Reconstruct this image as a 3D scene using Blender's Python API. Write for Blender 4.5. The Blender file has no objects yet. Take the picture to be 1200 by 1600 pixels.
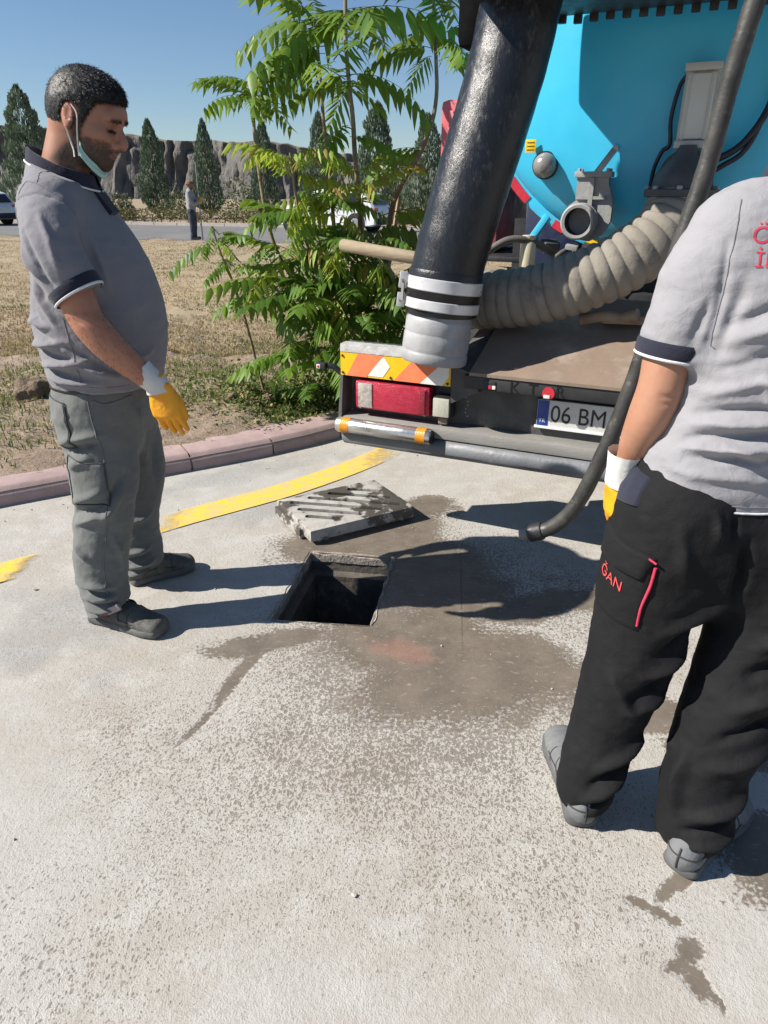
import bpy, bmesh, math, random
import numpy as np
from mathutils import Vector, Matrix, Quaternion

random.seed(7); np.random.seed(7)
R = math.radians
SC = bpy.context.scene
COL = SC.collection

# ------------------------------------------------------------------ camera
cam_d = bpy.data.cameras.new('camera')
cam_d.sensor_fit = 'VERTICAL'; cam_d.sensor_height = 36.0
cam_d.lens = 36.0 * 1080.0 / 1600.0
cam_d.clip_start = 0.05; cam_d.clip_end = 4000
cam = bpy.data.objects.new('camera', cam_d); COL.objects.link(cam)
cam.location = (0, 0, 1.44)
cam.rotation_euler = (R(90 - 24.842), 0, 0)
SC.camera = cam
SC.render.resolution_x = 768; SC.render.resolution_y = 1024

# ------------------------------------------------------------------ sky and sun
SUN_EL, SUN_AZ = 39.5, 8.0        # light travels towards +X, a little away from the camera
world = bpy.data.worlds.new('World'); SC.world = world; world.use_nodes = True
wn = world.node_tree.nodes; wl = world.node_tree.links
for n in list(wn): wn.remove(n)
sky = wn.new('ShaderNodeTexSky'); sky.sky_type = 'NISHITA'; sky.sun_disc = False
sky.sun_elevation = R(SUN_EL); sky.sun_rotation = R(270 - SUN_AZ)
sky.air_density = 1.0; sky.dust_density = 0.15; sky.ozone_density = 5.0; sky.altitude = 0
bg = wn.new('ShaderNodeBackground'); bg.inputs['Strength'].default_value = 0.066
wo = wn.new('ShaderNodeOutputWorld')
wl.new(sky.outputs[0], bg.inputs[0]); wl.new(bg.outputs[0], wo.inputs[0])
sd = bpy.data.lights.new('sun', 'SUN'); sd.energy = 5.0; sd.angle = R(0.53); sd.color = (1.0, 0.94, 0.85)
sun = bpy.data.objects.new('sun', sd); COL.objects.link(sun)
L = Vector((math.cos(R(SUN_EL)) * math.cos(R(SUN_AZ)), math.cos(R(SUN_EL)) * math.sin(R(SUN_AZ)), -math.sin(R(SUN_EL))))
sun.rotation_euler = L.to_track_quat('-Z', 'Y').to_euler(); sun.location = (-8, -2, 9)
SC.view_settings.view_transform = 'Standard'; SC.view_settings.look = 'None'
SC.view_settings.gamma = 1.0; SC.view_settings.use_curve_mapping = False
SC.view_settings.exposure = 0.72

# ------------------------------------------------------------------ object helpers
def tag(o, label=None, cat=None, group=None, kind=None):
    if label: o['label'] = label
    if cat: o['category'] = cat
    if group: o['group'] = group
    if kind: o['kind'] = kind
    return o
def empty(name, loc=(0, 0, 0), rz=0.0, label=None, cat=None, group=None):
    o = bpy.data.objects.new(name, None); COL.objects.link(o)
    o.location = loc; o.rotation_euler = (0, 0, rz); o.empty_display_size = 0.2
    return tag(o, label, cat, group)
def link_mesh(name, me, mat=None, parent=None, smooth=None):
    o = bpy.data.objects.new(name, me); COL.objects.link(o)
    if mat is not None and not me.materials: me.materials.append(mat)
    if parent is not None: o.parent = parent
    if smooth is not None: shade(me, smooth)
    return o
def shade(me, angle):
    n = len(me.polygons)
    if not n: return
    me.polygons.foreach_set('use_smooth', [True] * n)
    if angle < 179:
        bm = bmesh.new(); bm.from_mesh(me)
        a = R(angle)
        for e in bm.edges:
            if len(e.link_faces) == 2:
                e.smooth = e.calc_face_angle(0) < a
        bm.to_mesh(me); bm.free()

def catmull(pts, n):
    P = np.array(pts, float); m = len(P)
    if m < 3:
        t = np.linspace(0, 1, n * (m - 1) + 1)[:, None]; return P[0] * (1 - t) + P[1] * t
    ext = np.vstack([2 * P[0] - P[1], P, 2 * P[-1] - P[-2]])
    out = []
    for i in range(m - 1):
        p0, p1, p2, p3 = ext[i:i + 4]
        for t in np.arange(n) / n:
            out.append(.5 * (2 * p1 + (p2 - p0) * t + (2 * p0 - 5 * p1 + 4 * p2 - p3) * t * t + (3 * p1 - p0 - 3 * p2 + p3) * t ** 3))
    out.append(P[-1]); return np.array(out)

class MB:
    """collects vertices and faces; build() links them as ONE mesh object"""
    def __init__(s): s.v = []; s.f = []
    def add(s, vs, fs):
        k = len(s.v); s.v += [tuple(map(float, p)) for p in vs]; s.f += [tuple(i + k for i in f) for f in fs]; return s
    def box(s, c, d, rot=None, bevel=0.0):
        x, y, z = d[0] / 2, d[1] / 2, d[2] / 2
        b = min(bevel, .45 * min(d))
        if b <= 0:
            vs = [(sx * x, sy * y, sz * z) for sz in (-1, 1) for sy in (-1, 1) for sx in (-1, 1)]
            fs = [(0, 2, 3, 1), (4, 5, 7, 6), (0, 1, 5, 4), (2, 6, 7, 3), (0, 4, 6, 2), (1, 3, 7, 5)]
        else:
            bm = bmesh.new(); bmesh.ops.create_cube(bm, size=1)
            for v in bm.verts: v.co = (v.co.x * d[0], v.co.y * d[1], v.co.z * d[2])
            bmesh.ops.bevel(bm, geom=bm.edges[:], offset=b, segments=2, affect='EDGES', profile=.6)
            bm.verts.index_update(); vs = [v.co[:] for v in bm.verts]; fs = [[v.index for v in f.verts] for f in bm.faces]; bm.free()
        M = Matrix.Identity(3) if rot is None else (rot if isinstance(rot, Matrix) else Matrix.Rotation(rot, 3, 'Z'))
        return s.add([M @ Vector(v) + Vector(c) for v in vs], fs)
    def bar(s, a, b, w, h=None, up=(0, 0, 1), bevel=0.0):
        a, b = Vector(a), Vector(b); h = h or w
        y = (b - a).normalized(); x = y.cross(Vector(up))
        if x.length < 1e-4: x = y.cross(Vector((1, 0, 0)))
        x.normalize(); z = x.cross(y)
        M = Matrix((x, y, z)).transposed()
        return s.box((a + b) / 2, (w, (b - a).length, h), M, bevel)
    def tube(s, pts, r, n=12, cap=True, closed=False, prof=None):
        P = [Vector(p) for p in pts]; m = len(P)
        rr = r if hasattr(r, '__len__') else [r] * m
        ring0 = len(s.v); t_prev = None; nrm = None
        for i in range(m):
            if closed: t = P[(i + 1) % m] - P[i - 1]
            else: t = P[min(i + 1, m - 1)] - P[max(i - 1, 0)]
            t.normalize()
            if nrm is None:
                nrm = t.orthogonal().normalized()
            else:
                nrm = (nrm - t * nrm.dot(t)); nrm = nrm.normalized() if nrm.length > 1e-6 else t.orthogonal().normalized()
            b = t.cross(nrm)
            for k in range(n):
                q = 2 * math.pi * k / n
                s.v.append(tuple(P[i] + (nrm * math.cos(q) + b * math.sin(q)) * rr[i]))
        for i in range(m if closed else m - 1):
            j = (i + 1) % m
            for k in range(n):
                k2 = (k + 1) % n
                s.f.append((ring0 + i * n + k, ring0 + i * n + k2, ring0 + j * n + k2, ring0 + j * n + k))
        if cap and not closed:
            s.f.append(tuple(ring0 + k for k in reversed(range(n)))); s.f.append(tuple(ring0 + (m - 1) * n + k for k in range(n)))
        return s
    def lathe(s, prof, n=24, org=(0, 0, 0), axis=(0, 0, 1), cap=False):
        """prof: (radius, height) pairs along axis"""
        a = Vector(axis).normalized(); x = a.orthogonal().normalized(); y = a.cross(x); o = Vector(org); k0 = len(s.v)
        for r, h in prof:
            for k in range(n):
                q = 2 * math.pi * k / n
                s.v.append(tuple(o + a * h + (x * math.cos(q) + y * math.sin(q)) * r))
        for i in range(len(prof) - 1):
            for k in range(n):
                k2 = (k + 1) % n
                s.f.append((k0 + i * n + k, k0 + i * n + k2, k0 + (i + 1) * n + k2, k0 + (i + 1) * n + k))
        if cap:
            s.f.append(tuple(k0 + k for k in reversed(range(n)))); s.f.append(tuple(k0 + (len(prof) - 1) * n + k for k in range(n)))
        return s
    def prism(s, poly, h0, h1, M=None):
        """polygon (x, y) extruded from z=h0 to z=h1, then moved by matrix M"""
        n = len(poly); vs = [(x, y, h0) for x, y in poly] + [(x, y, h1) for x, y in poly]
        if M is not None: vs = [tuple(M @ Vector(v)) for v in vs]
        fs = [tuple(reversed(range(n))), tuple(range(n, 2 * n))] + [(i, (i + 1) % n, n + (i + 1) % n, n + i) for i in range(n)]
        return s.add(vs, fs)
    def mesh(s, name):
        me = bpy.data.meshes.new(name); me.from_pydata(s.v, [], s.f); me.update()
        bm = bmesh.new(); bm.from_mesh(me); bmesh.ops.recalc_face_normals(bm, faces=bm.faces[:]); bm.to_mesh(me); bm.free()
        return me
    def build(s, name, mat, parent=None, smooth=35, bevel=0.0):
        o = link_mesh(name, s.mesh(name), mat, parent, smooth)
        return o

def np_mesh(name, V, F, mat=None, parent=None, smooth=True, col=None, colname='tint'):
    """V (n,3); F (m,k) of one size"""
    V = np.asarray(V, np.float32); F = np.asarray(F, np.int32); k = F.shape[1]
    me = bpy.data.meshes.new(name)
    me.vertices.add(len(V)); me.vertices.foreach_set('co', V.ravel())
    me.loops.add(F.size); me.loops.foreach_set('vertex_index', F.ravel())
    me.polygons.add(len(F)); me.polygons.foreach_set('loop_start', np.arange(0, F.size, k, dtype=np.int32))
    me.polygons.foreach_set('loop_total', np.full(len(F), k, np.int32))
    me.polygons.foreach_set('use_smooth', np.full(len(F), smooth))
    me.update(calc_edges=True)
    if col is not None:
        c = np.ones((len(V), 4), np.float32); c[:, :3] = col
        at = me.color_attributes.new(colname, 'FLOAT_COLOR', 'POINT'); at.data.foreach_set('color', c.ravel())
    return link_mesh(name, me, mat, parent)

# value noise in numpy
_perm = np.random.RandomState(3).rand(4096).astype(np.float32)
def vnoise(P, s=1.0, seed=0):
    P = np.asarray(P, np.float64) * s + seed * 17.37
    I = np.floor(P).astype(np.int64); f = P - I; f = f * f * (3 - 2 * f)
    out = np.zeros(len(P))
    for dx in (0, 1):
        for dy in (0, 1):
            for dz in (0, 1):
                h = ((I[:, 0] + dx) * 73856093 ^ (I[:, 1] + dy) * 19349663 ^ (I[:, 2] + dz) * 83492791) & 4095
                w = (f[:, 0] if dx else 1 - f[:, 0]) * (f[:, 1] if dy else 1 - f[:, 1]) * (f[:, 2] if dz else 1 - f[:, 2])
                out += w * _perm[h]
    return out * 2 - 1
def fbm(P, s=1.0, o=3, seed=0):
    return sum(vnoise(P, s * 2 ** i, seed + i) * .5 ** i for i in range(o))

# ------------------------------------------------------------------ materials
class NT:
    def __init__(s, name):
        s.m = bpy.data.materials.new(name); s.m.use_nodes = True
        s.n = s.m.node_tree.nodes; s.l = s.m.node_tree.links
        s.b = s.n['Principled BSDF']; s.out = s.n['Material Output']
        s._co = None
    def val(s, x, sock):
        if hasattr(x, 'is_linked') or hasattr(x, 'links'): s.l.new(x, sock)
        elif x is not None: sock.default_value = x
    def co(s, kind='Object'):
        if s._co is None: s._co = s.n.new('ShaderNodeTexCoord')
        return s._co.outputs[kind]
    def mapping(s, scale=(1, 1, 1), loc=(0, 0, 0), rot=(0, 0, 0), src=None):
        m = s.n.new('ShaderNodeMapping'); s.l.new(src or s.co(), m.inputs[0])
        m.inputs['Scale'].default_value = scale; m.inputs['Location'].default_value = loc; m.inputs['Rotation'].default_value = rot
        return m.outputs[0]
    def noise(s, scale, detail=4, rough=.6, src=None, dist=0):
        n = s.n.new('ShaderNodeTexNoise'); s.l.new(src or s.co(), n.inputs['Vector'])
        n.inputs['Scale'].default_value = scale; n.inputs['Detail'].default_value = detail; n.inputs['Roughness'].default_value = rough
        n.inputs['Distortion'].default_value = dist
        return n.outputs['Fac']
    def voro(s, scale, feat='F1', src=None, out='Distance', rnd=1):
        n = s.n.new('ShaderNodeTexVoronoi'); n.feature = feat; s.l.new(src or s.co(), n.inputs['Vector'])
        n.inputs['Scale'].default_value = scale; n.inputs['Randomness'].default_value = rnd
        return n.outputs[out]
    def ramp(s, fac, a, b, c0=0.0, c1=1.0, smooth=True):
        n = s.n.new('ShaderNodeMapRange'); n.interpolation_type = 'SMOOTHSTEP' if smooth else 'LINEAR'
        s.val(fac, n.inputs['Value']); n.inputs['From Min'].default_value = a; n.inputs['From Max'].default_value = b
        n.inputs['To Min'].default_value = c0; n.inputs['To Max'].default_value = c1
        return n.outputs[0]
    def math(s, op, a, b=0.0, c=None):
        n = s.n.new('ShaderNodeMath'); n.operation = op; s.val(a, n.inputs[0]); s.val(b, n.inputs[1])
        if c is not None: s.val(c, n.inputs[2])
        return n.outputs[0]
    def mix(s, fac, a, b, mode='MIX'):
        n = s.n.new('ShaderNodeMix'); n.data_type = 'RGBA'; n.blend_type = mode
        s.val(fac, n.inputs[0])
        for x, k in ((a, 6), (b, 7)):
            if isinstance(x, (tuple, list)): n.inputs[k].default_value = (*x[:3], 1)
            else: s.l.new(x, n.inputs[k])
        return n.outputs[2]
    def attr(s, name):
        n = s.n.new('ShaderNodeAttribute'); n.attribute_name = name; return n.outputs['Color']
    def sep(s, src=None):
        n = s.n.new('ShaderNodeSeparateXYZ'); s.l.new(src or s.co(), n.inputs[0]); return n.outputs
    def ellipse(s, cx, cy, rx, ry, rot=0.0):
        """1 at the centre falling to 0 at the rim (world XY of the object)"""
        m = s.n.new('ShaderNodeMapping'); m.vector_type = 'TEXTURE'; s.l.new(s.co(), m.inputs[0])
        m.inputs['Location'].default_value = (cx, cy, 0); m.inputs['Rotation'].default_value = (0, 0, rot); m.inputs['Scale'].default_value = (rx, ry, 1e4)
        v = s.n.new('ShaderNodeVectorMath'); v.operation = 'LENGTH'; s.l.new(m.outputs[0], v.inputs[0])
        return s.math('SUBTRACT', 1.0, v.outputs['Value'])
    def bump(s, h, strength=.3, dist=.01, prev=None):
        n = s.n.new('ShaderNodeBump'); s.l.new(h, n.inputs['Height']); n.inputs['Strength'].default_value = strength; n.inputs['Distance'].default_value = dist
        if prev is not None: s.l.new(prev, n.inputs['Normal'])
        s.l.new(n.outputs[0], s.b.inputs['Normal']); return n.outputs[0]
    def base(s, c):
        if isinstance(c, (tuple, list)): s.b.inputs['Base Color'].default_value = (*c[:3], 1)
        else: s.l.new(c, s.b.inputs['Base Color'])
    def rough(s, r): s.val(r, s.b.inputs['Roughness'])
    def set(s, **k):
        for a, v in k.items(): s.b.inputs[a.replace('_', ' ')].default_value = v
        return s

def surf(name, c, c2=None, scale=8, rough=.6, metal=0.0, bs=60, bstr=.15, bd=.004, dirt=None, dirt_scale=5, dirt_lo=.5, dirt_hi=.75, stretch=(1, 1, 1), spec=.5, rvar=.12):
    t = NT(name); v = t.mapping(stretch)
    n = t.noise(scale, 5, .6, v)
    c2 = c2 or tuple(x * .8 for x in c)
    colr = t.mix(t.ramp(n, .3, .7), c, c2)
    if dirt:
        d = t.ramp(t.noise(dirt_scale, 8, .68, v), dirt_lo, dirt_hi)
        colr = t.mix(d, colr, dirt)
    t.base(colr); t.rough(t.ramp(t.noise(scale * 2.3, 4), .3, .7, max(.02, rough - rvar), min(1, rough + rvar)))
    t.set(Metallic=metal); t.b.inputs['Specular IOR Level'].default_value = spec
    if bstr: t.bump(t.noise(bs, 5, .6, v), bstr, bd)
    return t.m
# ================================================================== SETTING
HOLE = [(-.32, 2.69), (.04, 2.63), (-.05, 2.12), (-.42, 2.16)]
def sheet_with_hole(name, x0, x1, y0, y1, z, mat, hole=HOLE):
    h = hole; vs = [(x0, y1, z), (x1, y1, z), (x1, y0, z), (x0, y0, z)] + [(x, y, z) for x, y in h]
    fs = [(0, 4, 5, 1), (1, 5, 6, 2), (2, 6, 7, 3), (3, 7, 4, 0)]
    return MB().add(vs, fs).build(name, mat, None, 179)

# --- concrete yard: a fine sheet round the pit (moisture and wear kept per vertex) inside a wide plain one
HA, HB, HCc, HD = [np.array(p) for p in HOLE]
def hole_map(s_, t_): return HD + s_[..., None] * (HCc - HD) + t_[..., None] * (HA - HD) + (s_ * t_)[..., None] * (HB - HA - HCc + HD)
sv1 = np.concatenate([np.linspace(-7.0, 0, 330), np.linspace(0, 1, 20)[1:], np.linspace(1, 8.5, 350)[1:]]); tv1 = np.concatenate([np.linspace(-3.2, 0, 160), np.linspace(0, 1, 28)[1:], np.linspace(1, 5.5, 150)[1:]])
SS, TT = np.meshgrid(sv1, tv1, indexing='ij'); XY = hole_map(SS, TT); gx, gy = XY[..., 0].ravel(), XY[..., 1].ravel(); G3 = np.stack([gx, gy, 0 * gx], 1)
ii = np.arange(SS.size).reshape(SS.shape); GF = np.stack([ii[:-1, :-1].ravel(), ii[1:, :-1].ravel(), ii[1:, 1:].ravel(), ii[:-1, 1:].ravel()], 1)
mid_s = (SS[:-1, :-1] + SS[1:, 1:]).ravel() / 2; mid_t = (TT[:-1, :-1] + TT[1:, 1:]).ravel() / 2; GF = GF[~((mid_s > 0) & (mid_s < 1) & (mid_t > 0) & (mid_t < 1))]
wx = gx + .07 * vnoise(G3, 4, 1) + .035 * vnoise(G3, 11, 2) + .018 * vnoise(G3, 27, 7); wy = gy + .06 * vnoise(G3, 4, 3) + .03 * vnoise(G3, 11, 4) + .015 * vnoise(G3, 27, 8)
def ell(cx, cy, rx, ry, rot=0., x=wx, y=wy):
    c, s_ = math.cos(rot), math.sin(rot); dx, dy = x - cx, y - cy; return 1 - np.sqrt(((dx * c + dy * s_) / rx) ** 2 + ((-dx * s_ + dy * c) / ry) ** 2)
blobs = [(.30, 1.84, .46, .30, .1), (.10, 2.04, .40, .20, .1), (-.10, 2.86, .50, .24, .45), (.12, 2.62, .30, .34, 0), (.24, 2.36, .34, .32, 0), (.62, 2.26, .42, .13, .1), (.24, 3.15, .16, .16, .9), (-.32, 3.0, .16, .2, 0),
         (.84, 1.64, .24, .085, -.5), (1.10, 1.44, .3, .10, -.35), (.985, 1.13, .19, .13, -.2), (.93, 1.03, .08, .07, 0), (.640, .875, .030, .050, .4), (.615, .905, .045, .018, .3), (.655, .935, .028, .04, -.6), (.575, 1.045, .038, .016, -.3), (.615, 1.02, .034, .016, -.5), (.66, 1.075, .06, .018, .7), (.70, 1.10, .05, .02, .9), (.645, 1.0, .02, .014, 0), (.67, .83, .008, .03, .3), (-.47, 1.86, .028, .26, -.32), (-.56, 1.60, .014, .12, -.35), (-.38, 2.05, .26, .08, .2)]
wetf = np.max([ell(*q) if min(q[2:4]) > .06 else .8 * ell(*q, x=gx * .75 + wx * .25, y=gy * .75 + wy * .25) for q in blobs], 0)
nearf = np.maximum(np.maximum(ell(.25, 1.72, 1.35, .95, .1), ell(.2, 2.4, .9, .9)), 0) * np.clip(.75 + .7 * fbm(G3, 1.8, 3, 12), .15, 1.3); farf = np.maximum(ell(.2, 1.2, 2.4, 1.7), 0) * np.clip(.7 + .8 * fbm(G3, 1.3, 3, 22), .1, 1.4)
gravf = np.clip(np.max([ell(-1.32, 2.0, .5, .36, .4), ell(-.62, 3.10, .5, .15, .55), ell(-.8, 3.62, .9, .14, .6)], 0) * 1.3 + .8 * fbm(G3, 7, 3, 31), 0, 1)
t = NT('yard_concrete'); ca = t.n.new('ShaderNodeAttribute'); ca.attribute_name = 'damp'; sc_ = t.n.new('ShaderNodeSeparateColor'); t.l.new(ca.outputs['Color'], sc_.inputs[0])
WETA, NEAR, GRAV, FARD = sc_.outputs[0], sc_.outputs[1], sc_.outputs[2], ca.outputs['Alpha']
big = t.noise(1.3, 4, .65); mid = t.noise(8, 4, .7); fine = t.noise(75, 3, .7); grit = t.noise(300, 2, .7)
dry = t.mix(t.ramp(big, .38, .62), (.414, .398, .368), (.380, .350, .308))
dry = t.mix(t.ramp(mid, .42, .70), dry, (.450, .436, .405))
dry = t.mix(t.math('MULTIPLY', GRAV, t.ramp(fine, .38, .62, .1, .8)), dry, t.mix(t.ramp(grit, .42, .56), (.15, .16, .17), (.48, .48, .47)))
dry = t.mix(t.math('MULTIPLY', t.ramp(fine, .50, .70), .34), dry, (.27, .24, .205))
dry = t.mix(t.math('MULTIPLY', t.ramp(grit, .57, .74), .2), dry, (.22, .20, .18))
pool = t.ramp(t.math('ADD', t.math('MULTIPLY', t.math('SUBTRACT', WETA, .5), 3.0), t.math('ADD', t.math('MULTIPLY', t.math('SUBTRACT', mid, .5), 1.3), t.math('MULTIPLY', t.math('SUBTRACT', fine, .5), 2.0))), -.05, .38)
warp = t.n.new('ShaderNodeVectorMath'); warp.operation = 'MULTIPLY_ADD'; wn_ = t.n.new('ShaderNodeTexNoise'); wn_.inputs['Scale'].default_value = 60; wn_.inputs['Detail'].default_value = 1; t.l.new(t.co(), wn_.inputs['Vector'])
t.l.new(wn_.outputs['Color'], warp.inputs[0]); warp.inputs[1].default_value = (.014, .022, 0); t.l.new(t.mapping((1.0, .75, 1), rot=(0, 0, .3)), warp.inputs[2]); W = warp.outputs[0]
def dots(scale, dens, k):
    v = t.n.new('ShaderNodeTexVoronoi'); v.voronoi_dimensions = '2D'; v.inputs['Scale'].default_value = scale; t.l.new(W, v.inputs['Vector']); c = t.n.new('ShaderNodeSeparateColor'); t.l.new(v.outputs['Color'], c.inputs[0])
    return t.ramp(t.math('SUBTRACT', t.math('MULTIPLY', t.math('MULTIPLY', c.outputs[0], dens), k), v.outputs['Distance']), -.03, .09)
spl = t.math('MAXIMUM', dots(74, NEAR, 1.2), t.math('MAXIMUM', dots(165, NEAR, 1.6), dots(110, FARD, .5)))
spl = t.math('MAXIMUM', spl, dots(44, FARD, .29))
wetall = t.math('MAXIMUM', pool, t.math('MULTIPLY', spl, .78))
wcol = t.mix(t.ramp(mid, .3, .7), (.125, .102, .080), (.178, .148, .116))
red_ = t.ramp(t.math('ADD', t.ellipse(.07, 1.97, .17, .075, -.5), t.math('MULTIPLY', t.math('SUBTRACT', mid, .5), 2.2)), .0, .7)
wcol = t.mix(t.math('MULTIPLY', red_, .30), wcol, (.36, .14, .10))
wcol = t.mix(t.math('MULTIPLY', t.ramp(t.noise(26, 5, .75, t.mapping((1, 2.2, 1), rot=(0, 0, .3))), .58, .66), .5), wcol, (.42, .38, .33))
crk = t.ramp(t.math('ADD', t.ellipse(.300, 2.28, .0042, .42, -.09), t.math('MULTIPLY', t.math('SUBTRACT', fine, .5), 1.6)), .0, .5)
t.base(t.mix(t.math('MULTIPLY', crk, .45), t.mix(t.math('MULTIPLY', wetall, .95), dry, wcol), (.045, .04, .035))); t.rough(t.ramp(wetall, 0, 1, .93, .45, False))
t.bump(t.math('MULTIPLY', t.math('ADD', t.math('MULTIPLY', fine, .8), t.math('MULTIPLY', grit, t.math('ADD', .3, t.math('MULTIPLY', GRAV, 1.2)))), t.ramp(WETA, .45, .55, 1, .3)), .5, .008)
t.b.inputs['Specular IOR Level'].default_value = .3
yard_m = t.m
gz = .0012 * fbm(G3, 2.2, 3, 3) * np.clip(np.maximum(np.abs(SS - .5), np.abs(TT - .5)).ravel() - .6, 0, 1)
pv = np_mesh('pavement', np.stack([gx, gy, gz], 1), GF, yard_m)
dat = np.stack([np.clip(.5 + .5 * wetf, 0, 1), nearf, gravf, farf], 1).astype(np.float32); at = pv.data.color_attributes.new('damp', 'FLOAT_COLOR', 'POINT'); at.data.foreach_set('color', dat.ravel()); tag(pv, kind='structure')
cor = [hole_map(np.array(a_), np.array(b_)) for a_, b_ in ((sv1[0], tv1[-1]), (sv1[-1], tv1[-1]), (sv1[-1], tv1[0]), (sv1[0], tv1[0]))]
tag(sheet_with_hole('yard', -30, 40, -8, 19, 0.0, yard_m, [tuple(c) for c in cor]), kind='structure')
earth_m = surf('dry_earth', (.33, .25, .165), (.25, .185, .12), 1.5, .95, bs=20, bstr=.6, bd=.02, dirt=(.20, .17, .09), dirt_scale=.4)
tag(sheet_with_hole('ground', -1800, 1800, -400, 2400, -.03, earth_m), kind='structure')

# --- kerb line (world XY of its road-side foot) and the planted strip behind it
KP = catmull([(-7.2, .35), (-4.2, 1.82), (-1.94, 3.17), (-1.09, 3.67), (-.66, 3.94), (-.27, 4.26), (.03, 4.68), (.30, 5.25), (.62, 5.98), (1.55, 8.0), (3.4, 12.0), (6.9, 19.4)], 24)
_seg = np.r_[0, np.cumsum(np.linalg.norm(np.diff(KP, axis=0), axis=1))]
def kerb_at(s): return np.array([np.interp(s, _seg, KP[:, 0]), np.interp(s, _seg, KP[:, 1])])
_i0 = np.argmin(np.linalg.norm(KP - np.array([-1.09, 3.67]), axis=1)); S0 = _seg[_i0] % .5
kerb_m = surf('kerb_concrete', (.42, .30, .285), (.34, .245, .235), 9, .9, bs=120, bstr=.5, bd=.004, dirt=(.27, .22, .18), dirt_scale=6, dirt_lo=.52, dirt_hi=.72)
mortar_m = surf('kerb_bed', (.24, .20, .17), None, 14, .95, bs=90, bstr=.6)
def kerb_stone(s0, s1, k):
    a, b = kerb_at(s0 + .006), kerb_at(s1 - .006); mb = MB(); d = (b - a) / np.linalg.norm(b - a); n = np.array([-d[1], d[0]])
    jit = random.uniform(-.006, .006)
    prof = [(0, -.05), (0, .052), (.006, .062), (.034, .092), (.046, .098), (.235, .102), (.242, .095), (.242, -.05)]
    rings = []
    for u in np.linspace(0, 1, 4):
        p = kerb_at(s0 + .006 + (s1 - s0 - .012) * u); rings.append([(*(p + n * (o + jit)), z + jit * .6 + (random.uniform(-.0015, .0015))) for o, z in prof])
    m = len(prof); vs = [v for r in rings for v in r]; fs = [tuple(range(m)), tuple(reversed(range(3 * m, 4 * m)))]
    for i in range(3):
        for j in range(m): fs.append((i * m + j, i * m + (j + 1) % m, (i + 1) * m + (j + 1) % m, (i + 1) * m + j))
    return mb.add(vs, fs)
bed = MB()
for s in np.arange(.2, 20, .25):
    a, b = kerb_at(s), kerb_at(s + .25); d = (b - a) / np.linalg.norm(b - a); n = np.array([-d[1], d[0]])
    q = [a + n * .012, b + n * .012, b + n * .225, a + n * .225]
    k = len(bed.v); bed.add([(*p, .075) for p in q] + [(*p, -.01) for p in q], [(0, 1, 2, 3), (0, 4, 5, 1), (2, 6, 7, 3)])
kerb = tag(bed.build('kerb', mortar_m), kind='structure')
s = S0
while s < 17.5:
    kerb_stone(s, s + .5, 0).build('kerb_stone', kerb_m, kerb, 40); s += .5

def road_near(x): return 20.2 - .41 * x
kx_y = KP[:, 1]; kx_x = KP[:, 0]
def kerb_x(y): return np.interp(y, kx_y, kx_x)
def soil_h(x, y):
    P = np.stack([x, y, np.zeros_like(x)], 1)
    d = np.clip((kerb_x(y) - .24 - x) / .35, 0, 1)
    h = .082 + d * (.035 + .03 * fbm(P, .9, 3) + .03 * fbm(P, 5, 2, 5))
    near = np.exp(-((x + 1.6) ** 2 + (y - 4.6) ** 2) / 3.5)
    return np.maximum(h + near * .03 * vnoise(P, 11, 9) * d, .06)
ys = np.concatenate([np.arange(.4, 7, .055), np.arange(7, 12, .13), np.arange(12, 42, .5)])
u = np.concatenate([np.linspace(0, 5, 110)[:-1], np.linspace(5, 14, 50)[:-1], np.linspace(14, 60, 40)])
Xg = kerb_x(ys)[:, None] - .215 - u[None, :]; Yg = np.repeat(ys[:, None], len(u), 1)
Zg = soil_h(Xg.ravel(), Yg.ravel()).reshape(Xg.shape)
Zg = np.where(Yg > road_near(Xg) - .3, -.05, Zg)
nr, nc = Xg.shape; idx = np.arange(nr * nc).reshape(nr, nc)
F = np.stack([idx[:-1, :-1].ravel(), idx[1:, :-1].ravel(), idx[1:, 1:].ravel(), idx[:-1, 1:].ravel()], 1)
c_ = Yg.ravel()[F].max(1) < (road_near(Xg.ravel()[F]).max(1) + .6)
t = NT('verge_soil')
n1 = t.noise(1.1, 5, .65); n2 = t.noise(9, 6, .7); n3 = t.noise(60, 5, .7)
so = t.mix(t.ramp(n2, .35, .7), (.30, .225, .165), (.20, .145, .105))
so = t.mix(t.ramp(n3, .45, .7, 0, .5), so, (.40, .32, .24))
far = t.ramp(t.sep()[1], 6.0, 8.5); so = t.mix(t.math('MULTIPLY', far, t.ramp(n1, .3, .6, .6, 1)), so, (.33, .262, .165))
t.base(so); t.rough(.95); t.bump(t.math('ADD', n2, t.math('MULTIPLY', n3, .5)), .8, .02)
tag(np_mesh('planted_ground', np.stack([Xg.ravel(), Yg.ravel(), Zg.ravel()], 1), F[c_], t.m), kind='structure')

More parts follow.
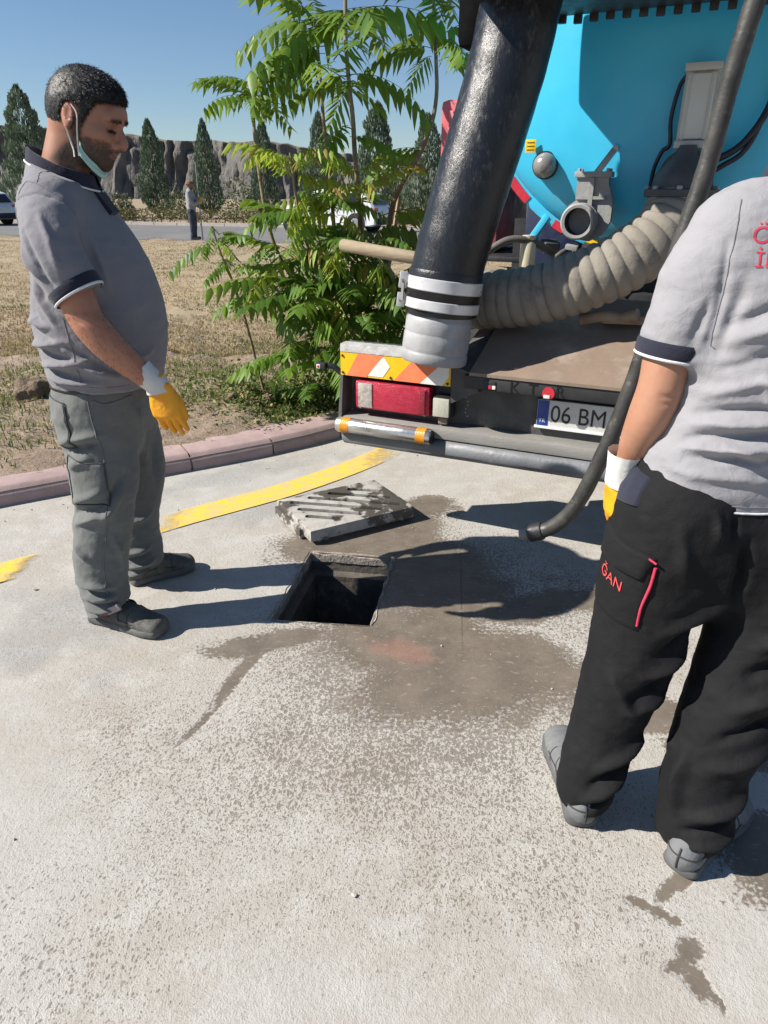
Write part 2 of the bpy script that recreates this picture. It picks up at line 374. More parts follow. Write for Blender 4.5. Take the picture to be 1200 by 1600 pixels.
# --- faded yellow line
t = NT('yellow_road_paint')
x_ = t.sep()[0]
present = t.math('MAXIMUM', t.math('MULTIPLY', t.ramp(x_, -1.25, -.85), t.ramp(x_, -.30, .25, 1, .2)), t.ramp(x_, -1.62, -1.42, 1, 0))
wear = t.math('ADD', t.math('MULTIPLY', t.noise(9, 8, .75), .9), t.math('MULTIPLY', t.noise(45, 5, .7), .35))
a = t.ramp(t.math('SUBTRACT', t.math('ADD', present, .30), wear), -.02, .55)
t.base(t.mix(t.ramp(t.noise(16, 7, .75), .38, .62), (.76, .50, .045), (.56, .42, .18))); t.rough(.8); t.bump(t.noise(60, 5), .4, .004)
t.val(a, t.b.inputs['Alpha'])
lp = catmull([(-2.6, 1.84), (-1.60, 2.50), (-1.02, 3.0), (-.47, 3.43), (-.02, 3.92), (.28, 4.42), (.6, 5.1)], 12)
vs = []
for i in range(len(lp)):
    d = lp[min(i + 1, len(lp) - 1)] - lp[max(i - 1, 0)]; d /= np.linalg.norm(d); n = np.array([-d[1], d[0]])
    vs += [(*(lp[i] + n * .088), .005), (*(lp[i] - n * .088), .005)]
tag(MB().add(vs, [(2 * i, 2 * i + 1, 2 * i + 3, 2 * i + 2) for i in range(len(lp) - 1)]).build('road_marking', t.m), kind='structure')

# --- drain pit under the opening
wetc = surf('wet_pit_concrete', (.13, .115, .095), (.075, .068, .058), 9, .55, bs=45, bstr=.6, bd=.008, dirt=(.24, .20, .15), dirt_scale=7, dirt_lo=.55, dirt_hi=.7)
pit = empty('drain_pit', (-.19, 2.4, -.9), 0, 'square open drain pit in the concrete between the two workers', 'drain')
H = np.array(HOLE); hc = H.mean(0)
def rel(p, z): return (p[0] + .19, p[1] - 2.4, z + .9)
def ring(mb, A, za, B, zb):
    vs = [rel(p, za) for p in A] + [rel(p, zb) for p in B]; mb.add(vs, [(i, (i + 1) % 4, 4 + (i + 1) % 4, 4 + i) for i in range(4)])
inner = hc + (H - hc) * .86
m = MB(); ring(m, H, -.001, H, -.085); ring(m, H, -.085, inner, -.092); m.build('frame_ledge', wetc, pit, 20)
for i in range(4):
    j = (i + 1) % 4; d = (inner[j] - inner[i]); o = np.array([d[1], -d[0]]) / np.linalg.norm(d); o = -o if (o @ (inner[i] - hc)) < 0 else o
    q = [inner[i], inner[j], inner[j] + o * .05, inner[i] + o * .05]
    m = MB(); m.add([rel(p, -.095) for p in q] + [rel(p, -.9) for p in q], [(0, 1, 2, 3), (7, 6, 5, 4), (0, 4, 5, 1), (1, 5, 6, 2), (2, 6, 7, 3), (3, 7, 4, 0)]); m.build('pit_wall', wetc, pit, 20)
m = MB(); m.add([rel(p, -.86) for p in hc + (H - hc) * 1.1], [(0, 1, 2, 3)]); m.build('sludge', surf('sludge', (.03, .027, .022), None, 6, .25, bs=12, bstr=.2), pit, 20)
lip = surf('chipped_rim', (.36, .32, .27), (.22, .19, .16), 20, .9, bs=60, bstr=.9, bd=.01)
for i in range(4):
    a, b = H[i], H[(i + 1) % 4]; n = int(np.linalg.norm(b - a) / .03); mb = MB(); outw = (a + b) / 2 - hc; outw /= np.linalg.norm(outw)
    top = []; 
    for k in range(n + 1):
        p = a + (b - a) * k / n; top.append((p + outw * random.uniform(.004, .014), p - outw * random.uniform(0, .008)))
    vs = [(*(rel(p, .0)[:2]), .9 + .003) for p, q in top] + [(*(rel(q, 0)[:2]), .9 - random.uniform(.002, .012)) for p, q in top] + [(*(rel(q, 0)[:2]), .86) for p, q in top]
    fs = [(k, k + 1, n + 2 + k, n + 1 + k) for k in range(n)] + [(n + 1 + k, n + 2 + k, 2 * n + 3 + k, 2 * n + 2 + k) for k in range(n)]
    mb.add(vs, fs).build('rim_edge', lip, pit, 30)

# --- grate cover lying beside the opening
gm = NT('cast_cover'); n = gm.noise(14, 8, .72); wetp = gm.ramp(gm.noise(6.5, 6, .7), .50, .56)
gm.base(gm.mix(wetp, gm.mix(gm.ramp(n, .35, .7), (.42, .40, .365), (.28, .265, .24)), (.075, .066, .055))); gm.rough(gm.ramp(wetp, 0, 1, .85, .5)); gm.bump(gm.noise(80, 5, .7), .5, .005)
cov = empty('grate_cover', (-.19, 3.055, 0), math.atan2(.27, .47), 'slotted square drain cover lying flat on wet concrete beside the open pit', 'drain cover')
slab = MB().box((0, 0, .039), (.545, .40, .056), bevel=.008).mesh('slab'); so_ = link_mesh('slab', slab, gm.m)
cut = MB()
for k in range(8):
    off = -.245 + k * .07; ang = R(-40); d = Vector((math.cos(ang), math.sin(ang), 0)); nn = Vector((-d.y, d.x, 0))
    c = nn * off
    # clip to the plate's inner margin
    t0, t1 = -9, 9
    for ax, lim in ((0, .225), (1, .152)):
        lo, hi = sorted([(-lim - c[ax]) / d[ax], (lim - c[ax]) / d[ax]]); t0, t1 = max(t0, lo), min(t1, hi)
    if t1 - t0 < .05: continue
    a, b = c + d * t0, c + d * t1
    cut.bar((a.x, a.y, .06), (b.x, b.y, .06), .031, .12, bevel=.008)
co_ = link_mesh('cutter', cut.mesh('cutter'))
md = so_.modifiers.new('b', 'BOOLEAN'); md.operation = 'DIFFERENCE'; md.object = co_; md.solver = 'EXACT'
bpy.context.view_layer.update(); dg = bpy.context.evaluated_depsgraph_get()
me2 = bpy.data.meshes.new_from_object(so_.evaluated_get(dg)); bpy.data.objects.remove(co_); bpy.data.objects.remove(so_)
sl = link_mesh('cover_plate', me2, gm.m, cov, 30); sl.location.z = .006
for x in (-.2, .2): MB().box((x, 0, .007), (.05, .36, .013)).build('rib', gm.m, cov)
MB().box((-.262, .03, .03), (.06, .30, .045), bevel=.006).build('hinge_lug', gm.m, cov)

# --- loose stones on the concrete
rng = np.random.RandomState(5); V = []; Fc = []; C = []
ico = bmesh.new(); bmesh.ops.create_icosphere(ico, subdivisions=1, radius=1); iv = np.array([v.co[:] for v in ico.verts]); ifc = np.array([[v.index for v in f.verts] for f in ico.faces]); ico.free()
k = 0
while k < 700:
    if k < 260: x, y = rng.uniform(-2, 1.5), rng.uniform(.6, 4.4)
    else:
        s = rng.uniform(3, 12.5); p = kerb_at(s); x, y = p + np.array([.35, -.75]) * rng.rand() ** 2 * .35
    if -.45 < x < .1 and 2.05 < y < 2.75: continue
    if x < kerb_x(y) - .02 and y > .4: x = kerb_x(y) + .02
    r = .0016 + .0045 * rng.rand() ** 6
    v = iv * (r * rng.uniform(.6, 1.3, 3)) * (1 + .25 * rng.randn(12, 1)); V.append(v + [x, y, r * .35]); Fc.append(ifc + 12 * k); C.append(np.tile(rng.choice([.25, .36, .46]) * np.array([1, .93, .85]), (12, 1))); k += 1
tm = NT('pebble'); tm.base(tm.attr('tint')); tm.rough(.9)
tag(np_mesh('loose_grit', np.vstack(V), np.vstack(Fc), tm.m, smooth=False, col=np.vstack(C)), 'loose grit and small stones scattered over the concrete', 'gravel', kind='stuff')

# --- road, far verge, cliff
asp = surf('asphalt', (.165, .162, .162), (.13, .128, .128), 1.2, .9, bs=40, bstr=.3, bd=.01, dirt=(.21, .20, .185), dirt_scale=.5)
def band(name, f0, f1, z, mat, x0=-160, x1=60):
    return tag(MB().add([(x0, f0(x0), z), (x1, f0(x1), z), (x1, f1(x1), z), (x0, f1(x0), z)], [(0, 1, 2, 3)]).build(name, mat), kind='structure')
far_edge = lambda x: 31.4 - .36 * x
band('road', lambda x: road_near(x) - .2, far_edge, .02, asp, -160, 60)
kk = MB()
for i in range(60):
    x = -60 + i * 1.2; kk.bar((x, far_edge(x) + .1, .07), (x + 1.17, far_edge(x + 1.17) + .1, .07), .22, .16)
tag(kk.build('far_kerb', surf('pale_kerb', (.45, .40, .35), None, 6, .9)), kind='structure')
# --- cliff and plateau
cx = np.arange(-170, 120, .55); nz = 46; CY = 180
top = np.interp(cx, [-170, -79, -64, -51, -44, -32, -22, 4.5, 12, 120], [15.5, 14.7, 13.2, 12.8, 12.4, 11.9, 10.7, 8.5, 7.6, 6.0])
P1 = np.stack([cx, cx * 0, cx * 0], 1)
top = top + .5 * fbm(P1, .12, 3) + .25 * fbm(P1, .6, 2)
tt = np.linspace(0, 1, nz)
Xc = np.repeat(cx[:, None], nz, 1); Tc = np.repeat(tt[None, :], len(cx), 0); Zc = -3 + (top[:, None] + 3) * Tc
Pc = np.stack([Xc.ravel(), Zc.ravel() * .10, np.zeros(Xc.size)], 1)
col_ = np.abs(fbm(Pc, .22, 4, 2)).reshape(Xc.shape); colf = fbm(Pc * [1, 2.2, 1], .9, 3, 8).reshape(Xc.shape)
face = -9 * (1 - Tc) ** 2.2 - 2.6 * (1 - col_) * np.sin(np.pi * np.clip(Tc, 0, .86) / .86) ** .3 + 1.5 * colf
but = fbm(np.stack([Xc.ravel(), Zc.ravel() * .05, Zc.ravel() * 0], 1), .05, 2, 4).reshape(Xc.shape)
Yc = CY + face + 9 * but
V1 = np.stack([Xc, Yc, Zc], 2)
back = np.arange(1, 9)[None, :] * 22.0
Xb = np.repeat(cx[:, None], 8, 1); Yb = Yc[:, -1:] + 2 + back - 18; Zb = top[:, None] + back * .012 + .4 * fbm(np.stack([Xb.ravel(), Yb.ravel(), Xb.ravel() * 0], 1), .1, 3).reshape(Xb.shape)
V1 = np.concatenate([V1, np.stack([Xb, Yb, Zb], 2)], 1); m_ = V1.shape[1]
idx = np.arange(V1.shape[0] * m_).reshape(-1, m_)
F = np.stack([idx[:-1, :-1].ravel(), idx[1:, :-1].ravel(), idx[1:, 1:].ravel(), idx[:-1, 1:].ravel()], 1)
t = NT('basalt_cliff')
n1 = t.noise(.16, 8, .7, t.mapping((1, 1, .35))); n2 = t.noise(.7, 6, .7, t.mapping((1, 1, .4)))
rock = t.mix(t.ramp(n1, .35, .68), (.125, .12, .115), (.195, .18, .16)); rock = t.mix(t.ramp(n2, .45, .75, 0, .7), rock, (.055, .05, .048))  # distance haze put into the rock colours: paler, with less contrast
g = t.n.new('ShaderNodeNewGeometry'); up = t.sep(g.outputs['Normal'])[2]
dryg = t.mix(t.ramp(t.noise(.5, 6, .7), .4, .65), (.33, .27, .17), (.16, .145, .085))
t.base(t.mix(t.ramp(t.math('MULTIPLY', up, t.ramp(t.sep()[2], 6.5, 8.5)), .80, .95), rock, dryg)); t.rough(.95); t.bump(t.math('ADD', n1, n2), .9, 1.2)
tag(np_mesh('cliff', V1.reshape(-1, 3), F, t.m), kind='structure')

# --- foliage helpers
def leaf_mat(name, c1, c2, trans=.35, rnd=.5, rough=.55):
    t = NT(name); t.n.remove(t.b)
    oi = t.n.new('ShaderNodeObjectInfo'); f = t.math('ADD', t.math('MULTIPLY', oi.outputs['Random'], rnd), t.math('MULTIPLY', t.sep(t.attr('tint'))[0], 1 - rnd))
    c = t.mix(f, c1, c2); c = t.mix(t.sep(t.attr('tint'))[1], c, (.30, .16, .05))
    p = t.n.new('ShaderNodeBsdfPrincipled'); t.l.new(c, p.inputs['Base Color']); p.inputs['Roughness'].default_value = rough; p.inputs['Specular IOR Level'].default_value = .35
    tr = t.n.new('ShaderNodeBsdfTranslucent'); t.l.new(t.mix(.5, c, (.34, .42, .03), 'SCREEN') if trans > .2 else c, tr.inputs['Color'])
    mx = t.n.new('ShaderNodeMixShader'); mx.inputs[0].default_value = trans
    t.l.new(p.outputs[0], mx.inputs[1]); t.l.new(tr.outputs[0], mx.inputs[2]); t.l.new(mx.outputs[0], t.out.inputs[0])
    return t.m
def spray(P, N, size, rng, aspect=.45):
    """one small kite-shaped leaf for each point; N leaf directions"""
    n = len(P); d = N / (np.linalg.norm(N, axis=1, keepdims=True) + 1e-9)
    s = np.cross(d, rng.randn(n, 3)); s /= np.linalg.norm(s, axis=1, keepdims=True) + 1e-9
    L_ = (size * rng.uniform(.6, 1.3, n))[:, None]
    V = np.stack([P, P + d * L_ * .5 + s * L_ * aspect * .5, P + d * L_, P + d * L_ * .5 - s * L_ * aspect * .5], 1).reshape(-1, 3)
    F = np.arange(4 * n).reshape(n, 4); return V, F
bark_m = surf('cypress_bark', (.14, .10, .075), None, 6, .95, bs=30, bstr=.6)

def cypress_mesh(seed, loose=0.0):
    rng = np.random.RandomState(seed); n = 6500
    h = rng.rand(n) ** 1.25; prof = (np.minimum(1, (h + .02) / .16) ** .6) * (1 - h) ** .62 * 1.18
    lob = np.array([[rng.uniform(0, 6.28), rng.rand(), rng.uniform(.1, .32)] for _ in range(16)])
    a = rng.uniform(0, 2 * np.pi, n)
    bulge = sum(l[2] * np.exp(-((np.angle(np.exp(1j * (a - l[0])))) / .7) ** 2 - ((h - l[1]) / .09) ** 2) for l in lob)
    tufts = .12 * np.sin(a * 5 + h * 60) + .14 * vnoise(np.stack([np.cos(a) * 2, np.sin(a) * 2, h * 12], 1), 2.3, seed)
    r = prof * (.62 + .38 * rng.rand(n) ** .5) * (.88 + bulge * (1 + loose) + tufts + loose * .3 * np.sin(h * 48 + seed)) 
    P = np.stack([np.cos(a) * r * .5, np.sin(a) * r * .5, h], 1)
    N = np.stack([np.cos(a) * .55, np.sin(a) * .55, .9 + 0 * a], 1) + rng.randn(n, 3) * .35
    V, F = spray(P, N, .05 * 1.0, rng, .55); V[:, 2] = V[:, 2]
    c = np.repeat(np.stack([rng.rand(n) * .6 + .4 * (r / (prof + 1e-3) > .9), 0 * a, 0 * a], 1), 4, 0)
    return V, F, c
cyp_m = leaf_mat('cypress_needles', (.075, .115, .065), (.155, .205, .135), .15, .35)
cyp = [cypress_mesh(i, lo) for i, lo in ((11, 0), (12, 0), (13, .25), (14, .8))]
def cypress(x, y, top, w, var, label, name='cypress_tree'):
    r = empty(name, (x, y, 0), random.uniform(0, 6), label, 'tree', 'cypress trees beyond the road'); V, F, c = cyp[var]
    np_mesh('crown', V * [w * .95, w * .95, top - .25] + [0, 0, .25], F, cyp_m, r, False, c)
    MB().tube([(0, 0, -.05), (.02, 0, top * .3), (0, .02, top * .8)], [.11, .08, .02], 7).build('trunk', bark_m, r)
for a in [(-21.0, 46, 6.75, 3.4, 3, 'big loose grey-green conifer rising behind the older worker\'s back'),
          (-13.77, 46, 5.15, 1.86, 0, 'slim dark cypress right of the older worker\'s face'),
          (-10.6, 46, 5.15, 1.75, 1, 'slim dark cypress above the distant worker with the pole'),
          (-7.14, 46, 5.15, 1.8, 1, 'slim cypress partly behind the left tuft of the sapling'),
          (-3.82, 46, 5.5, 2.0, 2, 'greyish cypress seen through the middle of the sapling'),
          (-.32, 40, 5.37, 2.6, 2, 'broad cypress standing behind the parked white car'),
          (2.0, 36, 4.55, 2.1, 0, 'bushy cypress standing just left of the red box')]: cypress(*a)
def shrub(x, y, h, w, label):
    rng = np.random.RandomState(int(abs(x * 100))); n = 1500; d = rng.randn(n, 3); d /= np.linalg.norm(d, axis=1, keepdims=True); d[:, 2] = np.abs(d[:, 2])
    P = d * (rng.rand(n, 1) ** .4) * [w / 2, w / 2, h] * (1 + .3 * vnoise(d, 2.5, int(w * 7)))[:, None]; V, F = spray(P, d + rng.randn(n, 3) * .5, .16, rng)
    c = np.repeat(np.stack([rng.rand(n), rng.rand(n) * .1, rng.rand(n) * 0], 1), 4, 0)
    r = empty('shrub', (x, y, .0), 0, label, 'shrub', 'shrubs along the far verge'); np_mesh('foliage', V, F, shr_m, r, False, c)
    MB().tube([(0, 0, -.05), (.02, 0, h * .5)], [.04, .02], 6).build('stem', bark_m, r)
shr_m = leaf_mat('shrub_leaves', (.07, .095, .05), (.15, .17, .085), .2, .3)
for a in [(-14.9, 43, 1.3, 1.6, 'low grey-green shrub left of the slim cypress by the face'), (-11.9, 44, 1.7, 2.2, 'round olive shrub between the two slim cypresses'), (-7.9, 42, 2.3, 2.4, 'tall dull-green shrub under the cypress behind the sapling'),
          (-19.4, 44, 1.4, 2.4, 'low bush at the foot of the big conifer'), (.9, 38, 1.5, 1.6, 'low bush between the two right-hand cypresses'), (3.3, 37, 1.7, 2.0, 'bush behind the red box')]: shrub(*a)
hedge_m = leaf_mat('hedge_leaves', (.075, .095, .04), (.16, .165, .065), .2, .0)
def hedge(x0, x1, h, label):
    r = empty('hedge', ((x0 + x1) / 2, far_edge((x0 + x1) / 2) + 1.3, .0), math.atan(-.36), label, 'hedge', 'clipped hedges along the far kerb'); rng = np.random.RandomState(int(x0 * 10) % 1000); L_ = (x1 - x0) * 1.06
    n = int(L_ * 480); P = np.stack([rng.uniform(-L_ / 2, L_ / 2, n), rng.uniform(-.4, .4, n), rng.rand(n) ** .6 * h], 1)
    P[:, 2] *= 1 + .16 * vnoise(P * [1, 0, 0], 1.6, 3); P[:, 1] *= 1 + .25 * vnoise(P * [1, 0, 1], 2.2, 4)
    V, F = spray(P, rng.randn(n, 3) + [0, -.4, .6], .10, rng); np_mesh('foliage', V, F, hedge_m, r, False, np.repeat(np.stack([rng.rand(n), rng.rand(n) * .25, 0 * rng.rand(n)], 1), 4, 0))
    st = MB(); 
    for x in np.arange(-L_ / 2 + .2, L_ / 2, .5): st.bar((x, 0, -.03), (x + .03, 0, h * .6), .04, .04)
    st.build('stems', bark_m, r)
hedge(-17.2, -10.0, .68, 'long low clipped hedge across the road left of the distant worker'); hedge(-9.6, -3.5, .6, 'clipped hedge across the road behind the sapling\'s left side'); hedge(.2, 3.6, .58, 'short low hedge right of the parked white car')
hedge(-28, -17.8, .6, 'clipped hedge across the road behind the silver car')

# --- cars across the road
def car(loc, rz, paint, label, group='cars on the road'):
    r = empty('parked_car', loc, rz, label, 'car', group)
    prof = [(-2.15, .32), (-2.18, .62), (-2.10, .86), (-1.75, 1.36), (-1.25, 1.50), (.15, 1.52), (.55, 1.40), (1.15, 1.02), (1.95, .88), (2.18, .68), (2.2, .34), (1.9, .24), (-1.95, .24)]
    st = [(-.88, .96), (-.82, 1.0), (0, 1.0), (.82, 1.0), (.88, .96)]
    vs = []; n = len(prof)
    for y, k in st:
        for x, z in prof:
            tum = 1 - .20 * max(0, (z - .95) / .57); vs.append((x * k, y * tum, z if z > .3 else z + (1 - k)))
    fs = [tuple(range(n)), tuple(reversed(range(4 * n, 5 * n)))]
    for i in range(4):
        for j in range(n): fs.append((i * n + j, i * n + (j + 1) % n, (i + 1) * n + (j + 1) % n, (i + 1) * n + j))
    MB().add(vs, fs).build('body', paint, r, 28)
    gl = surf('car_glass', (.02, .025, .03), None, 3, .08, bstr=0, rvar=.02) if 'car_glass' not in bpy.data.materials else bpy.data.materials['car_glass']
    blk = bpy.data.materials.get('car_rubber') or surf('car_rubber', (.025, .025, .027), None, 8, .8)
    red = bpy.data.materials.get('car_tail_red') or surf('car_tail_red', (.45, .02, .02), None, 8, .25, bstr=0)
    alu = bpy.data.materials.get('car_alloy') or surf('car_alloy', (.55, .56, .58), None, 8, .35, .8, bstr=0)
    def yy(z): return .86 * (1 - .20 * max(0, (z - .95) / .57))
    for sgn in (-1, 1):
        for q in ([(-1.62, 1.02), (-1.38, 1.38), (-.75, 1.41), (-.72, 1.0)], [(-.64, 1.0), (-.66, 1.41), (.1, 1.41), (.3, .99)], [(.38, .99), (.18, 1.41), (.42, 1.35), (.95, 1.0)]):
            o = [(x, sgn * (yy(z) + .022), z) for x, z in q]; i_ = [(x, sgn * (yy(z) - .02), z) for x, z in q]
            MB().add(o + i_, [(0, 1, 2, 3), (7, 6, 5, 4)] + [(k, (k + 1) % 4, 4 + (k + 1) % 4, 4 + k) for k in range(4)]).build('window', gl, r, 20)
        for x in (-1.32, 1.36):
            w = MB().lathe([(.20, -.1), (.30, -.105), (.325, -.08), (.325, .08), (.30, .105), (.20, .1)], 22, (x, sgn * .80, .325), (0, 1, 0), True).build('wheel', blk, r, 40)
            rim = MB().lathe([(.03, sgn * .118), (.05, sgn * .112), (.195, sgn * .112), (.205, sgn * .10)], 20, (x, sgn * .80, .325), (0, 1, 0)).build('rim', alu, r, 40)
            MB().lathe([(.38, -.03), (.38, .03), (.34, .035), (.34, -.03)], 20, (x, sgn * .868, .33), (0, 1, 0)).build('wheel_arch', blk, r, 40)
        MB().box((-2.02, sgn * .70, .80), (.22, .30, .16), bevel=.03).build('tail_light', red, r)
        MB().box((2.05, sgn * .62, .72), (.26, .34, .13), bevel=.03).build('headlight', alu, r)
        MB().box((.62, sgn * .98, 1.0), (.12, .18, .12), bevel=.03).build('mirror', paint, r)
    MB().add([(-2.09, -.62, .98), (-2.09, .62, .98), (-1.83, .56, 1.32), (-1.83, -.56, 1.32), (-2.0, -.62, .98), (-2.0, .62, .98), (-1.74, .56, 1.32), (-1.74, -.56, 1.32)], [(0, 1, 2, 3), (7, 6, 5, 4), (0, 4, 5, 1), (2, 6, 7, 3), (1, 5, 6, 2), (0, 3, 7, 4)]).build('rear_window', gl, r, 20)
    MB().box((-2.17, 0, .42), (.12, 1.5, .22), bevel=.03).build('rear_bumper', blk, r)
    MB().box((-2.19, 0, .72), (.03, .5, .11)).build('number_plate', alu, r)
    return r
white_p = surf('white_car_paint', (.72, .73, .74), (.68, .69, .70), 2, .25, bstr=0)
silv_p = surf('silver_car_paint', (.62, .64, .67), (.60, .62, .65), 2, .3, .1, bstr=0)
car((-19.7, 35.8, .02), math.atan2(.36, -1), silv_p, 'pale silver car cut off at the left edge, across the road')
car((-2.0, 29.4, .02), math.atan2(.38, -1), white_p, 'white parked car seen through the sapling\'s branches')

# --- grass, weeds and dry stalks on the planted strip
def blades(name, n, sampler, mat, hr, wr, label, cat, lean=.6, seed=1, colf=None):
    rng = np.random.RandomState(seed); x, y = sampler(rng, n); k = (x < kerb_x(y) - .25) & (y < road_near(x) - .3); x, y = x[k], y[k]; n = len(x)
    z = soil_h(x, y) - .004; h = rng.uniform(*hr, n) * (.6 + .4 * rng.rand(n)); w = rng.uniform(*wr, n); a = rng.uniform(0, 2 * np.pi, n); l = rng.rand(n) * lean; b = rng.uniform(0, 2 * np.pi, n)
    sx, sy = np.cos(a) * w, np.sin(a) * w; lx, ly = np.cos(b) * l * h, np.sin(b) * l * h
    B = np.stack([x, y, z], 1); S = np.stack([sx, sy, 0 * sx], 1); M1 = B + np.stack([lx * .35, ly * .35, h * .6], 1); T = B + np.stack([lx, ly, h * (1 - .45 * l)], 1)
    V = np.stack([B - S, B + S, M1 + S * .7, M1 - S * .7, T], 1).reshape(-1, 3)
    i = np.arange(n)[:, None] * 5; Q = np.concatenate([i + [0, 1, 2], i + [0, 2, 3], i + [3, 2, 4]], 0)
    c = np.repeat(colf(rng, x, y), 5, 0); o = np_mesh(name, V, Q, mat, None, False, c); return tag(o, label, cat, kind='stuff')
tg = NT('grass_blades'); tg.n.remove(tg.b); p = tg.n.new('ShaderNodeBsdfPrincipled'); tg.l.new(tg.attr('tint'), p.inputs['Base Color']); p.inputs['Roughness'].default_value = .7; p.inputs['Specular IOR Level'].default_value = .2
tr = tg.n.new('ShaderNodeBsdfTranslucent'); tg.l.new(tg.attr('tint'), tr.inputs[0]); mx = tg.n.new('ShaderNodeMixShader'); mx.inputs[0].default_value = .3; tg.l.new(p.outputs[0], mx.inputs[1]); tg.l.new(tr.outputs[0], mx.inputs[2]); tg.l.new(mx.outputs[0], tg.out.inputs[0])
def pat(x, y, s, seed): return fbm(np.stack([x, y, 0 * x], 1), s, 3, seed)
def straw_c(rng, x, y):
    m = np.clip(.5 + .9 * pat(x, y, .5, 3) + .3 * rng.randn(len(x)), 0, 1)[:, None]; g = (np.clip(pat(x, y, .8, 21) - .02, 0, 1) * 1.7 * (rng.rand(len(x)) < .6))[:, None]
    c = (1 - m) * np.array([.47, .375, .225]) + m * np.array([.36, .275, .16]); return c * (1 - np.clip(g, 0, 1)) + np.clip(g, 0, 1) * np.array([.17, .20, .07])
def green_c(rng, x, y):
    m = rng.rand(len(x))[:, None]; d = (rng.rand(len(x)) < .22)[:, None]
    c = (1 - m) * np.array([.075, .135, .035]) + m * np.array([.16, .21, .055]); return np.where(d, np.array([.38, .31, .14]), c)
def s_far(rng, n):
    y = 6.2 + 20 * rng.rand(n) ** 1.5; x = kerb_x(y) - .3 - rng.rand(n) * (3 + .95 * y); k = pat(x, y, .7, 5) > -.8 + .5 * rng.rand(n) * (y < 8); return x[k], y[k]
blades('dry_grass', 210000, s_far, tg.m, (.012, .060), (.003, .008), 'dry straw-coloured grass covering the strip up to the road', 'grass', .9, 1, straw_c)
def s_nearstraw(rng, n):
    y = 3.0 + 4.5 * rng.rand(n); x = kerb_x(y) - .25 - rng.rand(n) * 4.6; k = pat(x, y, 1.1, 12) > -.05 + .35 * rng.randn(n) * .5 + .25 * (y < 4.6); return x[k], y[k]
blades('straw_litter', 30000, s_nearstraw, tg.m, (.012, .06), (.0012, .003), 'sparse dry grass and straw on the bare soil behind the kerb', 'grass', 1.0, 2, straw_c)
def s_green(rng, n):
    y = 3.0 + 4.2 * rng.rand(n); x = kerb_x(y) - .25 - rng.rand(n) * 4.2
    base = pat(x, y, .85, 31) + .9 * np.exp(-((x + .55) ** 2 / .35 + (y - 4.75) ** 2 / .3)) + .7 * np.exp(-((x + 2.6) ** 2 / .5 + (y - 5.2) ** 2 / .5)) + .6 * np.exp(-((x + 1.35) ** 2 / .3 + (y - 5.15) ** 2 / .12)); k = base > .34 + .2 * rng.randn(n); return x[k], y[k]
blades('green_grass', 60000, s_green, tg.m, (.015, .07), (.0015, .0045), 'short green grass and weeds in patches behind the kerb', 'grass', .9, 4, green_c)
# small-leaved weeds at the kerb under the sapling
def weeds(n, sampler, size, seed, label, name):
    rng = np.random.RandomState(seed); x, y = sampler(rng, n); k = x < kerb_x(y) - .24; x, y = x[k], y[k]; n = len(x); z = soil_h(x, y) + rng.rand(n) ** 1.3 * .14 * np.clip(.5 + pat(x, y, 3, 7), .15, 1.2)
    V, F = spray(np.stack([x, y, z], 1), rng.randn(n, 3) * [1, 1, .5] + [0, 0, .35], size, rng, .6); np_mesh(name, V, F, tg.m, None, False, np.repeat(green_c(rng, x, y) * .95, 4, 0))
    tag(bpy.data.objects[name], label, 'weeds', kind='stuff')
def s_w(rng, n):
    x = -.42 + rng.randn(n) * .42; y = 4.72 + rng.randn(n) * .28; return x, y
weeds(9000, s_w, .030, 6, 'leafy green weeds at the foot of the sapling by the kerb', 'weed_patch')
# earth clods
clod_m = surf('earth_clod', (.20, .145, .10), (.13, .095, .065), 14, .97, bs=50, bstr=.9, bd=.02)
def clod(x, y, r, label, seed):
    bm = bmesh.new(); bmesh.ops.create_icosphere(bm, subdivisions=4, radius=1); V = np.array([v.co[:] for v in bm.verts]); bm.free()
    return V
bm = bmesh.new(); bmesh.ops.create_icosphere(bm, subdivisions=4, radius=1); sv = np.array([v.co[:] for v in bm.verts]); sf = np.array([[v.index for v in f.verts] for f in bm.faces]); bm.free()
for i, (x, y, r, lab) in enumerate([(-2.42, 4.68, .105, 'fist-sized brown earth clod on the grass left of the older worker'), (-2.05, 4.45, .05, 'small flat clod right of the bigger earth clod'), (-1.02, 4.55, .05, 'small dark clod near the gloved hand'), (-.78, 4.62, .04, 'small clod at the edge of the green weeds')]):
    V = sv * (1 + .35 * fbm(sv, 1.6, 3, i * 5)[:, None] + .08 * vnoise(sv, 7, i)[:, None]) * [r, r, r * .85]; z = float(soil_h(np.array([x]), np.array([y]))[0])
    o = np_mesh('earth_clod', V, sf, clod_m); o.location = (x, y, z + r * .5); tag(o, lab, 'clod', 'earth clods on the strip')

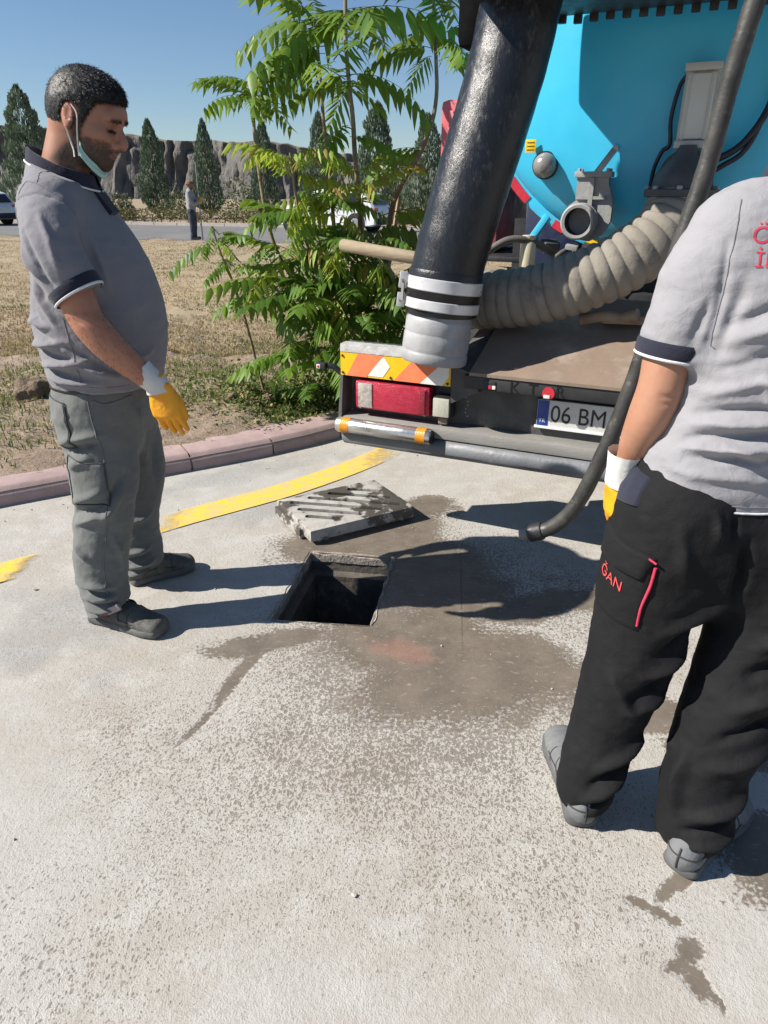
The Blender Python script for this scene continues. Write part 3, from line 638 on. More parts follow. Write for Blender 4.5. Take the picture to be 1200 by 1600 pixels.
# --- tree-of-heaven sapling: feathered leaves
def frond_mesh(seed, L_, droop, pairs, ll, lw, hang, yellow=0.0):
    rng = np.random.RandomState(seed); V = []; Fq = []; C = []
    def rp(u): return np.array([L_ * u * (1 - .12 * droop * u), .03 * math.sin(u * 3 + seed) * L_, -droop * L_ * .62 * u ** 2.1])
    n = 9
    for i in range(n):                                        # midrib, a thin square tube
        p = rp(i / (n - 1)); w = .0042 * (1 - .8 * i / (n - 1))
        for dy, dz in ((-w, -w), (w, -w), (w, w), (-w, w)): V.append(p + [0, dy, dz]); C.append((.3, .35, 0))
    for i in range(n - 1):
        for k in range(4): Fq.append((i * 4 + k, i * 4 + (k + 1) % 4, i * 4 + 4 + (k + 1) % 4, i * 4 + 4 + k))
    for i in range(pairs):
        u = .16 + .82 * i / (pairs - 1); p = rp(u); tdir = rp(min(1, u + .03)) - rp(u - .03); tdir /= np.linalg.norm(tdir); up = np.cross(np.cross(tdir, [0, 0, 1]), tdir); up /= np.linalg.norm(up); side = np.cross(up, tdir)
        for sg in (-1, 1):
            l = ll * (.62 + .55 * math.sin(math.pi * (.12 + .78 * u))) * rng.uniform(.82, 1.12); w = lw * rng.uniform(.85, 1.15)
            fw = .35 + .5 * u + rng.uniform(-.15, .15); h = hang + rng.uniform(-.25, .3)
            d = tdir * math.sin(fw) + side * sg * math.cos(fw); d = d * math.cos(h) - up * math.sin(h); d /= np.linalg.norm(d)
            nrm = np.cross(d, tdir) * sg; nrm /= np.linalg.norm(nrm) + 1e-9; wd = np.cross(nrm, d); b = len(V); tv = rng.rand(); yl = (rng.rand() < yellow) * rng.uniform(.2, .9)
            for uu, ww in ((.0, .10), (.22, 1), (.55, .78), (.8, .38)):
                c = p + d * (l * uu) + np.array([0, 0, -1]) * l * .22 * uu ** 2
                for s2, lift in ((-1, .22), (0, 0), (1, .22)): V.append(c + wd * s2 * ww * w * .5 + nrm * lift * ww * w * .5); C.append((tv, yl, 0))
            V.append(p + d * l + np.array([0, 0, -1]) * l * .26); C.append((tv, yl, 0))
            for k in range(3):
                for m in range(2): Fq.append((b + k * 3 + m, b + k * 3 + m + 1, b + k * 3 + m + 4, b + k * 3 + m + 3))
            for m in range(2): Fq.append((b + 9 + m, b + 10 + m, b + 12, b + 12))
    me = bpy.data.meshes.new('frond'); me.from_pydata([tuple(v) for v in V], [], [f if f[2] != f[3] else f[:3] for f in Fq]); me.update()
    at = me.color_attributes.new('tint', 'FLOAT_COLOR', 'POINT'); c = np.ones((len(V), 4), np.float32); c[:, :3] = C; at.data.foreach_set('color', c.ravel())
    me.polygons.foreach_set('use_smooth', [True] * len(me.polygons)); return me
ail_m = leaf_mat('sapling_leaves', (.045, .118, .020), (.150, .255, .034), .40, .5, .45)
ail_y = leaf_mat('sapling_young_leaves', (.20, .33, .035), (.34, .40, .06), .45, .4, .45)
FM = [frond_mesh(i, 1.0, d, n_, .26, .085, hg) for i, (d, n_, hg) in enumerate([(.45, 10, .35), (.75, 11, .5), (1.0, 10, .65), (.6, 9, .8), (.3, 11, .2), (.85, 9, .3)])]
FY = [frond_mesh(20 + i, 1.0, d, n_, .25, .085, hg, .25) for i, (d, n_, hg) in enumerate([(.7, 8, .7), (1.0, 9, .9), (.5, 8, .5)])]
for m in FM: m.materials.append(ail_m)
for m in FY: m.materials.append(ail_y)
ail = empty('sapling', (-.10, 5.0, .08), 0, 'tree-of-heaven sapling with feathery green leaves behind the kerb and truck', 'tree')
stem_m = surf('sapling_bark', (.27, .19, .12), (.20, .14, .09), 9, .85, bs=40, bstr=.4, dirt=(.33, .27, .19), dirt_scale=12)
def W2L(p): return (p[0] + .10, p[1] - 5.0, p[2] - .08)
STEMS = [([(-.10, 5.0, .05), (-.12, 5.0, .71), (-.17, 4.98, 1.44), (-.20, 5.0, 1.88), (-.235, 5.02, 2.3), (-.22, 5.05, 2.75)], .021, .010),
         ([(-.04, 5.04, .05), (.0, 5.08, .7), (.05, 5.12, 1.32), (.27, 5.18, 1.74), (.34, 5.2, 2.05), (.30, 5.2, 2.62)], .022, .010),
         ([(-.16, 4.98, .05), (-.45, 4.94, .65), (-.72, 4.9, 1.1), (-.80, 4.9, 1.66), (-.80, 4.9, 2.06)], .017, .009),
         ([(-.16, 5.06, .05), (-.3, 5.1, .8), (-.36, 5.1, 1.5), (-.40, 5.1, 2.05), (-.42, 5.1, 2.4)], .017, .008),
         ([(-.14, 4.95, .05), (-.32, 4.85, .7), (-.52, 4.8, 1.2), (-.58, 4.8, 1.66)], .014, .007),
         ([(-.85, 4.85, .1), (-.98, 4.82, .8), (-1.06, 4.8, 1.05), (-1.10, 4.8, 1.24)], .010, .006),
         ([(-.06, 5.0, .05), (.06, 4.9, .5), (.14, 4.85, .85)], .012, .006), ([(-.12, 4.93, .05), (-.25, 4.72, .45), (-.3, 4.62, .72)], .012, .006),
         ([(-.15, 4.97, .05), (-.4, 4.75, .3), (-.62, 4.62, .55)], .010, .005)]
for pts, r0, r1 in STEMS:
    c = catmull([W2L(p) for p in pts], 8); c = c + .006 * np.stack([vnoise(c, 6, 1), vnoise(c, 6, 2), 0 * c[:, 0]], 1)
    MB().tube(c, np.linspace(r0, r1, len(c)), 8).build('stem', stem_m, ail, 80)
frng = random.Random(19)
def frond(p, az, el, s, young=False, var=None, roll=None):
    me = (FY if young else FM)[frng.randrange(3 if young else 6) if var is None else var]
    o = bpy.data.objects.new('frond', me); COL.objects.link(o); o.parent = ail; o.location = W2L(p); o.rotation_mode = 'XYZ'
    o.rotation_euler = (frng.uniform(-.3, .3) if roll is None else roll, -el, az); o.scale = (s, s, s)
def tuft(p, n, s, el=(.1, .9), young=0.0, az0=None, spread=math.pi):
    for i in range(n):
        az = (2 * math.pi * i / n + frng.uniform(-.4, .4)) if az0 is None else az0 + frng.uniform(-spread, spread)
        frond((p[0] + frng.uniform(-.02, .02), p[1] + frng.uniform(-.02, .02), p[2] - frng.uniform(0, .14)), az, frng.uniform(*el), s * frng.uniform(.75, 1.15), frng.random() < young)
tuft((-.22, 5.05, 2.75), 8, .60, (.2, 1.0)); tuft((-.235, 5.02, 2.42), 5, .66, (0, .6)); tuft((-.42, 5.1, 2.42), 7, .56, (.1, .9)); tuft((-.20, 5.0, 2.12), 4, .55, (-.1, .4)); tuft((-.40, 5.1, 2.15), 2, .45, (-.1, .3))
tuft((-.36, 4.95, 2.28), 4, .55, (-.1, .5), 0, -2.2, .9); tuft((-.22, 5.0, 1.9), 3, .45, (-.2, .2))
tuft((.30, 5.2, 2.62), 8, .6, (.1, .9)); tuft((.33, 5.2, 2.3), 4, .5, (-.1, .4)); tuft((.28, 5.18, 1.80), 2, .5, (.1, .4), 0, 2.9, .3)
tuft((-.80, 4.9, 2.08), 9, .34, (.0, .8)); tuft((-.58, 4.8, 1.66), 8, .36, (.1, 1.0), .75); tuft((-.48, 4.85, 1.62), 3, .3, (.2, .9), .9)
tuft((-1.08, 4.8, 1.25), 7, .30, (.0, .8)); tuft((-1.0, 4.8, 1.08), 3, .32, (.0, .4))
tuft((-.17, 4.92, 1.55), 6, .40, (.1, .9), .9); tuft((-.3, 4.85, 1.40), 7, .42, (0, .8), .45)
for p, n, s, yg in [((-.42, 4.8, 1.28), 7, .48, .25), ((-.62, 4.8, 1.12), 7, .46, .2), ((-.3, 4.75, 1.08), 7, .5, .15), ((-.15, 4.8, .98), 7, .5, .05), ((-.5, 4.72, .88), 7, .5, .1), ((-.75, 4.75, .86), 5, .42, .1), ((.06, 4.85, .95), 7, .52, 0), ((.16, 4.85, .72), 7, .5, 0), ((-.2, 4.7, .72), 7, .5, .05), ((-.42, 4.65, .60), 6, .48, .1), ((-.02, 4.78, .58), 6, .5, 0), ((-.62, 4.64, .55), 5, .42, .1), ((-.26, 4.62, .46), 5, .42, 0), ((.1, 4.9, .42), 5, .45, 0), ((-.45, 4.6, .34), 4, .36, 0), ((.3, 4.95, .62), 4, .42, 0)]:
    tuft(p, n, s, (-.1, .75), yg)
frond((-.02, 4.9, 1.30), .12, .28, .72, False, 0, .1); frond((-.1, 4.95, 1.22), -.1, .2, .62, False, 3, 0); frond((-.25, 4.62, .62), -1.5, .3, .62, False, 2, 0); frond((-.2, 4.6, .5), -1.2, .2, .5, False, 2, 0);
frond((-.22, 4.8, 2.05), -2.0, .2, .5, False, 4, .3); frond((-.3, 4.85, 2.15), -1.2, .3, .55, False, 0, -.2)
for p, n, s, yg in [((.38, 5.2, 2.45), 3, .5, 0), ((-.45, 4.75, 1.45), 6, .42, .5), ((-.1, 4.85, 1.2), 6, .48, .1), ((-.68, 4.75, 1.0), 6, .45, .1), ((-.35, 4.7, .9), 6, .5, .1), ((.02, 4.75, .8), 6, .5, 0)]:
    tuft(p, n, s, (-.1, .7), yg)
stake = tag(MB().tube([(-.045, 5.9, .05), (.02, 5.88, .8), (.12, 5.85, 1.42)], [.02, .02, .017], 7).build('wooden_stake', surf('stake_wood', (.36, .25, .16), None, 9, .85, stretch=(3, 3, .4))), 'thin wooden stake leaning behind the sapling, above the broom handle', 'stake')
# ================================================================== TRUCK
TO = Vector((-.1763, 3.0158, 0)); TYAW = R(-24.512); TM = Matrix.Translation(TO) @ Matrix.Rotation(TYAW, 4, 'Z')
def thing_t(name, base, label, cat, group=None):
    r = empty(name, TM @ Vector(base), TYAW, label, cat, group); b = np.array(base, float)
    return r, (lambda *p: tuple(np.array(p[0] if len(p) == 1 else p, float) - b))
truck = empty('vacuum_truck', TO, TYAW, 'turquoise vacuum tanker truck parked with its tank end and bumper towards us', 'truck')

turq = NT('turquoise_paint'); v = turq.noise(3, 5, .6)
tc_ = turq.mix(turq.ramp(v, .3, .7), (.048, .52, .80), (.043, .485, .75)); streak = turq.ramp(turq.noise(7, 7, .7, turq.mapping((1.2, 1.2, .12))), .56, .78, 0, .22)
grim = turq.math('MULTIPLY', turq.ramp(turq.sep()[2], 1.62, 1.22), turq.ramp(turq.noise(14, 7, .72), .42, .72, 0, .6)); turq.base(turq.mix(grim, turq.mix(streak, tc_, (.16, .36, .46)), (.20, .22, .21))); turq.rough(turq.ramp(turq.noise(8, 4), .3, .7, .34, .48)); turq.bump(turq.noise(2.2, 3), .08, .03); turq_m = turq.m
black_d = surf('dusty_black_steel', (.055, .056, .058), (.095, .093, .09), 7, .68, bs=70, bstr=.35, bd=.004, dirt=(.25, .225, .19), dirt_scale=6, dirt_lo=.56, dirt_hi=.85)
black_m = surf('black_steel', (.016, .016, .018), (.028, .028, .03), 7, .5, bs=50, bstr=.2)
grey_d = surf('dusty_grey_steel', (.27, .26, .24), (.18, .178, .17), 5, .75, bs=60, bstr=.4, bd=.004, dirt=(.36, .33, .28), dirt_scale=5, dirt_lo=.5, dirt_hi=.8, stretch=(.6, 2, 2))
tube_m = surf('scuffed_round_bar', (.17, .177, .19), (.12, .127, .138), 5, .5, bs=60, bstr=.45, bd=.004, dirt=(.30, .29, .27), dirt_scale=14, dirt_lo=.6, dirt_hi=.78)
chrome = surf('stainless_tube', (.62, .61, .58), (.5, .49, .47), 4, .28, .85, bs=60, bstr=.1, stretch=(1, 8, 8), dirt=(.34, .31, .27), dirt_scale=9, dirt_lo=.58, dirt_hi=.8)
white_p2 = surf('chalky_white_paint', (.37, .375, .385), (.26, .262, .27), 7, .45, bs=45, bstr=.35, bd=.004, dirt=(.25, .25, .26), dirt_scale=11, dirt_lo=.60, dirt_hi=.78)
deck_m = surf('rusty_deck_plate', (.25, .185, .14), (.185, .135, .10), 4, .66, bs=40, bstr=.3, dirt=(.34, .28, .225), dirt_scale=4, dirt_lo=.48, dirt_hi=.75)
rust_m = surf('muddy_fitting', (.26, .20, .135), (.18, .13, .09), 12, .85, bs=50, bstr=.5)
valve_m = surf('cast_grey_paint', (.33, .33, .32), (.27, .27, .265), 8, .62, bs=90, bstr=.35, dirt=(.30, .285, .26), dirt_scale=10, dirt_lo=.58)
orange_m = surf('orange_reflector', (.75, .30, .02), (.62, .22, .02), 60, .25, bs=240, bstr=.5)
def flat(name, c, rough=.45, sc=20): return surf(name, c, tuple(x * .88 for x in c), sc, rough, bs=140, bstr=.15, bd=.002)
red_ref = flat('red_reflective', (.55, .025, .045)); yel_ref = flat('yellow_reflective', (.88, .52, .01)); sal_ref = surf('orange_reflective', (.85, .24, .10), (.80, .20, .09), 20, .45, bs=140, bstr=.15, dirt=(.45, .15, .08), dirt_scale=22, dirt_lo=.66, dirt_hi=.7); whi_ref = flat('white_reflective', (.78, .78, .75))
navy_m = surf('navy_paint', (.010, .018, .06), None, 8, .5); redbox_m = surf('faded_red_plastic', (.50, .085, .10), (.44, .07, .085), 5, .5, bs=60, bstr=.1, dirt=(.52, .25, .24), dirt_scale=5)
cable_m = surf('cable_rubber', (.012, .014, .03), None, 9, .5); cream_m = surf('cream_bottle', (.62, .57, .42), None, 8, .4); pale_m = surf('lamp_housing', (.52, .52, .49), (.46, .46, .43), 6, .5, bstr=.1)

# tank shell and dished end
TCW, TCZ, TRr = 1.12, 2.03, .85
def lathe_a(prof, c=(TCW, TCZ), n=96, cap=False): return MB().lathe(prof, n, (c[0], 0, c[1]), (0, 1, 0), cap)
prof = [(.0005, .596), (.10, .597), (.25, .606), (.42, .627), (.56, .655), (.66, .685), (.73, .718), (.78, .755), (.81, .80), (.815, .85)]
tank = lathe_a(prof).build('tank', turq_m, truck, 60)
lathe_a([(.80, .815), (.845, .812), (.858, .82), (.862, .87), (.85, .90), (.85, 5.55), (.80, 5.65), (.4, 5.75), (.001, 5.78)]).build('tank_shell', turq_m, tank, 40)
def tape(a0, a1, m, r0=.822, r1=.858):
    n = 8; vs = []
    for i in range(n + 1):
        q = a0 + (a1 - a0) * i / n
        for r, aa in ((r0, .8105), (r1, .8085), (.8635, .825), (.8635, .86)): vs.append((TCW + r * math.sin(q), aa - .002, TCZ - r * math.cos(q)))
    fs = [(4 * i + k, 4 * i + k + 1, 4 * i + 5 + k, 4 * i + 4 + k) for i in range(n) for k in range(3)]
    MB().add(vs, fs).build('reflective_tape', m, tank, 60)
for q0, q1, m_ in ((-62, -54, red_ref), (-51, -42, red_ref), (-31, -27, red_ref), (-19, -14.5, yel_ref), (-11.5, 1, red_ref), (4, 9, yel_ref), (13, 24, red_ref), (28, 33, yel_ref), (37, 48, red_ref)): tape(R(q0), R(q1), m_)
# latches on the tank edge
for q in (-34, -52): 
    c = Vector((TCW + .87 * math.sin(R(q)), .83, TCZ - .87 * math.cos(R(q)))); d = Vector((math.sin(R(q)), 0, -math.cos(R(q))))
    m = MB().bar(c - d * .04, c + d * .11, .05, .03, bevel=.006); m.bar(c + d * .09 + Vector((0, -.04, 0)), c + d * .09 + Vector((0, .1, 0)), .03, .03, bevel=.005); m.build('edge_latch', turq_m, tank)
# round lamp, stickers, cables, work lamp on the tank end
dl = MB().lathe([(.001, -.046), (.018, -.044), (.034, -.034), (.046, -.018), (.050, 0), (.050, .03)], 28, (.655, .665, 1.545), (0, 1, .05)).build('round_lamp', surf('smoked_lens', (.20, .19, .185), (.27, .26, .25), 9, .22, .2, bs=120, bstr=.2), tank, 60)
MB().lathe([(.0505, .0), (.056, .0), (.056, .03)], 28, (.655, .675, 1.545), (0, 1, .05)).build('lamp_ring', black_m, dl, 40)
MB().box((.588, .663, 1.62), (.046, .004, .05), bevel=.001).build('sticker', yel_ref, tank); MB().box((.845, .675, 1.515), (.075, .004, .036), bevel=.001).build('sticker', yel_ref, tank)
for k in range(3): MB().box((.588, .6602, 1.606 + .014 * k), (.032, .002, .003)).build('sticker_print', surf('print_ink', (.12, .10, .03), None, 9, .6, bstr=0) if k == 0 else bpy.data.materials['print_ink'], tank)
wl_ = MB().box((1.243, .545, 1.728), (.118, .05, .262), bevel=.004).build('work_lamp', pale_m, tank)
MB().box((1.243, .51, 1.728), (.10, .022, .215), bevel=.01).build('lamp_lens', surf('lamp_diffuser', (.60, .60, .56), (.55, .55, .52), 5, .35, bstr=.05), wl_)
for z in (1.855, 1.603): MB().box((1.243, .528, z), (.126, .072, .026), bevel=.004).build('end_cap', pale_m, wl_)
for x in (1.206, 1.280): MB().box((x, .503, 1.728), (.010, .014, .218), bevel=.003).build('lens_rib', pale_m, wl_)
MB().box((1.245, .60, 1.70), (.05, .09, .05)).build('bracket', valve_m, wl_)
def cable(pts, r=.008, m=None): return MB().tube(catmull(pts, 8), r, 8).build('cable', m or cable_m, tank, 80)
cable([(1.19, .55, 1.84), (1.165, .56, 1.80), (1.15, .575, 1.70), (1.16, .575, 1.61), (1.135, .58, 1.585), (1.115, .585, 1.53), (1.11, .57, 1.46)])
cable([(1.52, .60, 2.0), (1.49, .59, 1.75), (1.43, .585, 1.62), (1.35, .585, 1.56), (1.27, .58, 1.545)], .013); cable([(1.50, .60, 1.80), (1.44, .585, 1.60), (1.36, .58, 1.53), (1.27, .56, 1.48)], .010)
# suction connection: bell, flange, neck
el = MB().lathe([(.115, 1.33), (.118, 1.42), (.135, 1.425), (.135, 1.448), (.112, 1.452), (.105, 1.50), (.070, 1.54), (.036, 1.575), (.030, 1.60)], 32, (1.235, .47, 0), (0, 0, 1)).build('suction_bell', surf('dark_grey_casting', (.075, .077, .08), (.055, .055, .06), 6, .6, bs=60, bstr=.2), tank, 50)
MB().tube([(1.235, .47, 1.50), (1.235, .60, 1.50), (1.235, .75, 1.50)], .09, 24).build('neck_pipe', bpy.data.materials['dark_grey_casting'], el, 60)
for k in range(8):
    q = k * math.pi / 4; MB().lathe([(.001, .0), (.011, .0), (.011, .012), (.001, .013)], 6, (1.235 + .123 * math.cos(q), .47 + .123 * math.sin(q), 1.449), (0, 0, 1)).build('bolt', valve_m, el)
# gate valve with open port and lever
px_, pa_, pz_ = .852, .50, 1.328
vb = MB(); outl = [(-.085, -.005), (-.075, -.055), (-.04, -.09), (.02, -.10), (.07, -.075), (.10, -.02), (.10, .06), (.075, .125), (.075, .15), (-.055, .15), (-.05, .06), (-.078, .04)]
Mv = Matrix.Translation((px_ + .02, .60, pz_ + .02)) @ Matrix.Rotation(R(90), 4, 'X')
vb.prism(outl, -.028, .03, Mv); vb.bar((px_ + .03, .563, pz_ - .02), (px_ + .03, .563, pz_ + .165), .016, .018); vb.bar((px_ - .03, .565, pz_ + .09), (px_ + .09, .565, pz_ + .09), .018, .012)
valve = vb.build('gate_valve', valve_m, tank, 30)
fl = MB().box((px_ + .03, .60, pz_ + .178), (.150, .085, .022), bevel=.004)
for k in (-1, 1):
    for j in (-1, 1): fl.lathe([(.009, 0), (.009, .012), (.001, .013)], 6, (px_ + .03 + k * .058, .60 + j * .028, pz_ + .188), (0, 0, 1))
fl.build('bonnet_flange', valve_m, valve, 30)
MB().lathe([(.060, .085), (.072, .075), (.072, .05), (.067, .047), (.067, .03), (.072, .027), (.072, .012), (.070, .008), (.070, -.012), (.064, -.016), (.053, -.014), (.052, .10), (.001, .105)], 36, (px_, pa_ + .0, pz_), (0, 1, 0)).build('port', valve_m, valve, 40)
MB().lathe([(.0518, -.008), (.0515, .09), (.001, .092)], 32, (px_, pa_, pz_), (0, 1, 0)).build('port_bore_shade', black_m, valve, 40)  # black liner painted in for the shade inside the open port
a_, b_ = Vector((px_ + .035, .60, pz_ + .18)), Vector((px_ + .098, .615, pz_ + .272))
lev = MB().bar(a_, b_, .026, .010, up=(0, 1, 0), bevel=.004); lev.lathe([(.0135, -.005), (.0135, .005)], 14, b_, (0, 1, 0), True); lev.build('lever', surf('bare_lever', (.33, .32, .30), None, 10, .4, .6), valve, 40)
# overhead boom cradle
sad_m = surf('matt_black_rubber', (.006, .006, .007), None, 9, .95, bs=60, bstr=.3, spec=.1)
ob = empty('boom_cradle', (0, 0, 0)); ob.parent = truck
MB().box((1.50, .152, 2.18), (2.0, .60, .29), bevel=.01).build('cradle_box', black_m, ob)
for k in range(33): MB().box((.55 + k * .058, .446, 2.026 + random.uniform(-.004, .004)), (.030, .022, .03), bevel=.004).build('rubber_tooth', black_m, ob)
MB().box((.455, .23, 2.0), (.09, .16, .17), bevel=.03).build('hose_saddle', sad_m, ob)
MB().tube([(.47, .25, 2.05), (.60, .25, 2.15), (.8, .25, 2.2)], .04, 10).build('saddle_arm', black_m, ob)
# chassis, clutter behind the deck
for w_ in (.72, 1.52): MB().box((w_, 3.9, .93), (.09, 6.6, .24), bevel=.01).build('chassis_rail', black_m, truck)
for a__ in (.95, 2.6, 4.4): MB().box((1.12, a__, .93), (.72, .12, .16), bevel=.01).build('cross_member', black_m, truck)
MB().box((.62, 1.5, 1.24), (.30, .7, .36), bevel=.02).build('battery_box', navy_m, truck)
MB().box((1.12, 1.35, 1.10), (1.5, .05, .42)).build('splash_board', black_m, truck)
bt = MB().lathe([(.001, 0), (.034, 0), (.036, .01), (.036, .10), (.028, .118), (.030, .122), (.030, .14), (.001, .141)], 20, (.60, .72, 1.12), (0, 0, 1)).build('oil_bottle', cream_m, truck, 40)
hm = surf('hydraulic_hose', (.07, .065, .06), (.11, .10, .09), 9, .7, bs=90, bstr=.3)
for p, r in ([[(.42, .62, 1.18), (.52, .66, 1.24), (.62, .72, 1.23), (.72, .85, 1.16)], .017], [[(.55, .6, .98), (.58, .62, 1.06), (.64, .68, 1.11), (.72, .8, 1.12)], .013], [[(.62, .75, .98), (.66, .74, 1.08), (.75, .8, 1.19), (.86, .95, 1.2)], .011], [[(.7, .9, .95), (.80, .82, 1.10), (.92, .9, 1.06), (1.05, 1.0, 1.14)], .014]):
    MB().tube(catmull(p, 8), r, 10).build('hydraulic_hose', hm, truck, 80)
MB().bar((.44, .50, 1.08), (.86, .60, 1.035), .03, .028, bevel=.004).build('frame_bar', rust_m, truck); MB().tube([(.70, .62, 1.03), (.79, .72, 1.15)], .004, 6).build('stay_wire', grey_d, truck)
crng = random.Random(4)
for k in range(11):
    c = (.66 + crng.random() * .42, .78 + crng.random() * .3, 1.02 + crng.random() * .19); MB().box(c, (.03 + crng.random() * .06, .03 + crng.random() * .05, .02 + crng.random() * .05), Matrix.Rotation(crng.random() * 3, 3, Vector((crng.random(), crng.random(), crng.random())).normalized()), .004).build('fitting', [black_d, grey_d, valve_m, black_m][k % 4], truck)
# sloping rear deck plate
da, dz = .56, .235; sl_ = math.atan2(dz, da + .01)
m = MB(); m.add([(.585, -.036, .785), (1.95, -.036, .785), (1.95, da, .785 + dz), (.60, da, .785 + dz), (.585, -.036, .773), (1.95, -.036, .773), (1.95, da, .773 + dz), (.60, da, .773 + dz)], [(0, 1, 2, 3), (7, 6, 5, 4), (0, 4, 5, 1), (1, 5, 6, 2), (2, 6, 7, 3), (3, 7, 4, 0)]); m.build('deck_plate', deck_m, truck)
m = MB(); m.add([(.50, -.005, .80), (.585, -.005, .775), (.60, .40, .93), (.50, .40, .90), (.50, -.005, .64), (.62, -.005, .70), (.62, .4, .7), (.5, .4, .7)], [(0, 1, 2, 3), (7, 6, 5, 4), (0, 4, 5, 1), (1, 5, 6, 2), (2, 6, 7, 3), (3, 7, 4, 0)]); m.build('deck_cheek', black_d, truck)
MB().tube(catmull([(.94, .30, .965), (1.02, .30, .985), (1.09, .32, .98), (1.16, .30, 1.0)], 6), .024, 12).build('drain_pipe', rust_m, truck, 60); MB().box((1.10, .36, .975), (.16, .12, .035), R(8), .006).build('foot_bracket', rust_m, truck)
# bumper assembly
bmp = empty('rear_bumper', (0, 0, 0)); bmp.parent = truck
MB().box((1.125, .085, .66), (2.24, .03, .27), bevel=.005).build('back_plate', black_d, bmp)
MB().box((1.27, .035, .745), (1.42, .13, .055), bevel=.008).build('upper_rail', black_m, bmp)
MB().box((1.125, .030, .507), (2.26, .11, .048), bevel=.012).build('step_ledge', grey_d, bmp)
MB().tube([(.0, 0, .440), (.006, 0, .440), (2.244, 0, .440), (2.25, 0, .440)], [.036, .042, .042, .036], 32).build('underrun_bar', tube_m, bmp, 50)
for w_ in (.6, 1.65): MB().box((w_, .25, .50), (.08, .36, .10), bevel=.01).build('bumper_arm', black_m, bmp)
def reflectors(m0):
    pass
def side_kit(f, tag_):
    """marker panel and lights for one end; f maps a width coordinate"""
    def bx(c, d, b=.003): return MB().box((f(c[0]), c[1], c[2]), d, bevel=b)
    bx((.241, .05, .775), (.512, .10, .135), .004).build('panel_housing', black_d, bmp)
    def poly(p, m, a=-.0035, nm='panel_stripe'):
        q = [(f(-.014 + u * .51), a, .71 + v * .10) for u, v in p]; qb = [(x, a + .003, z) for x, _, z in q]; n = len(q)
        MB().add(q + qb, [tuple(range(n)), tuple(reversed(range(n, 2 * n)))] + [(i, (i + 1) % n, n + (i + 1) % n, n + i) for i in range(n)]).build(nm, m, bmp, 20)
    poly([(0, 0), (1, 0), (1, 1), (0, 1)], yel_ref, -.002, 'marker_panel')
    poly([(.055, .0), (.245, .0), (.405, 1), (.17, 1)], sal_ref); poly([(.245, .08), (.40, .08), (.465, .55), (.405, .97)], whi_ref)
    poly([(.50, 0), (.735, 0), (.935, 1), (.68, 1)], sal_ref); poly([(.735, 0), (.93, 0), (.985, .4), (.985, .75), (.925, .93)], whi_ref)
    n = 26; vs = []
    for i in range(n + 1):
        w_ = -.014 + .51 * i / n
        for z, aa in ((.812, -.004), (.829, -.004 - .0012 * math.sin(i * 2.7)), (.845, -.002 + .0012 * math.sin(i * 1.9 + 1)), (.847, .05)): vs.append((f(w_), aa, z + .0008 * math.sin(i * 3.3)))
    MB().add(vs, [(4 * i + k, 4 * i + 4 + k, 4 * i + 5 + k, 4 * i + 1 + k) for i in range(n) for k in range(3)]).build('foil_strip', surf('crumpled_foil', (.66, .66, .64), (.5, .5, .48), 30, .4, .25, bs=90, bstr=.5) if 'crumpled_foil' not in bpy.data.materials else bpy.data.materials['crumpled_foil'], bmp, 20)
    for u, v in ((.02, .85), (.02, .12), (.47, .1), (.975, .1), (.975, .9)): MB().lathe([(.006, 0), (.004, -.004), (.001, -.005)], 8, (f(-.014 + u * .51), -.004, .71 + v * .1), (0, 1, 0)).build('rivet', black_m, bmp)
    hs = bx((.23, .035, .630), (.352, .075, .128), .015).build('tail_light', surf('tail_light_red', (.46, .022, .055), (.36, .014, .04), 30, .3, bs=130, bstr=.7, bd=.004, stretch=(1, 1, 2.5), dirt=(.40, .12, .12), dirt_scale=16, dirt_lo=.6, dirt_hi=.8) if 'tail_light_red' not in bpy.data.materials else bpy.data.materials['tail_light_red'], bmp)
    bx((.105, -.004, .630), (.068, .008, .108), .004).build('clear_lens', surf('dirty_clear_lens', (.50, .46, .42), (.34, .31, .28), 60, .35, bs=90, bstr=.6, dirt=(.2, .18, .16), dirt_scale=30) if 'dirty_clear_lens' not in bpy.data.materials else bpy.data.materials['dirty_clear_lens'], hs)
    bx((.268, -.0045, .630), (.245, .006, .112), .004).build('lens_panel', bpy.data.materials['tail_light_red'], hs)
    bx((.372, -.0085, .630), (.030, .004, .100), .002).build('reflector_lens', bpy.data.materials['tail_light_dark'] if 'tail_light_dark' in bpy.data.materials else surf('tail_light_dark', (.30, .012, .03), (.22, .01, .025), 60, .25, bs=260, bstr=.9, bd=.004), hs)
    for u in (.08, .385):
        for z in (.575, .682): MB().lathe([(.006, 0), (.006, -.004), (.001, -.004)], 8, (f(u), -.001, z), (0, 1, 0)).build('screw', grey_d, hs)
    rl = bx((.462, .03, .615), (.082, .07, .092), .010).build('reversing_lamp', black_m, bmp)
    bx((.460, -.006, .617), (.072, .012, .080), .006).build('lamp_glass', surf('ribbed_glass', (.50, .50, .42), (.42, .42, .35), 40, .3, bs=80, bstr=.6, stretch=(6, 1, .3)) if 'ribbed_glass' not in bpy.data.materials else bpy.data.materials['ribbed_glass'], rl)
    bx((.462, .02, .556), (.04, .02, .03), .003).build('lamp_foot', rust_m, rl)
    x0, x1 = f(-.012), f(.437); cyl = MB().tube([(x0, -.05, .498), (x0 + (x1 - x0) * .02, -.05, .498), (x1 - (x1 - x0) * .02, -.05, .498), (x1, -.05, .498)], [.029, .034, .034, .031], 28).build('step_tube', chrome, bmp, 50)
    for u in (.035, .395): MB().tube([(f(u - .021), -.05, .498), (f(u + .021), -.05, .498)], .0348, 28, False).build('orange_reflector', orange_m, cyl, 60)
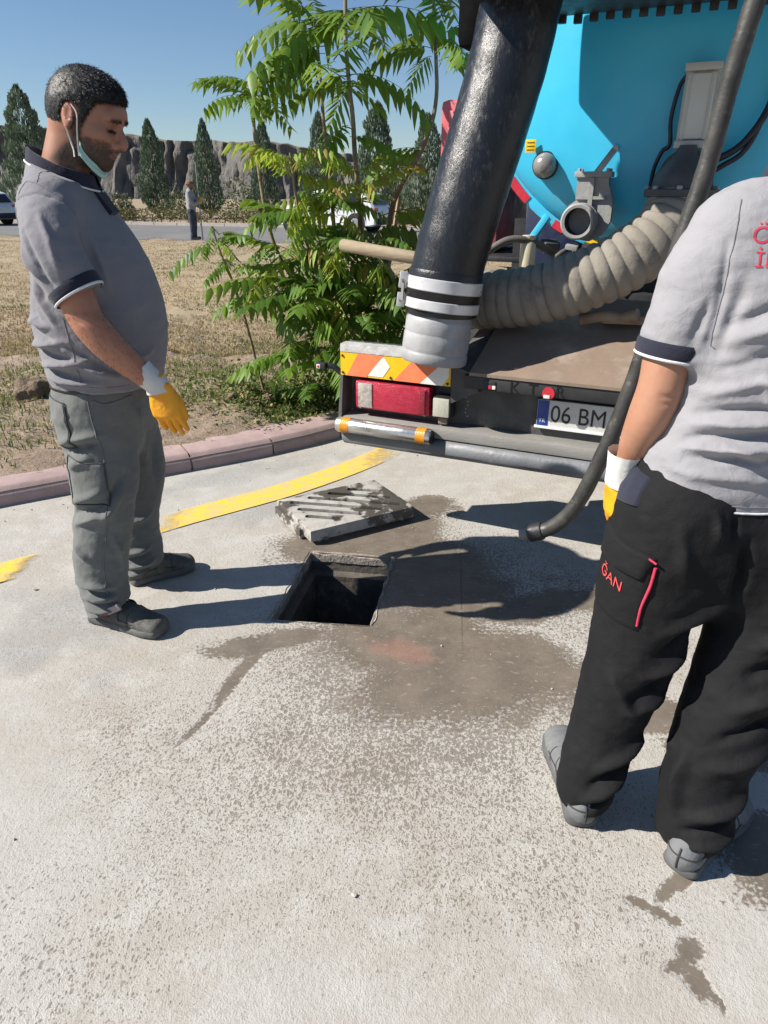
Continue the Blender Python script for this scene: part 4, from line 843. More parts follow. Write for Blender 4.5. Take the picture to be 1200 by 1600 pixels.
    MB().tube([(x1, -.05, .498), (x1 + (.004 if x1 > x0 else -.004), -.05, .498)], .029, 24).build('tube_end', black_m, cyl, 40)
    ar = MB().tube(catmull([(f(.01), .03, .70), (f(-.03), .03, .71), (f(-.06), .02, .735), (f(-.085), .01, .74)], 6), .014, 10).build('marker_arm', black_m, bmp, 60)
    bx((-.112, .0, .74), (.052, .035, .03), .008).build('marker_head', black_m, ar); bx((-.117, -.019, .740), (.018, .004, .018), .001).build('marker_lens', whi_ref, ar); bx((-.117, -.021, .740), (.010, .003, .010), .001).build('marker_lens', red_ref, ar)
    m = MB(); m.add([(f(-.016), .0, .72), (f(-.016), .09, .72), (f(-.02), .09, .50), (f(-.02), -.03, .50), (f(-.004), .0, .72), (f(-.004), .09, .72), (f(-.004), .09, .50), (f(-.004), -.03, .50)], [(0, 1, 2, 3), (7, 6, 5, 4), (0, 4, 5, 1), (1, 5, 6, 2), (2, 6, 7, 3), (3, 7, 4, 0)]); m.build('side_plate', black_d, bmp)
side_kit(lambda w: w, 0); side_kit(lambda w: 2.25 - w, 1)
# stickers on the rail and the number plate
def text_mesh(body, size, mat, parent, loc, rot=(R(90), 0, 0), depth=.0008, name='lettering', align='LEFT', bold=0.0, sx=1.0, world=False):
    c = bpy.data.curves.new('t', 'FONT'); c.body = body; c.size = size; c.extrude = depth; c.offset = bold; c.align_x = align
    o = bpy.data.objects.new('t', c); COL.objects.link(o); bpy.context.view_layer.update()
    me = bpy.data.meshes.new_from_object(o.evaluated_get(bpy.context.evaluated_depsgraph_get())); bpy.data.objects.remove(o); bpy.data.curves.remove(c)
    me.materials.clear(); ob_ = link_mesh(name, me, mat, parent); ob_.location = loc; ob_.rotation_euler = rot; ob_.scale = (sx, 1, 1); return ob_
for c, d, mt in [((.565, -.009, .748), (.020, .004, .018), red_ref), ((.565, -.009, .727), (.020, .004, .018), red_ref), ((.655, -.032, .742), (.018, .004, .034), navy_m), ((.680, -.032, .750), (.028, .004, .016), black_m), ((.673, -.032, .734), (.014, .004, .015), red_ref), ((.688, -.032, .734), (.013, .004, .015), whi_ref)]: MB().box(c, d, bevel=.001).build('rail_sticker', mt, bmp)
MB().lathe([(.024, 0), (.024, -.004), (.001, -.004)], 18, (.905, -.030, .735), (0, 1, 0)).build('rail_sticker', red_ref, bmp); MB().box((.90, -.036, .722), (.024, .003, .013), R(0), .001).build('rail_sticker', whi_ref, bmp)
ink = surf('worn_black_letters', (.005, .005, .006), None, 9, .35, bstr=0)
for b, w_ in (('K', .75), ('T', .825), ('R', .93)): text_mesh(b, .062, ink, bmp, (w_, -.0315, .722), name='rail_letter')
pl = MB().box((1.11, .058, .631), (.525, .012, .118), bevel=.003).build('number_plate', black_m, bmp)
MB().box((1.11, .0515, .632), (.515, .004, .108), bevel=.001).build('plate_face', surf('plate_white', (.62, .62, .60), (.52, .52, .5), 7, .4, bs=60, bstr=.1, dirt=(.36, .34, .30), dirt_scale=9, dirt_lo=.55, dirt_hi=.8), pl)
MB().box((.876, .0488, .632), (.044, .002, .104), bevel=.0005).build('blue_band', surf('plate_blue', (.012, .05, .30), None, 9, .4, bstr=0), pl)
plate_ink = surf('plate_black', (.012, .012, .013), None, 9, .4, bstr=0)
text_mesh('TR', .022, whi_ref, pl, (.861, .0472, .594), sx=1.0); text_mesh('06 BM', .098, plate_ink, pl, (.905, .0487, .600), sx=.86)
MB().box((1.11, .050, .574), (.53, .012, .010), bevel=.002).build('plate_lip', whi_ref, pl)
for k in range(9):
    MB().lathe([(.003, 0), (.001, -.003)], 6, (.548 + .006 * math.sin(k * 1.7), .068, .70 - k * .016), (0, 1, 0)).build('paint_drip', whi_ref, bmp)
# red side box, plate above it
rb = MB().box((.04, 1.85, 1.52), (.37, .70, .77), bevel=.035).build('side_box', redbox_m, truck); MB().box((.04, 1.494, 1.52), (.26, .02, .66), bevel=.01).build('box_lid', redbox_m, rb); MB().box((.10, 2.0, 1.95), (.20, .5, .06), bevel=.006).build('box_shelf', surf('blue_grey_steel', (.16, .24, .34), None, 8, .5), rb)
MB().lathe([(.006, 0), (.006, -.004), (.001, -.004)], 8, (.03, 1.749, 1.955), (0, 1, 0)).build('bolt', black_m, rb)
# axles, wheels, cab
tyre_m = surf('truck_tyre', (.022, .022, .023), (.035, .034, .032), 8, .85, bs=60, bstr=.3); hub_m = surf('wheel_steel', (.30, .30, .29), None, 8, .6, .3)
def wheel(w_, a__, wd=.26):
    x = MB().lathe([(.28, -wd / 2 + .02), (.46, -wd / 2), (.50, -wd / 2 + .04), (.50, wd / 2 - .04), (.46, wd / 2), (.28, wd / 2 - .02)], 36, (w_, a__, .5), (1, 0, 0), True).build('wheel', tyre_m, truck, 35)
    MB().lathe([(.27, -wd / 2 - .002), (.24, -wd / 2 + .05), (.1, -wd / 2 + .03), (.09, -wd / 2 - .03), (.001, -wd / 2 - .03)], 28, (w_, a__, .5), (1, 0, 0)).build('rim', hub_m, x, 35)
for a__ in (1.95, 3.2):
    for w_ in (.14, .44, 1.81, 2.11): wheel(w_, a__)
for w_ in (.16, 2.09): wheel(w_, 6.6)
for w_ in (.28, 1.97): MB().box((w_, 2.57, 1.10), (.6, 2.5, .03), bevel=.01).build('mudguard', black_m, truck)
cab_m = surf('cab_paint', (.70, .70, .69), None, 3, .3, bstr=0)
cb = MB().box((1.125, 7.05, 1.85), (2.3, 1.7, 1.9), bevel=.10).build('cab', cab_m, truck)
for w_ in (-.03, 2.28): MB().box((w_ + (.003 if w_ < 0 else -.003), 7.2, 2.2), (.02, .9, .6), bevel=.008).build('door_window', black_m, cb)
MB().box((1.125, 7.905, 2.2), (2.0, .02, .7), bevel=.008).build('windscreen', black_m, cb); MB().box((1.125, 7.9, .7), (2.3, .14, .45), bevel=.04).build('front_bumper', black_d, cb)

# --- big black suction hose with its white coupling
bh, q = thing_t('suction_hose', (.43, -.02, .80), 'thick wet black suction hose with white ringed coupling hanging at the truck\'s left corner', 'hose')
hose_m = NT('wet_black_hose'); n1 = hose_m.noise(9, 7, .72, hose_m.mapping((2.5, 2.5, .9))); n2 = hose_m.noise(70, 5, .75, hose_m.mapping((1, 1, .45)))
du = hose_m.math('MULTIPLY', hose_m.ramp(n1, .42, .72), hose_m.ramp(n2, .45, .7)); du = hose_m.math('MULTIPLY', du, hose_m.ramp(hose_m.sep()[2], .3, .75))
hose_m.base(hose_m.mix(du, (.009, .010, .013), (.11, .105, .098))); hose_m.rough(hose_m.ramp(hose_m.math('ADD', du, hose_m.math('MULTIPLY', n2, .3)), .1, .8, .30, .70)); hose_m.bump(hose_m.math('ADD', n2, n1), .25, .01); hose_m = hose_m.m
hp = catmull([q(.448, -.008, 1.0), q(.459, 0, 1.146), q(.512, .045, 1.40), q(.570, .10, 1.652), q(.612, .15, 1.87), q(.635, .18, 2.045), q(.66, .22, 2.25)], 14)
ss = np.r_[0, np.cumsum(np.linalg.norm(np.diff(hp, axis=0), axis=1))]
MB().tube(hp, .140 + .0006 * np.sin(ss / .12 * 2 * np.pi) * (ss > .1) + .002 * vnoise(hp, 5, 1), 48, False).build('rubber_hose', hose_m, bh, 80)
ax = (Vector((.459, 0, 1.146)) - Vector((.426, -.03, .80))).normalized(); o0 = q(.427, -.03, .815)
cp_ = MB().lathe([(.112, .004), (.128, 0), (.1345, .006), (.1355, .030), (.1335, .040), (.1310, .044), (.1318, .048), (.1330, .052), (.1322, .108), (.1298, .113), (.1304, .117), (.1318, .121), (.1312, .166), (.1288, .171), (.1260, .176), (.1245, .19), (.124, .20), (.127, .36)], 64, o0, ax).build('coupling', white_p2, bh, 50)
MB().lathe([(.112, .004), (.110, .3), (.02, .31)], 48, o0, ax).build('coupling_bore', black_m, cp_, 50)
dark_gap = MB().lathe([(.138, .236), (.1435, .242), (.1445, .34), (.141, .35)], 64, o0, ax).build('hose_end', hose_m, bh, 60)
bandm = surf('galvanised_band', (.66, .66, .67), (.54, .54, .55), 5, .38, .35, bs=60, bstr=.2, dirt=(.34, .33, .32), dirt_scale=9, dirt_lo=.6)
for h0, h1 in ((.205, .243), (.275, .322)):
    bd_ = MB().lathe([(.1455, h0), (.1485, h0 + .003), (.1485, h1 - .003), (.1455, h1)], 64, o0, ax).build('clamp_band', bandm, bh, 40)
    e = Vector((-.90, -.43, .05)); e = (e - ax * e.dot(ax)).normalized(); s_ = ax.cross(e); c = Vector(o0) + ax * ((h0 + h1) / 2) + e * .150
    M3 = Matrix((s_, e, ax)).transposed()
    for k in (-1, 1): MB().box(c + s_ * (.020 * k) + e * .012, (.010, .030, h1 - h0 + .012), M3, .002).build('clamp_lug', bandm, bd_)
    MB().bar(c - s_ * .042 + e * .016, c + s_ * .036 + e * .016, .009, .009).build('clamp_bolt', grey_d, bd_)
    if h0 > .25: MB().bar(c + s_ * .025 + e * .012 - ax * .005, c + s_ * .035 + e * .010 - ax * .075, .010, .008).build('clamp_lever', grey_d, bd_)

# --- ribbed grey hose
rh, q = thing_t('ribbed_hose', (.55, .30, .90), 'dusty grey ribbed hose lying across the truck\'s rear deck', 'hose')
rp_ = catmull([q(.36, .32, 1.0), q(.55, .27, 1.025), q(.755, .24, 1.058), q(.97, .25, 1.135), q(1.13, .31, 1.228), q(1.215, .40, 1.32), q(1.235, .465, 1.40)], 60)
ss = np.r_[0, np.cumsum(np.linalg.norm(np.diff(rp_, axis=0), axis=1))]; pitch = .047; ph = (ss / pitch + .25 * vnoise(rp_, 3, 4)) % 1
rr = .106 + .014 * np.abs(np.sin(np.pi * ph)) ** .5 + .0015 * vnoise(rp_, 9, 2)
rib_m = surf('dusty_grey_rubber', (.255, .232, .196), (.20, .18, .15), 9, .9, bs=70, bstr=.45, bd=.005, dirt=(.13, .118, .10), dirt_scale=14, dirt_lo=.52, dirt_hi=.72)
MB().tube(rp_, rr, 40).build('ribbed_tube', rib_m, rh, 80)

# --- hanging pressure hose
ph_, q = thing_t('pressure_hose', (.915, -.23, .19), 'long thin black pressure hose hanging from above, its end just off the ground', 'hose')
pp = catmull([q(1.44, .0, 2.34), q(1.40, -.10, 2.1), q(1.38, -.15, 1.917), q(1.353, -.15, 1.723), q(1.332, -.15, 1.51), q(1.293, -.17, 1.274), q(1.242, -.19, .97), q(1.181, -.21, .675), q(1.093, -.23, .39), q(1.010, -.23, .272), q(.925, -.23, .228)], 12)
MB().tube(pp, .0285 + .0006 * np.sin(np.arange(len(pp)) * 1.3), 20).build('rubber_hose', surf('scuffed_black_rubber', (.022, .022, .021), (.055, .052, .047), 8, .55, bs=70, bstr=.4, bd=.004, dirt=(.16, .15, .135), dirt_scale=14, dirt_lo=.55, dirt_hi=.75), ph_, 80)
e1, e0 = Vector(pp[-1]), Vector(pp[-8]); ln = (e1 - e0)
MB().tube([e0, e0 + ln * .1, e1, e1 + ln * .06], [.0345, .036, .036, .030], 20).build('end_sleeve', black_m, ph_, 40)
MB().lathe([(.024, .0), (.026, .03), (.022, .035), (.016, .02), (.001, .02)], 18, e1 + ln * .04, ln).build('nozzle', grey_d, ph_, 40)

# --- wooden pole resting behind the hose
wp, q = thing_t('wooden_pole', (.1, .3, 1.15), 'round pale wooden pole sticking out left behind the black hose', 'pole')
wpm = surf('weathered_pole_wood', (.34, .27, .185), (.25, .195, .13), 10, .8, bs=30, bstr=.4, stretch=(.5, 4, 4))
MB().tube([q(-.158, .3, 1.223), q(-.15, .3, 1.222), q(.21, .3, 1.178), q(.60, .36, 1.12)], [.020, .0265, .0275, .0275], 20).build('shaft', wpm, wp, 50)
# ================================================================== PEOPLE
class Field:
    """signed-distance grid; shapes are blended in, the surface is read out once as ONE mesh"""
    def __init__(s, lo, hi, h, zfine=None, hf=None):
        s.x = np.arange(lo[0], hi[0] + h, h, dtype=np.float32); s.y = np.arange(lo[1], hi[1] + h, h, dtype=np.float32)
        z = np.arange(lo[2], hi[2] + h, h)
        if zfine: z = np.concatenate([z[z < zfine], np.arange(zfine, hi[2] + h, hf)])
        s.z = z.astype(np.float32); s.D = np.full((len(s.x), len(s.y), len(s.z)), .2, np.float32)
    def sl(s, lo, hi):
        r = []
        for a, l, h in zip((s.x, s.y, s.z), lo, hi): i, j = np.searchsorted(a, l), np.searchsorted(a, h); r.append(slice(max(0, i - 1), min(len(a), j + 1)))
        return tuple(r)
    def pts(s, sl):
        return np.meshgrid(s.x[sl[0]], s.y[sl[1]], s.z[sl[2]], indexing='ij', sparse=True)
    def put(s, sl, d, k, op='add'):
        A = s.D[sl]
        if A.size == 0: return
        if op == 'add':
            h = np.maximum(k - np.abs(A - d), 0) / k if k > 0 else 0; s.D[sl] = np.minimum(A, d) - h * h * k * .25
        elif op == 'sub':
            d = -d; h = np.maximum(k - np.abs(A - d), 0) / k if k > 0 else 0; s.D[sl] = np.maximum(A, d) + h * h * k * .25
        else: s.D[sl] = np.maximum(A, d)
    def loft(s, nodes, side=(0, 1, 0), k=.02, sub=4, op='add', power=2.0, end=None):
        """nodes (x, y, z, r_side, r_front): a tapering limb with elliptical sections"""
        N = catmull(nodes, sub); S0 = np.array(side, float)
        lo = N[:, :3].min(0) - N[:, 3:].max() - k - .03; hi = N[:, :3].max(0) + N[:, 3:].max() + k + .03
        sl = s.sl(lo, hi); A = s.D[sl]
        if A.size == 0: return
        loc = np.full(A.shape, .2, np.float32); off = [a.start for a in sl]
        for a, b in zip(N[:-1], N[1:]):
            rm = max(a[3:].max(), b[3:].max()) + k + .03
            s2 = s.sl(np.minimum(a[:3], b[:3]) - rm, np.maximum(a[:3], b[:3]) + rm); s2 = tuple(slice(max(q.start, o.start), min(q.stop, o.stop)) for q, o in zip(s2, sl))
            if any(q.stop <= q.start for q in s2): continue
            X, Y, Z = s.pts(s2); ab = b[:3] - a[:3]; Ln = np.linalg.norm(ab)
            if Ln < 1e-6: continue
            e = ab / Ln; sd = S0 - e * (S0 @ e); sd /= np.linalg.norm(sd); f = np.cross(e, sd)
            px, py, pz = X - a[0], Y - a[1], Z - a[2]
            tl = px * e[0] + py * e[1] + pz * e[2]; t = np.clip(tl / Ln, 0, 1)
            ex = tl - t * Ln; ra = a[3] + (b[3] - a[3]) * t; rb = a[4] + (b[4] - a[4]) * t; rc = np.minimum(ra, rb)
            u = (px * sd[0] + py * sd[1] + pz * sd[2]); v = (px * f[0] + py * f[1] + pz * f[2])
            if power == 2.0: k0 = np.sqrt((u / ra) ** 2 + (v / rb) ** 2 + (ex / rc) ** 2)
            else: k0 = np.sqrt(((np.abs(u / ra)) ** power + (np.abs(v / rb)) ** power) ** (2 / power) + (ex / rc) ** 2)
            k1 = np.sqrt((u / ra ** 2) ** 2 + (v / rb ** 2) ** 2 + (ex / rc ** 2) ** 2) + 1e-6
            d = np.where(k0 < 1e-3, -rc, k0 * (k0 - 1) / k1).astype(np.float32)
            s3 = tuple(slice(q.start - o, q.stop - o) for q, o in zip(s2, off)); loc[s3] = np.minimum(loc[s3], d)
        if end is not None:
            X, Y, Z = s.pts(sl); n = np.array(end[1], float); n /= np.linalg.norm(n); loc = np.maximum(loc, ((X - end[0][0]) * n[0] + (Y - end[0][1]) * n[1] + (Z - end[0][2]) * n[2]).astype(np.float32))
        s.put(sl, loc, k, op)
    def ell(s, c, r, M=None, k=.01, op='add'):
        c = np.array(c, float); R_ = max(r) + k + .02; sl = s.sl(c - R_, c + R_); X, Y, Z = s.pts(sl); p = (X - c[0], Y - c[1], Z - c[2])
        if M is not None: M = np.array(M); p = tuple(p[0] * M[0, i] + p[1] * M[1, i] + p[2] * M[2, i] for i in range(3))
        k0 = np.sqrt((p[0] / r[0]) ** 2 + (p[1] / r[1]) ** 2 + (p[2] / r[2]) ** 2); k1 = np.sqrt((p[0] / r[0] ** 2) ** 2 + (p[1] / r[1] ** 2) ** 2 + (p[2] / r[2] ** 2) ** 2) + 1e-6
        s.put(sl, np.where(k0 < 1e-3, -min(r), k0 * (k0 - 1) / k1).astype(np.float32), k, op)
    def cut(s, p, n, lo=None, hi=None):
        """keep the side n points away from, only inside the given box"""
        n = np.array(n, float); n /= np.linalg.norm(n); sl = s.sl(lo, hi) if lo is not None else (slice(None),) * 3; X, Y, Z = s.pts(sl)
        s.put(sl, ((X - p[0]) * n[0] + (Y - p[1]) * n[1] + (Z - p[2]) * n[2]).astype(np.float32), 0, 'max')
    def mesh(s):
        D = s.D; D[0] = D[-1] = .1; D[:, 0] = D[:, -1] = .1; D[:, :, 0] = D[:, :, -1] = .1
        I = D < 0; nx, ny, nz = D.shape
        cnt = np.zeros((nx - 1, ny - 1, nz - 1), np.uint8)
        for a in (0, 1):
            for b in (0, 1):
                for c in (0, 1): cnt += I[a:nx - 1 + a, b:ny - 1 + b, c:nz - 1 + c]
        act = (cnt > 0) & (cnt < 8); ci = np.argwhere(act); vid = np.full(act.shape, -1, np.int32); vid[act] = np.arange(len(ci))
        P = np.zeros((len(ci), 3)); W = np.zeros(len(ci)); ax = (s.x, s.y, s.z)
        co = [np.array((a, b, c)) for a in (0, 1) for b in (0, 1) for c in (0, 1)]
        for i in range(8):
            for j in range(i + 1, 8):
                df = co[j] - co[i]
                if df.sum() != 1 or (df < 0).any(): continue
                p, q = ci + co[i], ci + co[j]; d0 = D[p[:, 0], p[:, 1], p[:, 2]]; d1 = D[q[:, 0], q[:, 1], q[:, 2]]; m = (d0 < 0) != (d1 < 0)
                t = (d0[m] / (d0[m] - d1[m]))[:, None]
                A = np.stack([ax[k][p[m, k]] for k in range(3)], 1); B = np.stack([ax[k][q[m, k]] for k in range(3)], 1); P[m] += A + (B - A) * t; W[m] += 1
        P /= W[:, None]; F = []
        for a in range(3):
            b, c = (a + 1) % 3, (a + 2) % 3; sa = [slice(None)] * 3; sb = [slice(None)] * 3; sa[a] = slice(0, -1); sb[a] = slice(1, None)
            e = np.argwhere(I[tuple(sa)] != I[tuple(sb)]); e = e[(e[:, b] > 0) & (e[:, c] > 0) & (e[:, b] < D.shape[b] - 1) & (e[:, c] < D.shape[c] - 1)]
            def V(db, dc):
                q = e.copy(); q[:, b] -= db; q[:, c] -= dc; return vid[q[:, 0], q[:, 1], q[:, 2]]
            quad = np.stack([V(1, 1), V(0, 1), V(0, 0), V(1, 0)], 1); ins = I[e[:, 0], e[:, 1], e[:, 2]]; quad[~ins] = quad[~ins][:, ::-1]; F.append(quad)
        F = np.vstack(F); F = F[(F >= 0).all(1)]
        return P, F
def normals(P, F):
    n = np.cross(P[F[:, 2]] - P[F[:, 0]], P[F[:, 3]] - P[F[:, 1]]); N = np.zeros_like(P)
    for i in range(4): np.add.at(N, F[:, i], n)
    return N / (np.linalg.norm(N, axis=1, keepdims=True) + 1e-12)
def relax(P, F, it=2, w=.5):
    A = np.concatenate([F[:, [0, 1]], F[:, [1, 2]], F[:, [2, 3]], F[:, [3, 0]]]); 
    for _ in range(it):
        S = np.zeros_like(P); c = np.zeros(len(P)); np.add.at(S, A[:, 0], P[A[:, 1]]); np.add.at(S, A[:, 1], P[A[:, 0]]); np.add.at(c, A[:, 0], 1); np.add.at(c, A[:, 1], 1)
        P = P * (1 - w) + w * S / np.maximum(c, 1)[:, None]
    return P
def folds(P, N, L_, gain=1.0, F=None):
    """cloth folds: (p0, p1, width, height) ridges laid on the surface, negative height for creases"""
    d = np.zeros(len(P)); kd = None
    if F is not None:
        from mathutils.kdtree import KDTree
        kd = KDTree(len(P)); [kd.insert(p, i) for i, p in enumerate(P)]; kd.balance()
    for p0, p1, w, a in L_:
        p0, p1 = np.array(p0, float), np.array(p1, float); n = 7; w = w * .72; q = [p0 + (p1 - p0) * i / (n - 1) for i in range(n)]
        if kd: q = [np.array(kd.find(x)[0]) for x in q]
        box = np.where((np.abs(P - np.mean(q, 0)) < np.ptp(np.array(q), 0) / 2 + 4 * w).all(1))[0]; X = P[box]; best = np.full(len(box), 1e9); tt_ = np.zeros(len(box))
        for i in range(n - 1):
            v = q[i + 1] - q[i]; t = np.clip(((X - q[i]) @ v) / (v @ v + 1e-9), 0, 1); r2 = ((X - q[i] - t[:, None] * v) ** 2).sum(1); m = r2 < best; best[m] = r2[m]; tt_[m] = (i + t[m]) / (n - 1)
        d[box] += gain * a * np.exp(-best / (w * w)) * np.sin(np.pi * (.10 + .80 * tt_))
    return P + N * d[:, None]
def cloth_mat(name, c, c2, bs=900, stains=None, rough=.9, sheen=.15):
    t = NT(name); n = t.noise(6, 5, .6); col = t.mix(t.ramp(n, .3, .7), c, c2)
    if stains: col = t.mix(t.ramp(t.noise(stains[1], 7, .7), stains[2], stains[3], 0, stains[4]), col, stains[0])
    t.base(col); t.rough(rough); t.b.inputs['Specular IOR Level'].default_value = .2; t.b.inputs['Sheen Weight'].default_value = sheen
    b1 = t.bump(t.noise(26, 5, .65, dist=.6), .35, .010); t.bump(t.noise(bs, 2, .5), .25, .0012, b1); return t.m
skin_t = NT('skin'); sc = skin_t.attr('tint'); sv_ = skin_t.noise(40, 5, .6); skin_t.base(skin_t.mix(skin_t.ramp(sv_, .35, .7, 0, .30), sc, skin_t.mix(1.0, sc, (.80, .62, .55), 'MULTIPLY'))); skin_t.rough(.48); skin_t.b.inputs['Subsurface Weight'].default_value = .06; skin_t.b.inputs['Subsurface Radius'].default_value = (.012, .004, .002)
skin_t.bump(skin_t.noise(420, 3, .6), .22, .0012); skin_m = skin_t.m
hair_t = NT('dark_hair'); hair_t.base(hair_t.attr('tint')); hair_t.rough(.5); hair_t.bump(hair_t.noise(420, 3, .7), .35, .002); hair_m = hair_t.m
shirt_m = cloth_mat('grey_polo_cloth', (.205, .200, .218), (.186, .183, .200))
shirt2_m = cloth_mat('pale_grey_polo_cloth', (.285, .280, .298), (.262, .258, .275))
navy_c = cloth_mat('navy_trim_cloth', (.018, .020, .034), (.024, .026, .042)); white_c = cloth_mat('white_piping', (.68, .68, .70), (.62, .62, .64))
pant_m = cloth_mat('grey_work_cloth', (.150, .157, .150), (.128, .134, .130), stains=((.22, .185, .145), 7, .56, .78, .55)); pantb_m = cloth_mat('black_work_cloth', (.0075, .0075, .0085), (.011, .011, .012), rough=.8, stains=((.06, .055, .05), 9, .62, .85, .25), sheen=.0)
lea_m = surf('black_belt', (.015, .013, .012), None, 20, .5); knit_m = cloth_mat('white_knit', (.66, .65, .62), (.55, .54, .50), bs=500)
glove_m = surf('yellow_latex_glove', (.80, .36, .008), (.70, .28, .006), 30, .48, bs=70, bstr=.35, bd=.006, dirt=(.45, .20, .03), dirt_scale=18, dirt_lo=.62, dirt_hi=.8)
shoe_m = surf('dusty_black_shoe', (.050, .050, .048), (.085, .082, .075), 9, .75, bs=120, bstr=.4, bd=.003, dirt=(.16, .15, .13), dirt_scale=10, dirt_lo=.5, dirt_hi=.8); sole_m = surf('dark_sole', (.085, .086, .083), (.12, .12, .112), 12, .85, bs=60, bstr=.4); shoeg_m = surf('grey_shoe', (.155, .16, .165), (.115, .12, .125), 10, .75, bs=100, bstr=.4, dirt=(.26, .25, .23), dirt_scale=9)
redtab_m = surf('red_shoe_tab', (.42, .02, .03), None, 9, .6); mask_m = cloth_mat('mint_mask', (.42, .66, .60), (.38, .60, .55), rough=.8); strap_m = cloth_mat('mask_strap', (.74, .72, .68), (.7, .68, .64))

def tube_nodes(nodes, side, t0, t1, n=40, grow=.0, m=6):
    """analytic band that follows a loft between the curve fractions t0..t1"""
    N = catmull(nodes, 24); ss = np.r_[0, np.cumsum(np.linalg.norm(np.diff(N[:, :3], axis=0), axis=1))]; ss /= ss[-1]; vs = []; out = MB()
    S0 = np.array(side, float)
    for u in np.linspace(t0, t1, m):
        p = np.array([np.interp(u, ss, N[:, i]) for i in range(5)]); q = np.array([np.interp(min(1, u + .02), ss, N[:, i]) for i in range(3)]) - np.array([np.interp(max(0, u - .02), ss, N[:, i]) for i in range(3)])
        e = q / np.linalg.norm(q); sd = S0 - e * (S0 @ e); sd /= np.linalg.norm(sd); f = np.cross(e, sd); g = grow if 0 < abs(u - t0) and abs(u - t1) > 1e-9 else grow * .4
        for k in range(n):
            a = 2 * math.pi * k / n; vs.append(p[:3] + sd * math.cos(a) * (p[3] + g) + f * math.sin(a) * (p[4] + g))
    return out.add(vs, [(i * n + k, i * n + (k + 1) % n, (i + 1) * n + (k + 1) % n, (i + 1) * n + k) for i in range(m - 1) for k in range(n)])

def head_sdf(Fd, c, M, s=1.0):
    """c skull centre, M columns = forward, left, up"""
    M = np.array(M, float); w = lambda p: np.array(c) + M @ (np.array(p, float) * s)
    E = lambda p, r, k=.012, op='add', MM=None: Fd.ell(w(p), [x * s for x in r], M if MM is None else M @ MM, k, op)
    E((-.010, 0, .030), (.100, .079, .098), .01); E((-.035, 0, .01), (.075, .074, .085), .02)
    E((.040, 0, -.025), (.062, .062, .090), .025); E((.038, 0, -.080), (.056, .053, .040), .02); E((.078, 0, -.101), (.020, .024, .019), .018); E((.018, 0, -.072), (.055, .060, .04), .02)
    for y in (-1, 1):
        E((.060, y * .043, -.020), (.030, .024, .022), .02); E((.088, y * .026, .029), (.014, .027, .011), .010)
    E((.086, 0, .045), (.020, .050, .032), .02)
    for y in (-1, 1): E((.103, y * .034, .005), (.019, .019, .0125), .008, 'sub')
    for y in (-1, 1): E((.0785, y * .032, .005), (.0145, .0155, .012), .004)
    Fd.loft([(*w((.090, 0, .022)), .010 * s, .010 * s), (*w((.105, 0, .000)), .0105 * s, .013 * s), (*w((.121, 0, -.023)), .0135 * s, .0145 * s), (*w((.121, 0, -.035)), .0145 * s, .012 * s)], side=M[:, 1], k=.010, sub=3)
    for y in (-1, 1): E((.103, y * .0135, -.034), (.013, .0075, .0085), .006)
    E((.090, 0, -.050), (.020, .030, .020), .015); E((.0985, 0, -.0595), (.0095, .024, .0062), .004); E((.0965, 0, -.0715), (.0100, .022, .0068), .004); E((.104, 0, -.0655), (.010, .025, .0016), .002, 'sub')
    for y in (-1, 1):
        a = y * .28; Re = np.array([[math.cos(a), -math.sin(a), 0], [math.sin(a), math.cos(a), 0], [0, 0, 1]]) @ np.array([[math.cos(.25), 0, -math.sin(.25)], [0, 1, 0], [math.sin(.25), 0, math.cos(.25)]])
        E((-.016, y * .083, -.002), (.021, .0085, .034), .006, 'add', Re); E((-.012, y * .0905, .004), (.012, .006, .020), .004, 'sub', Re); E((-.010, y * .082, -.030), (.009, .007, .010), .006)
    return w
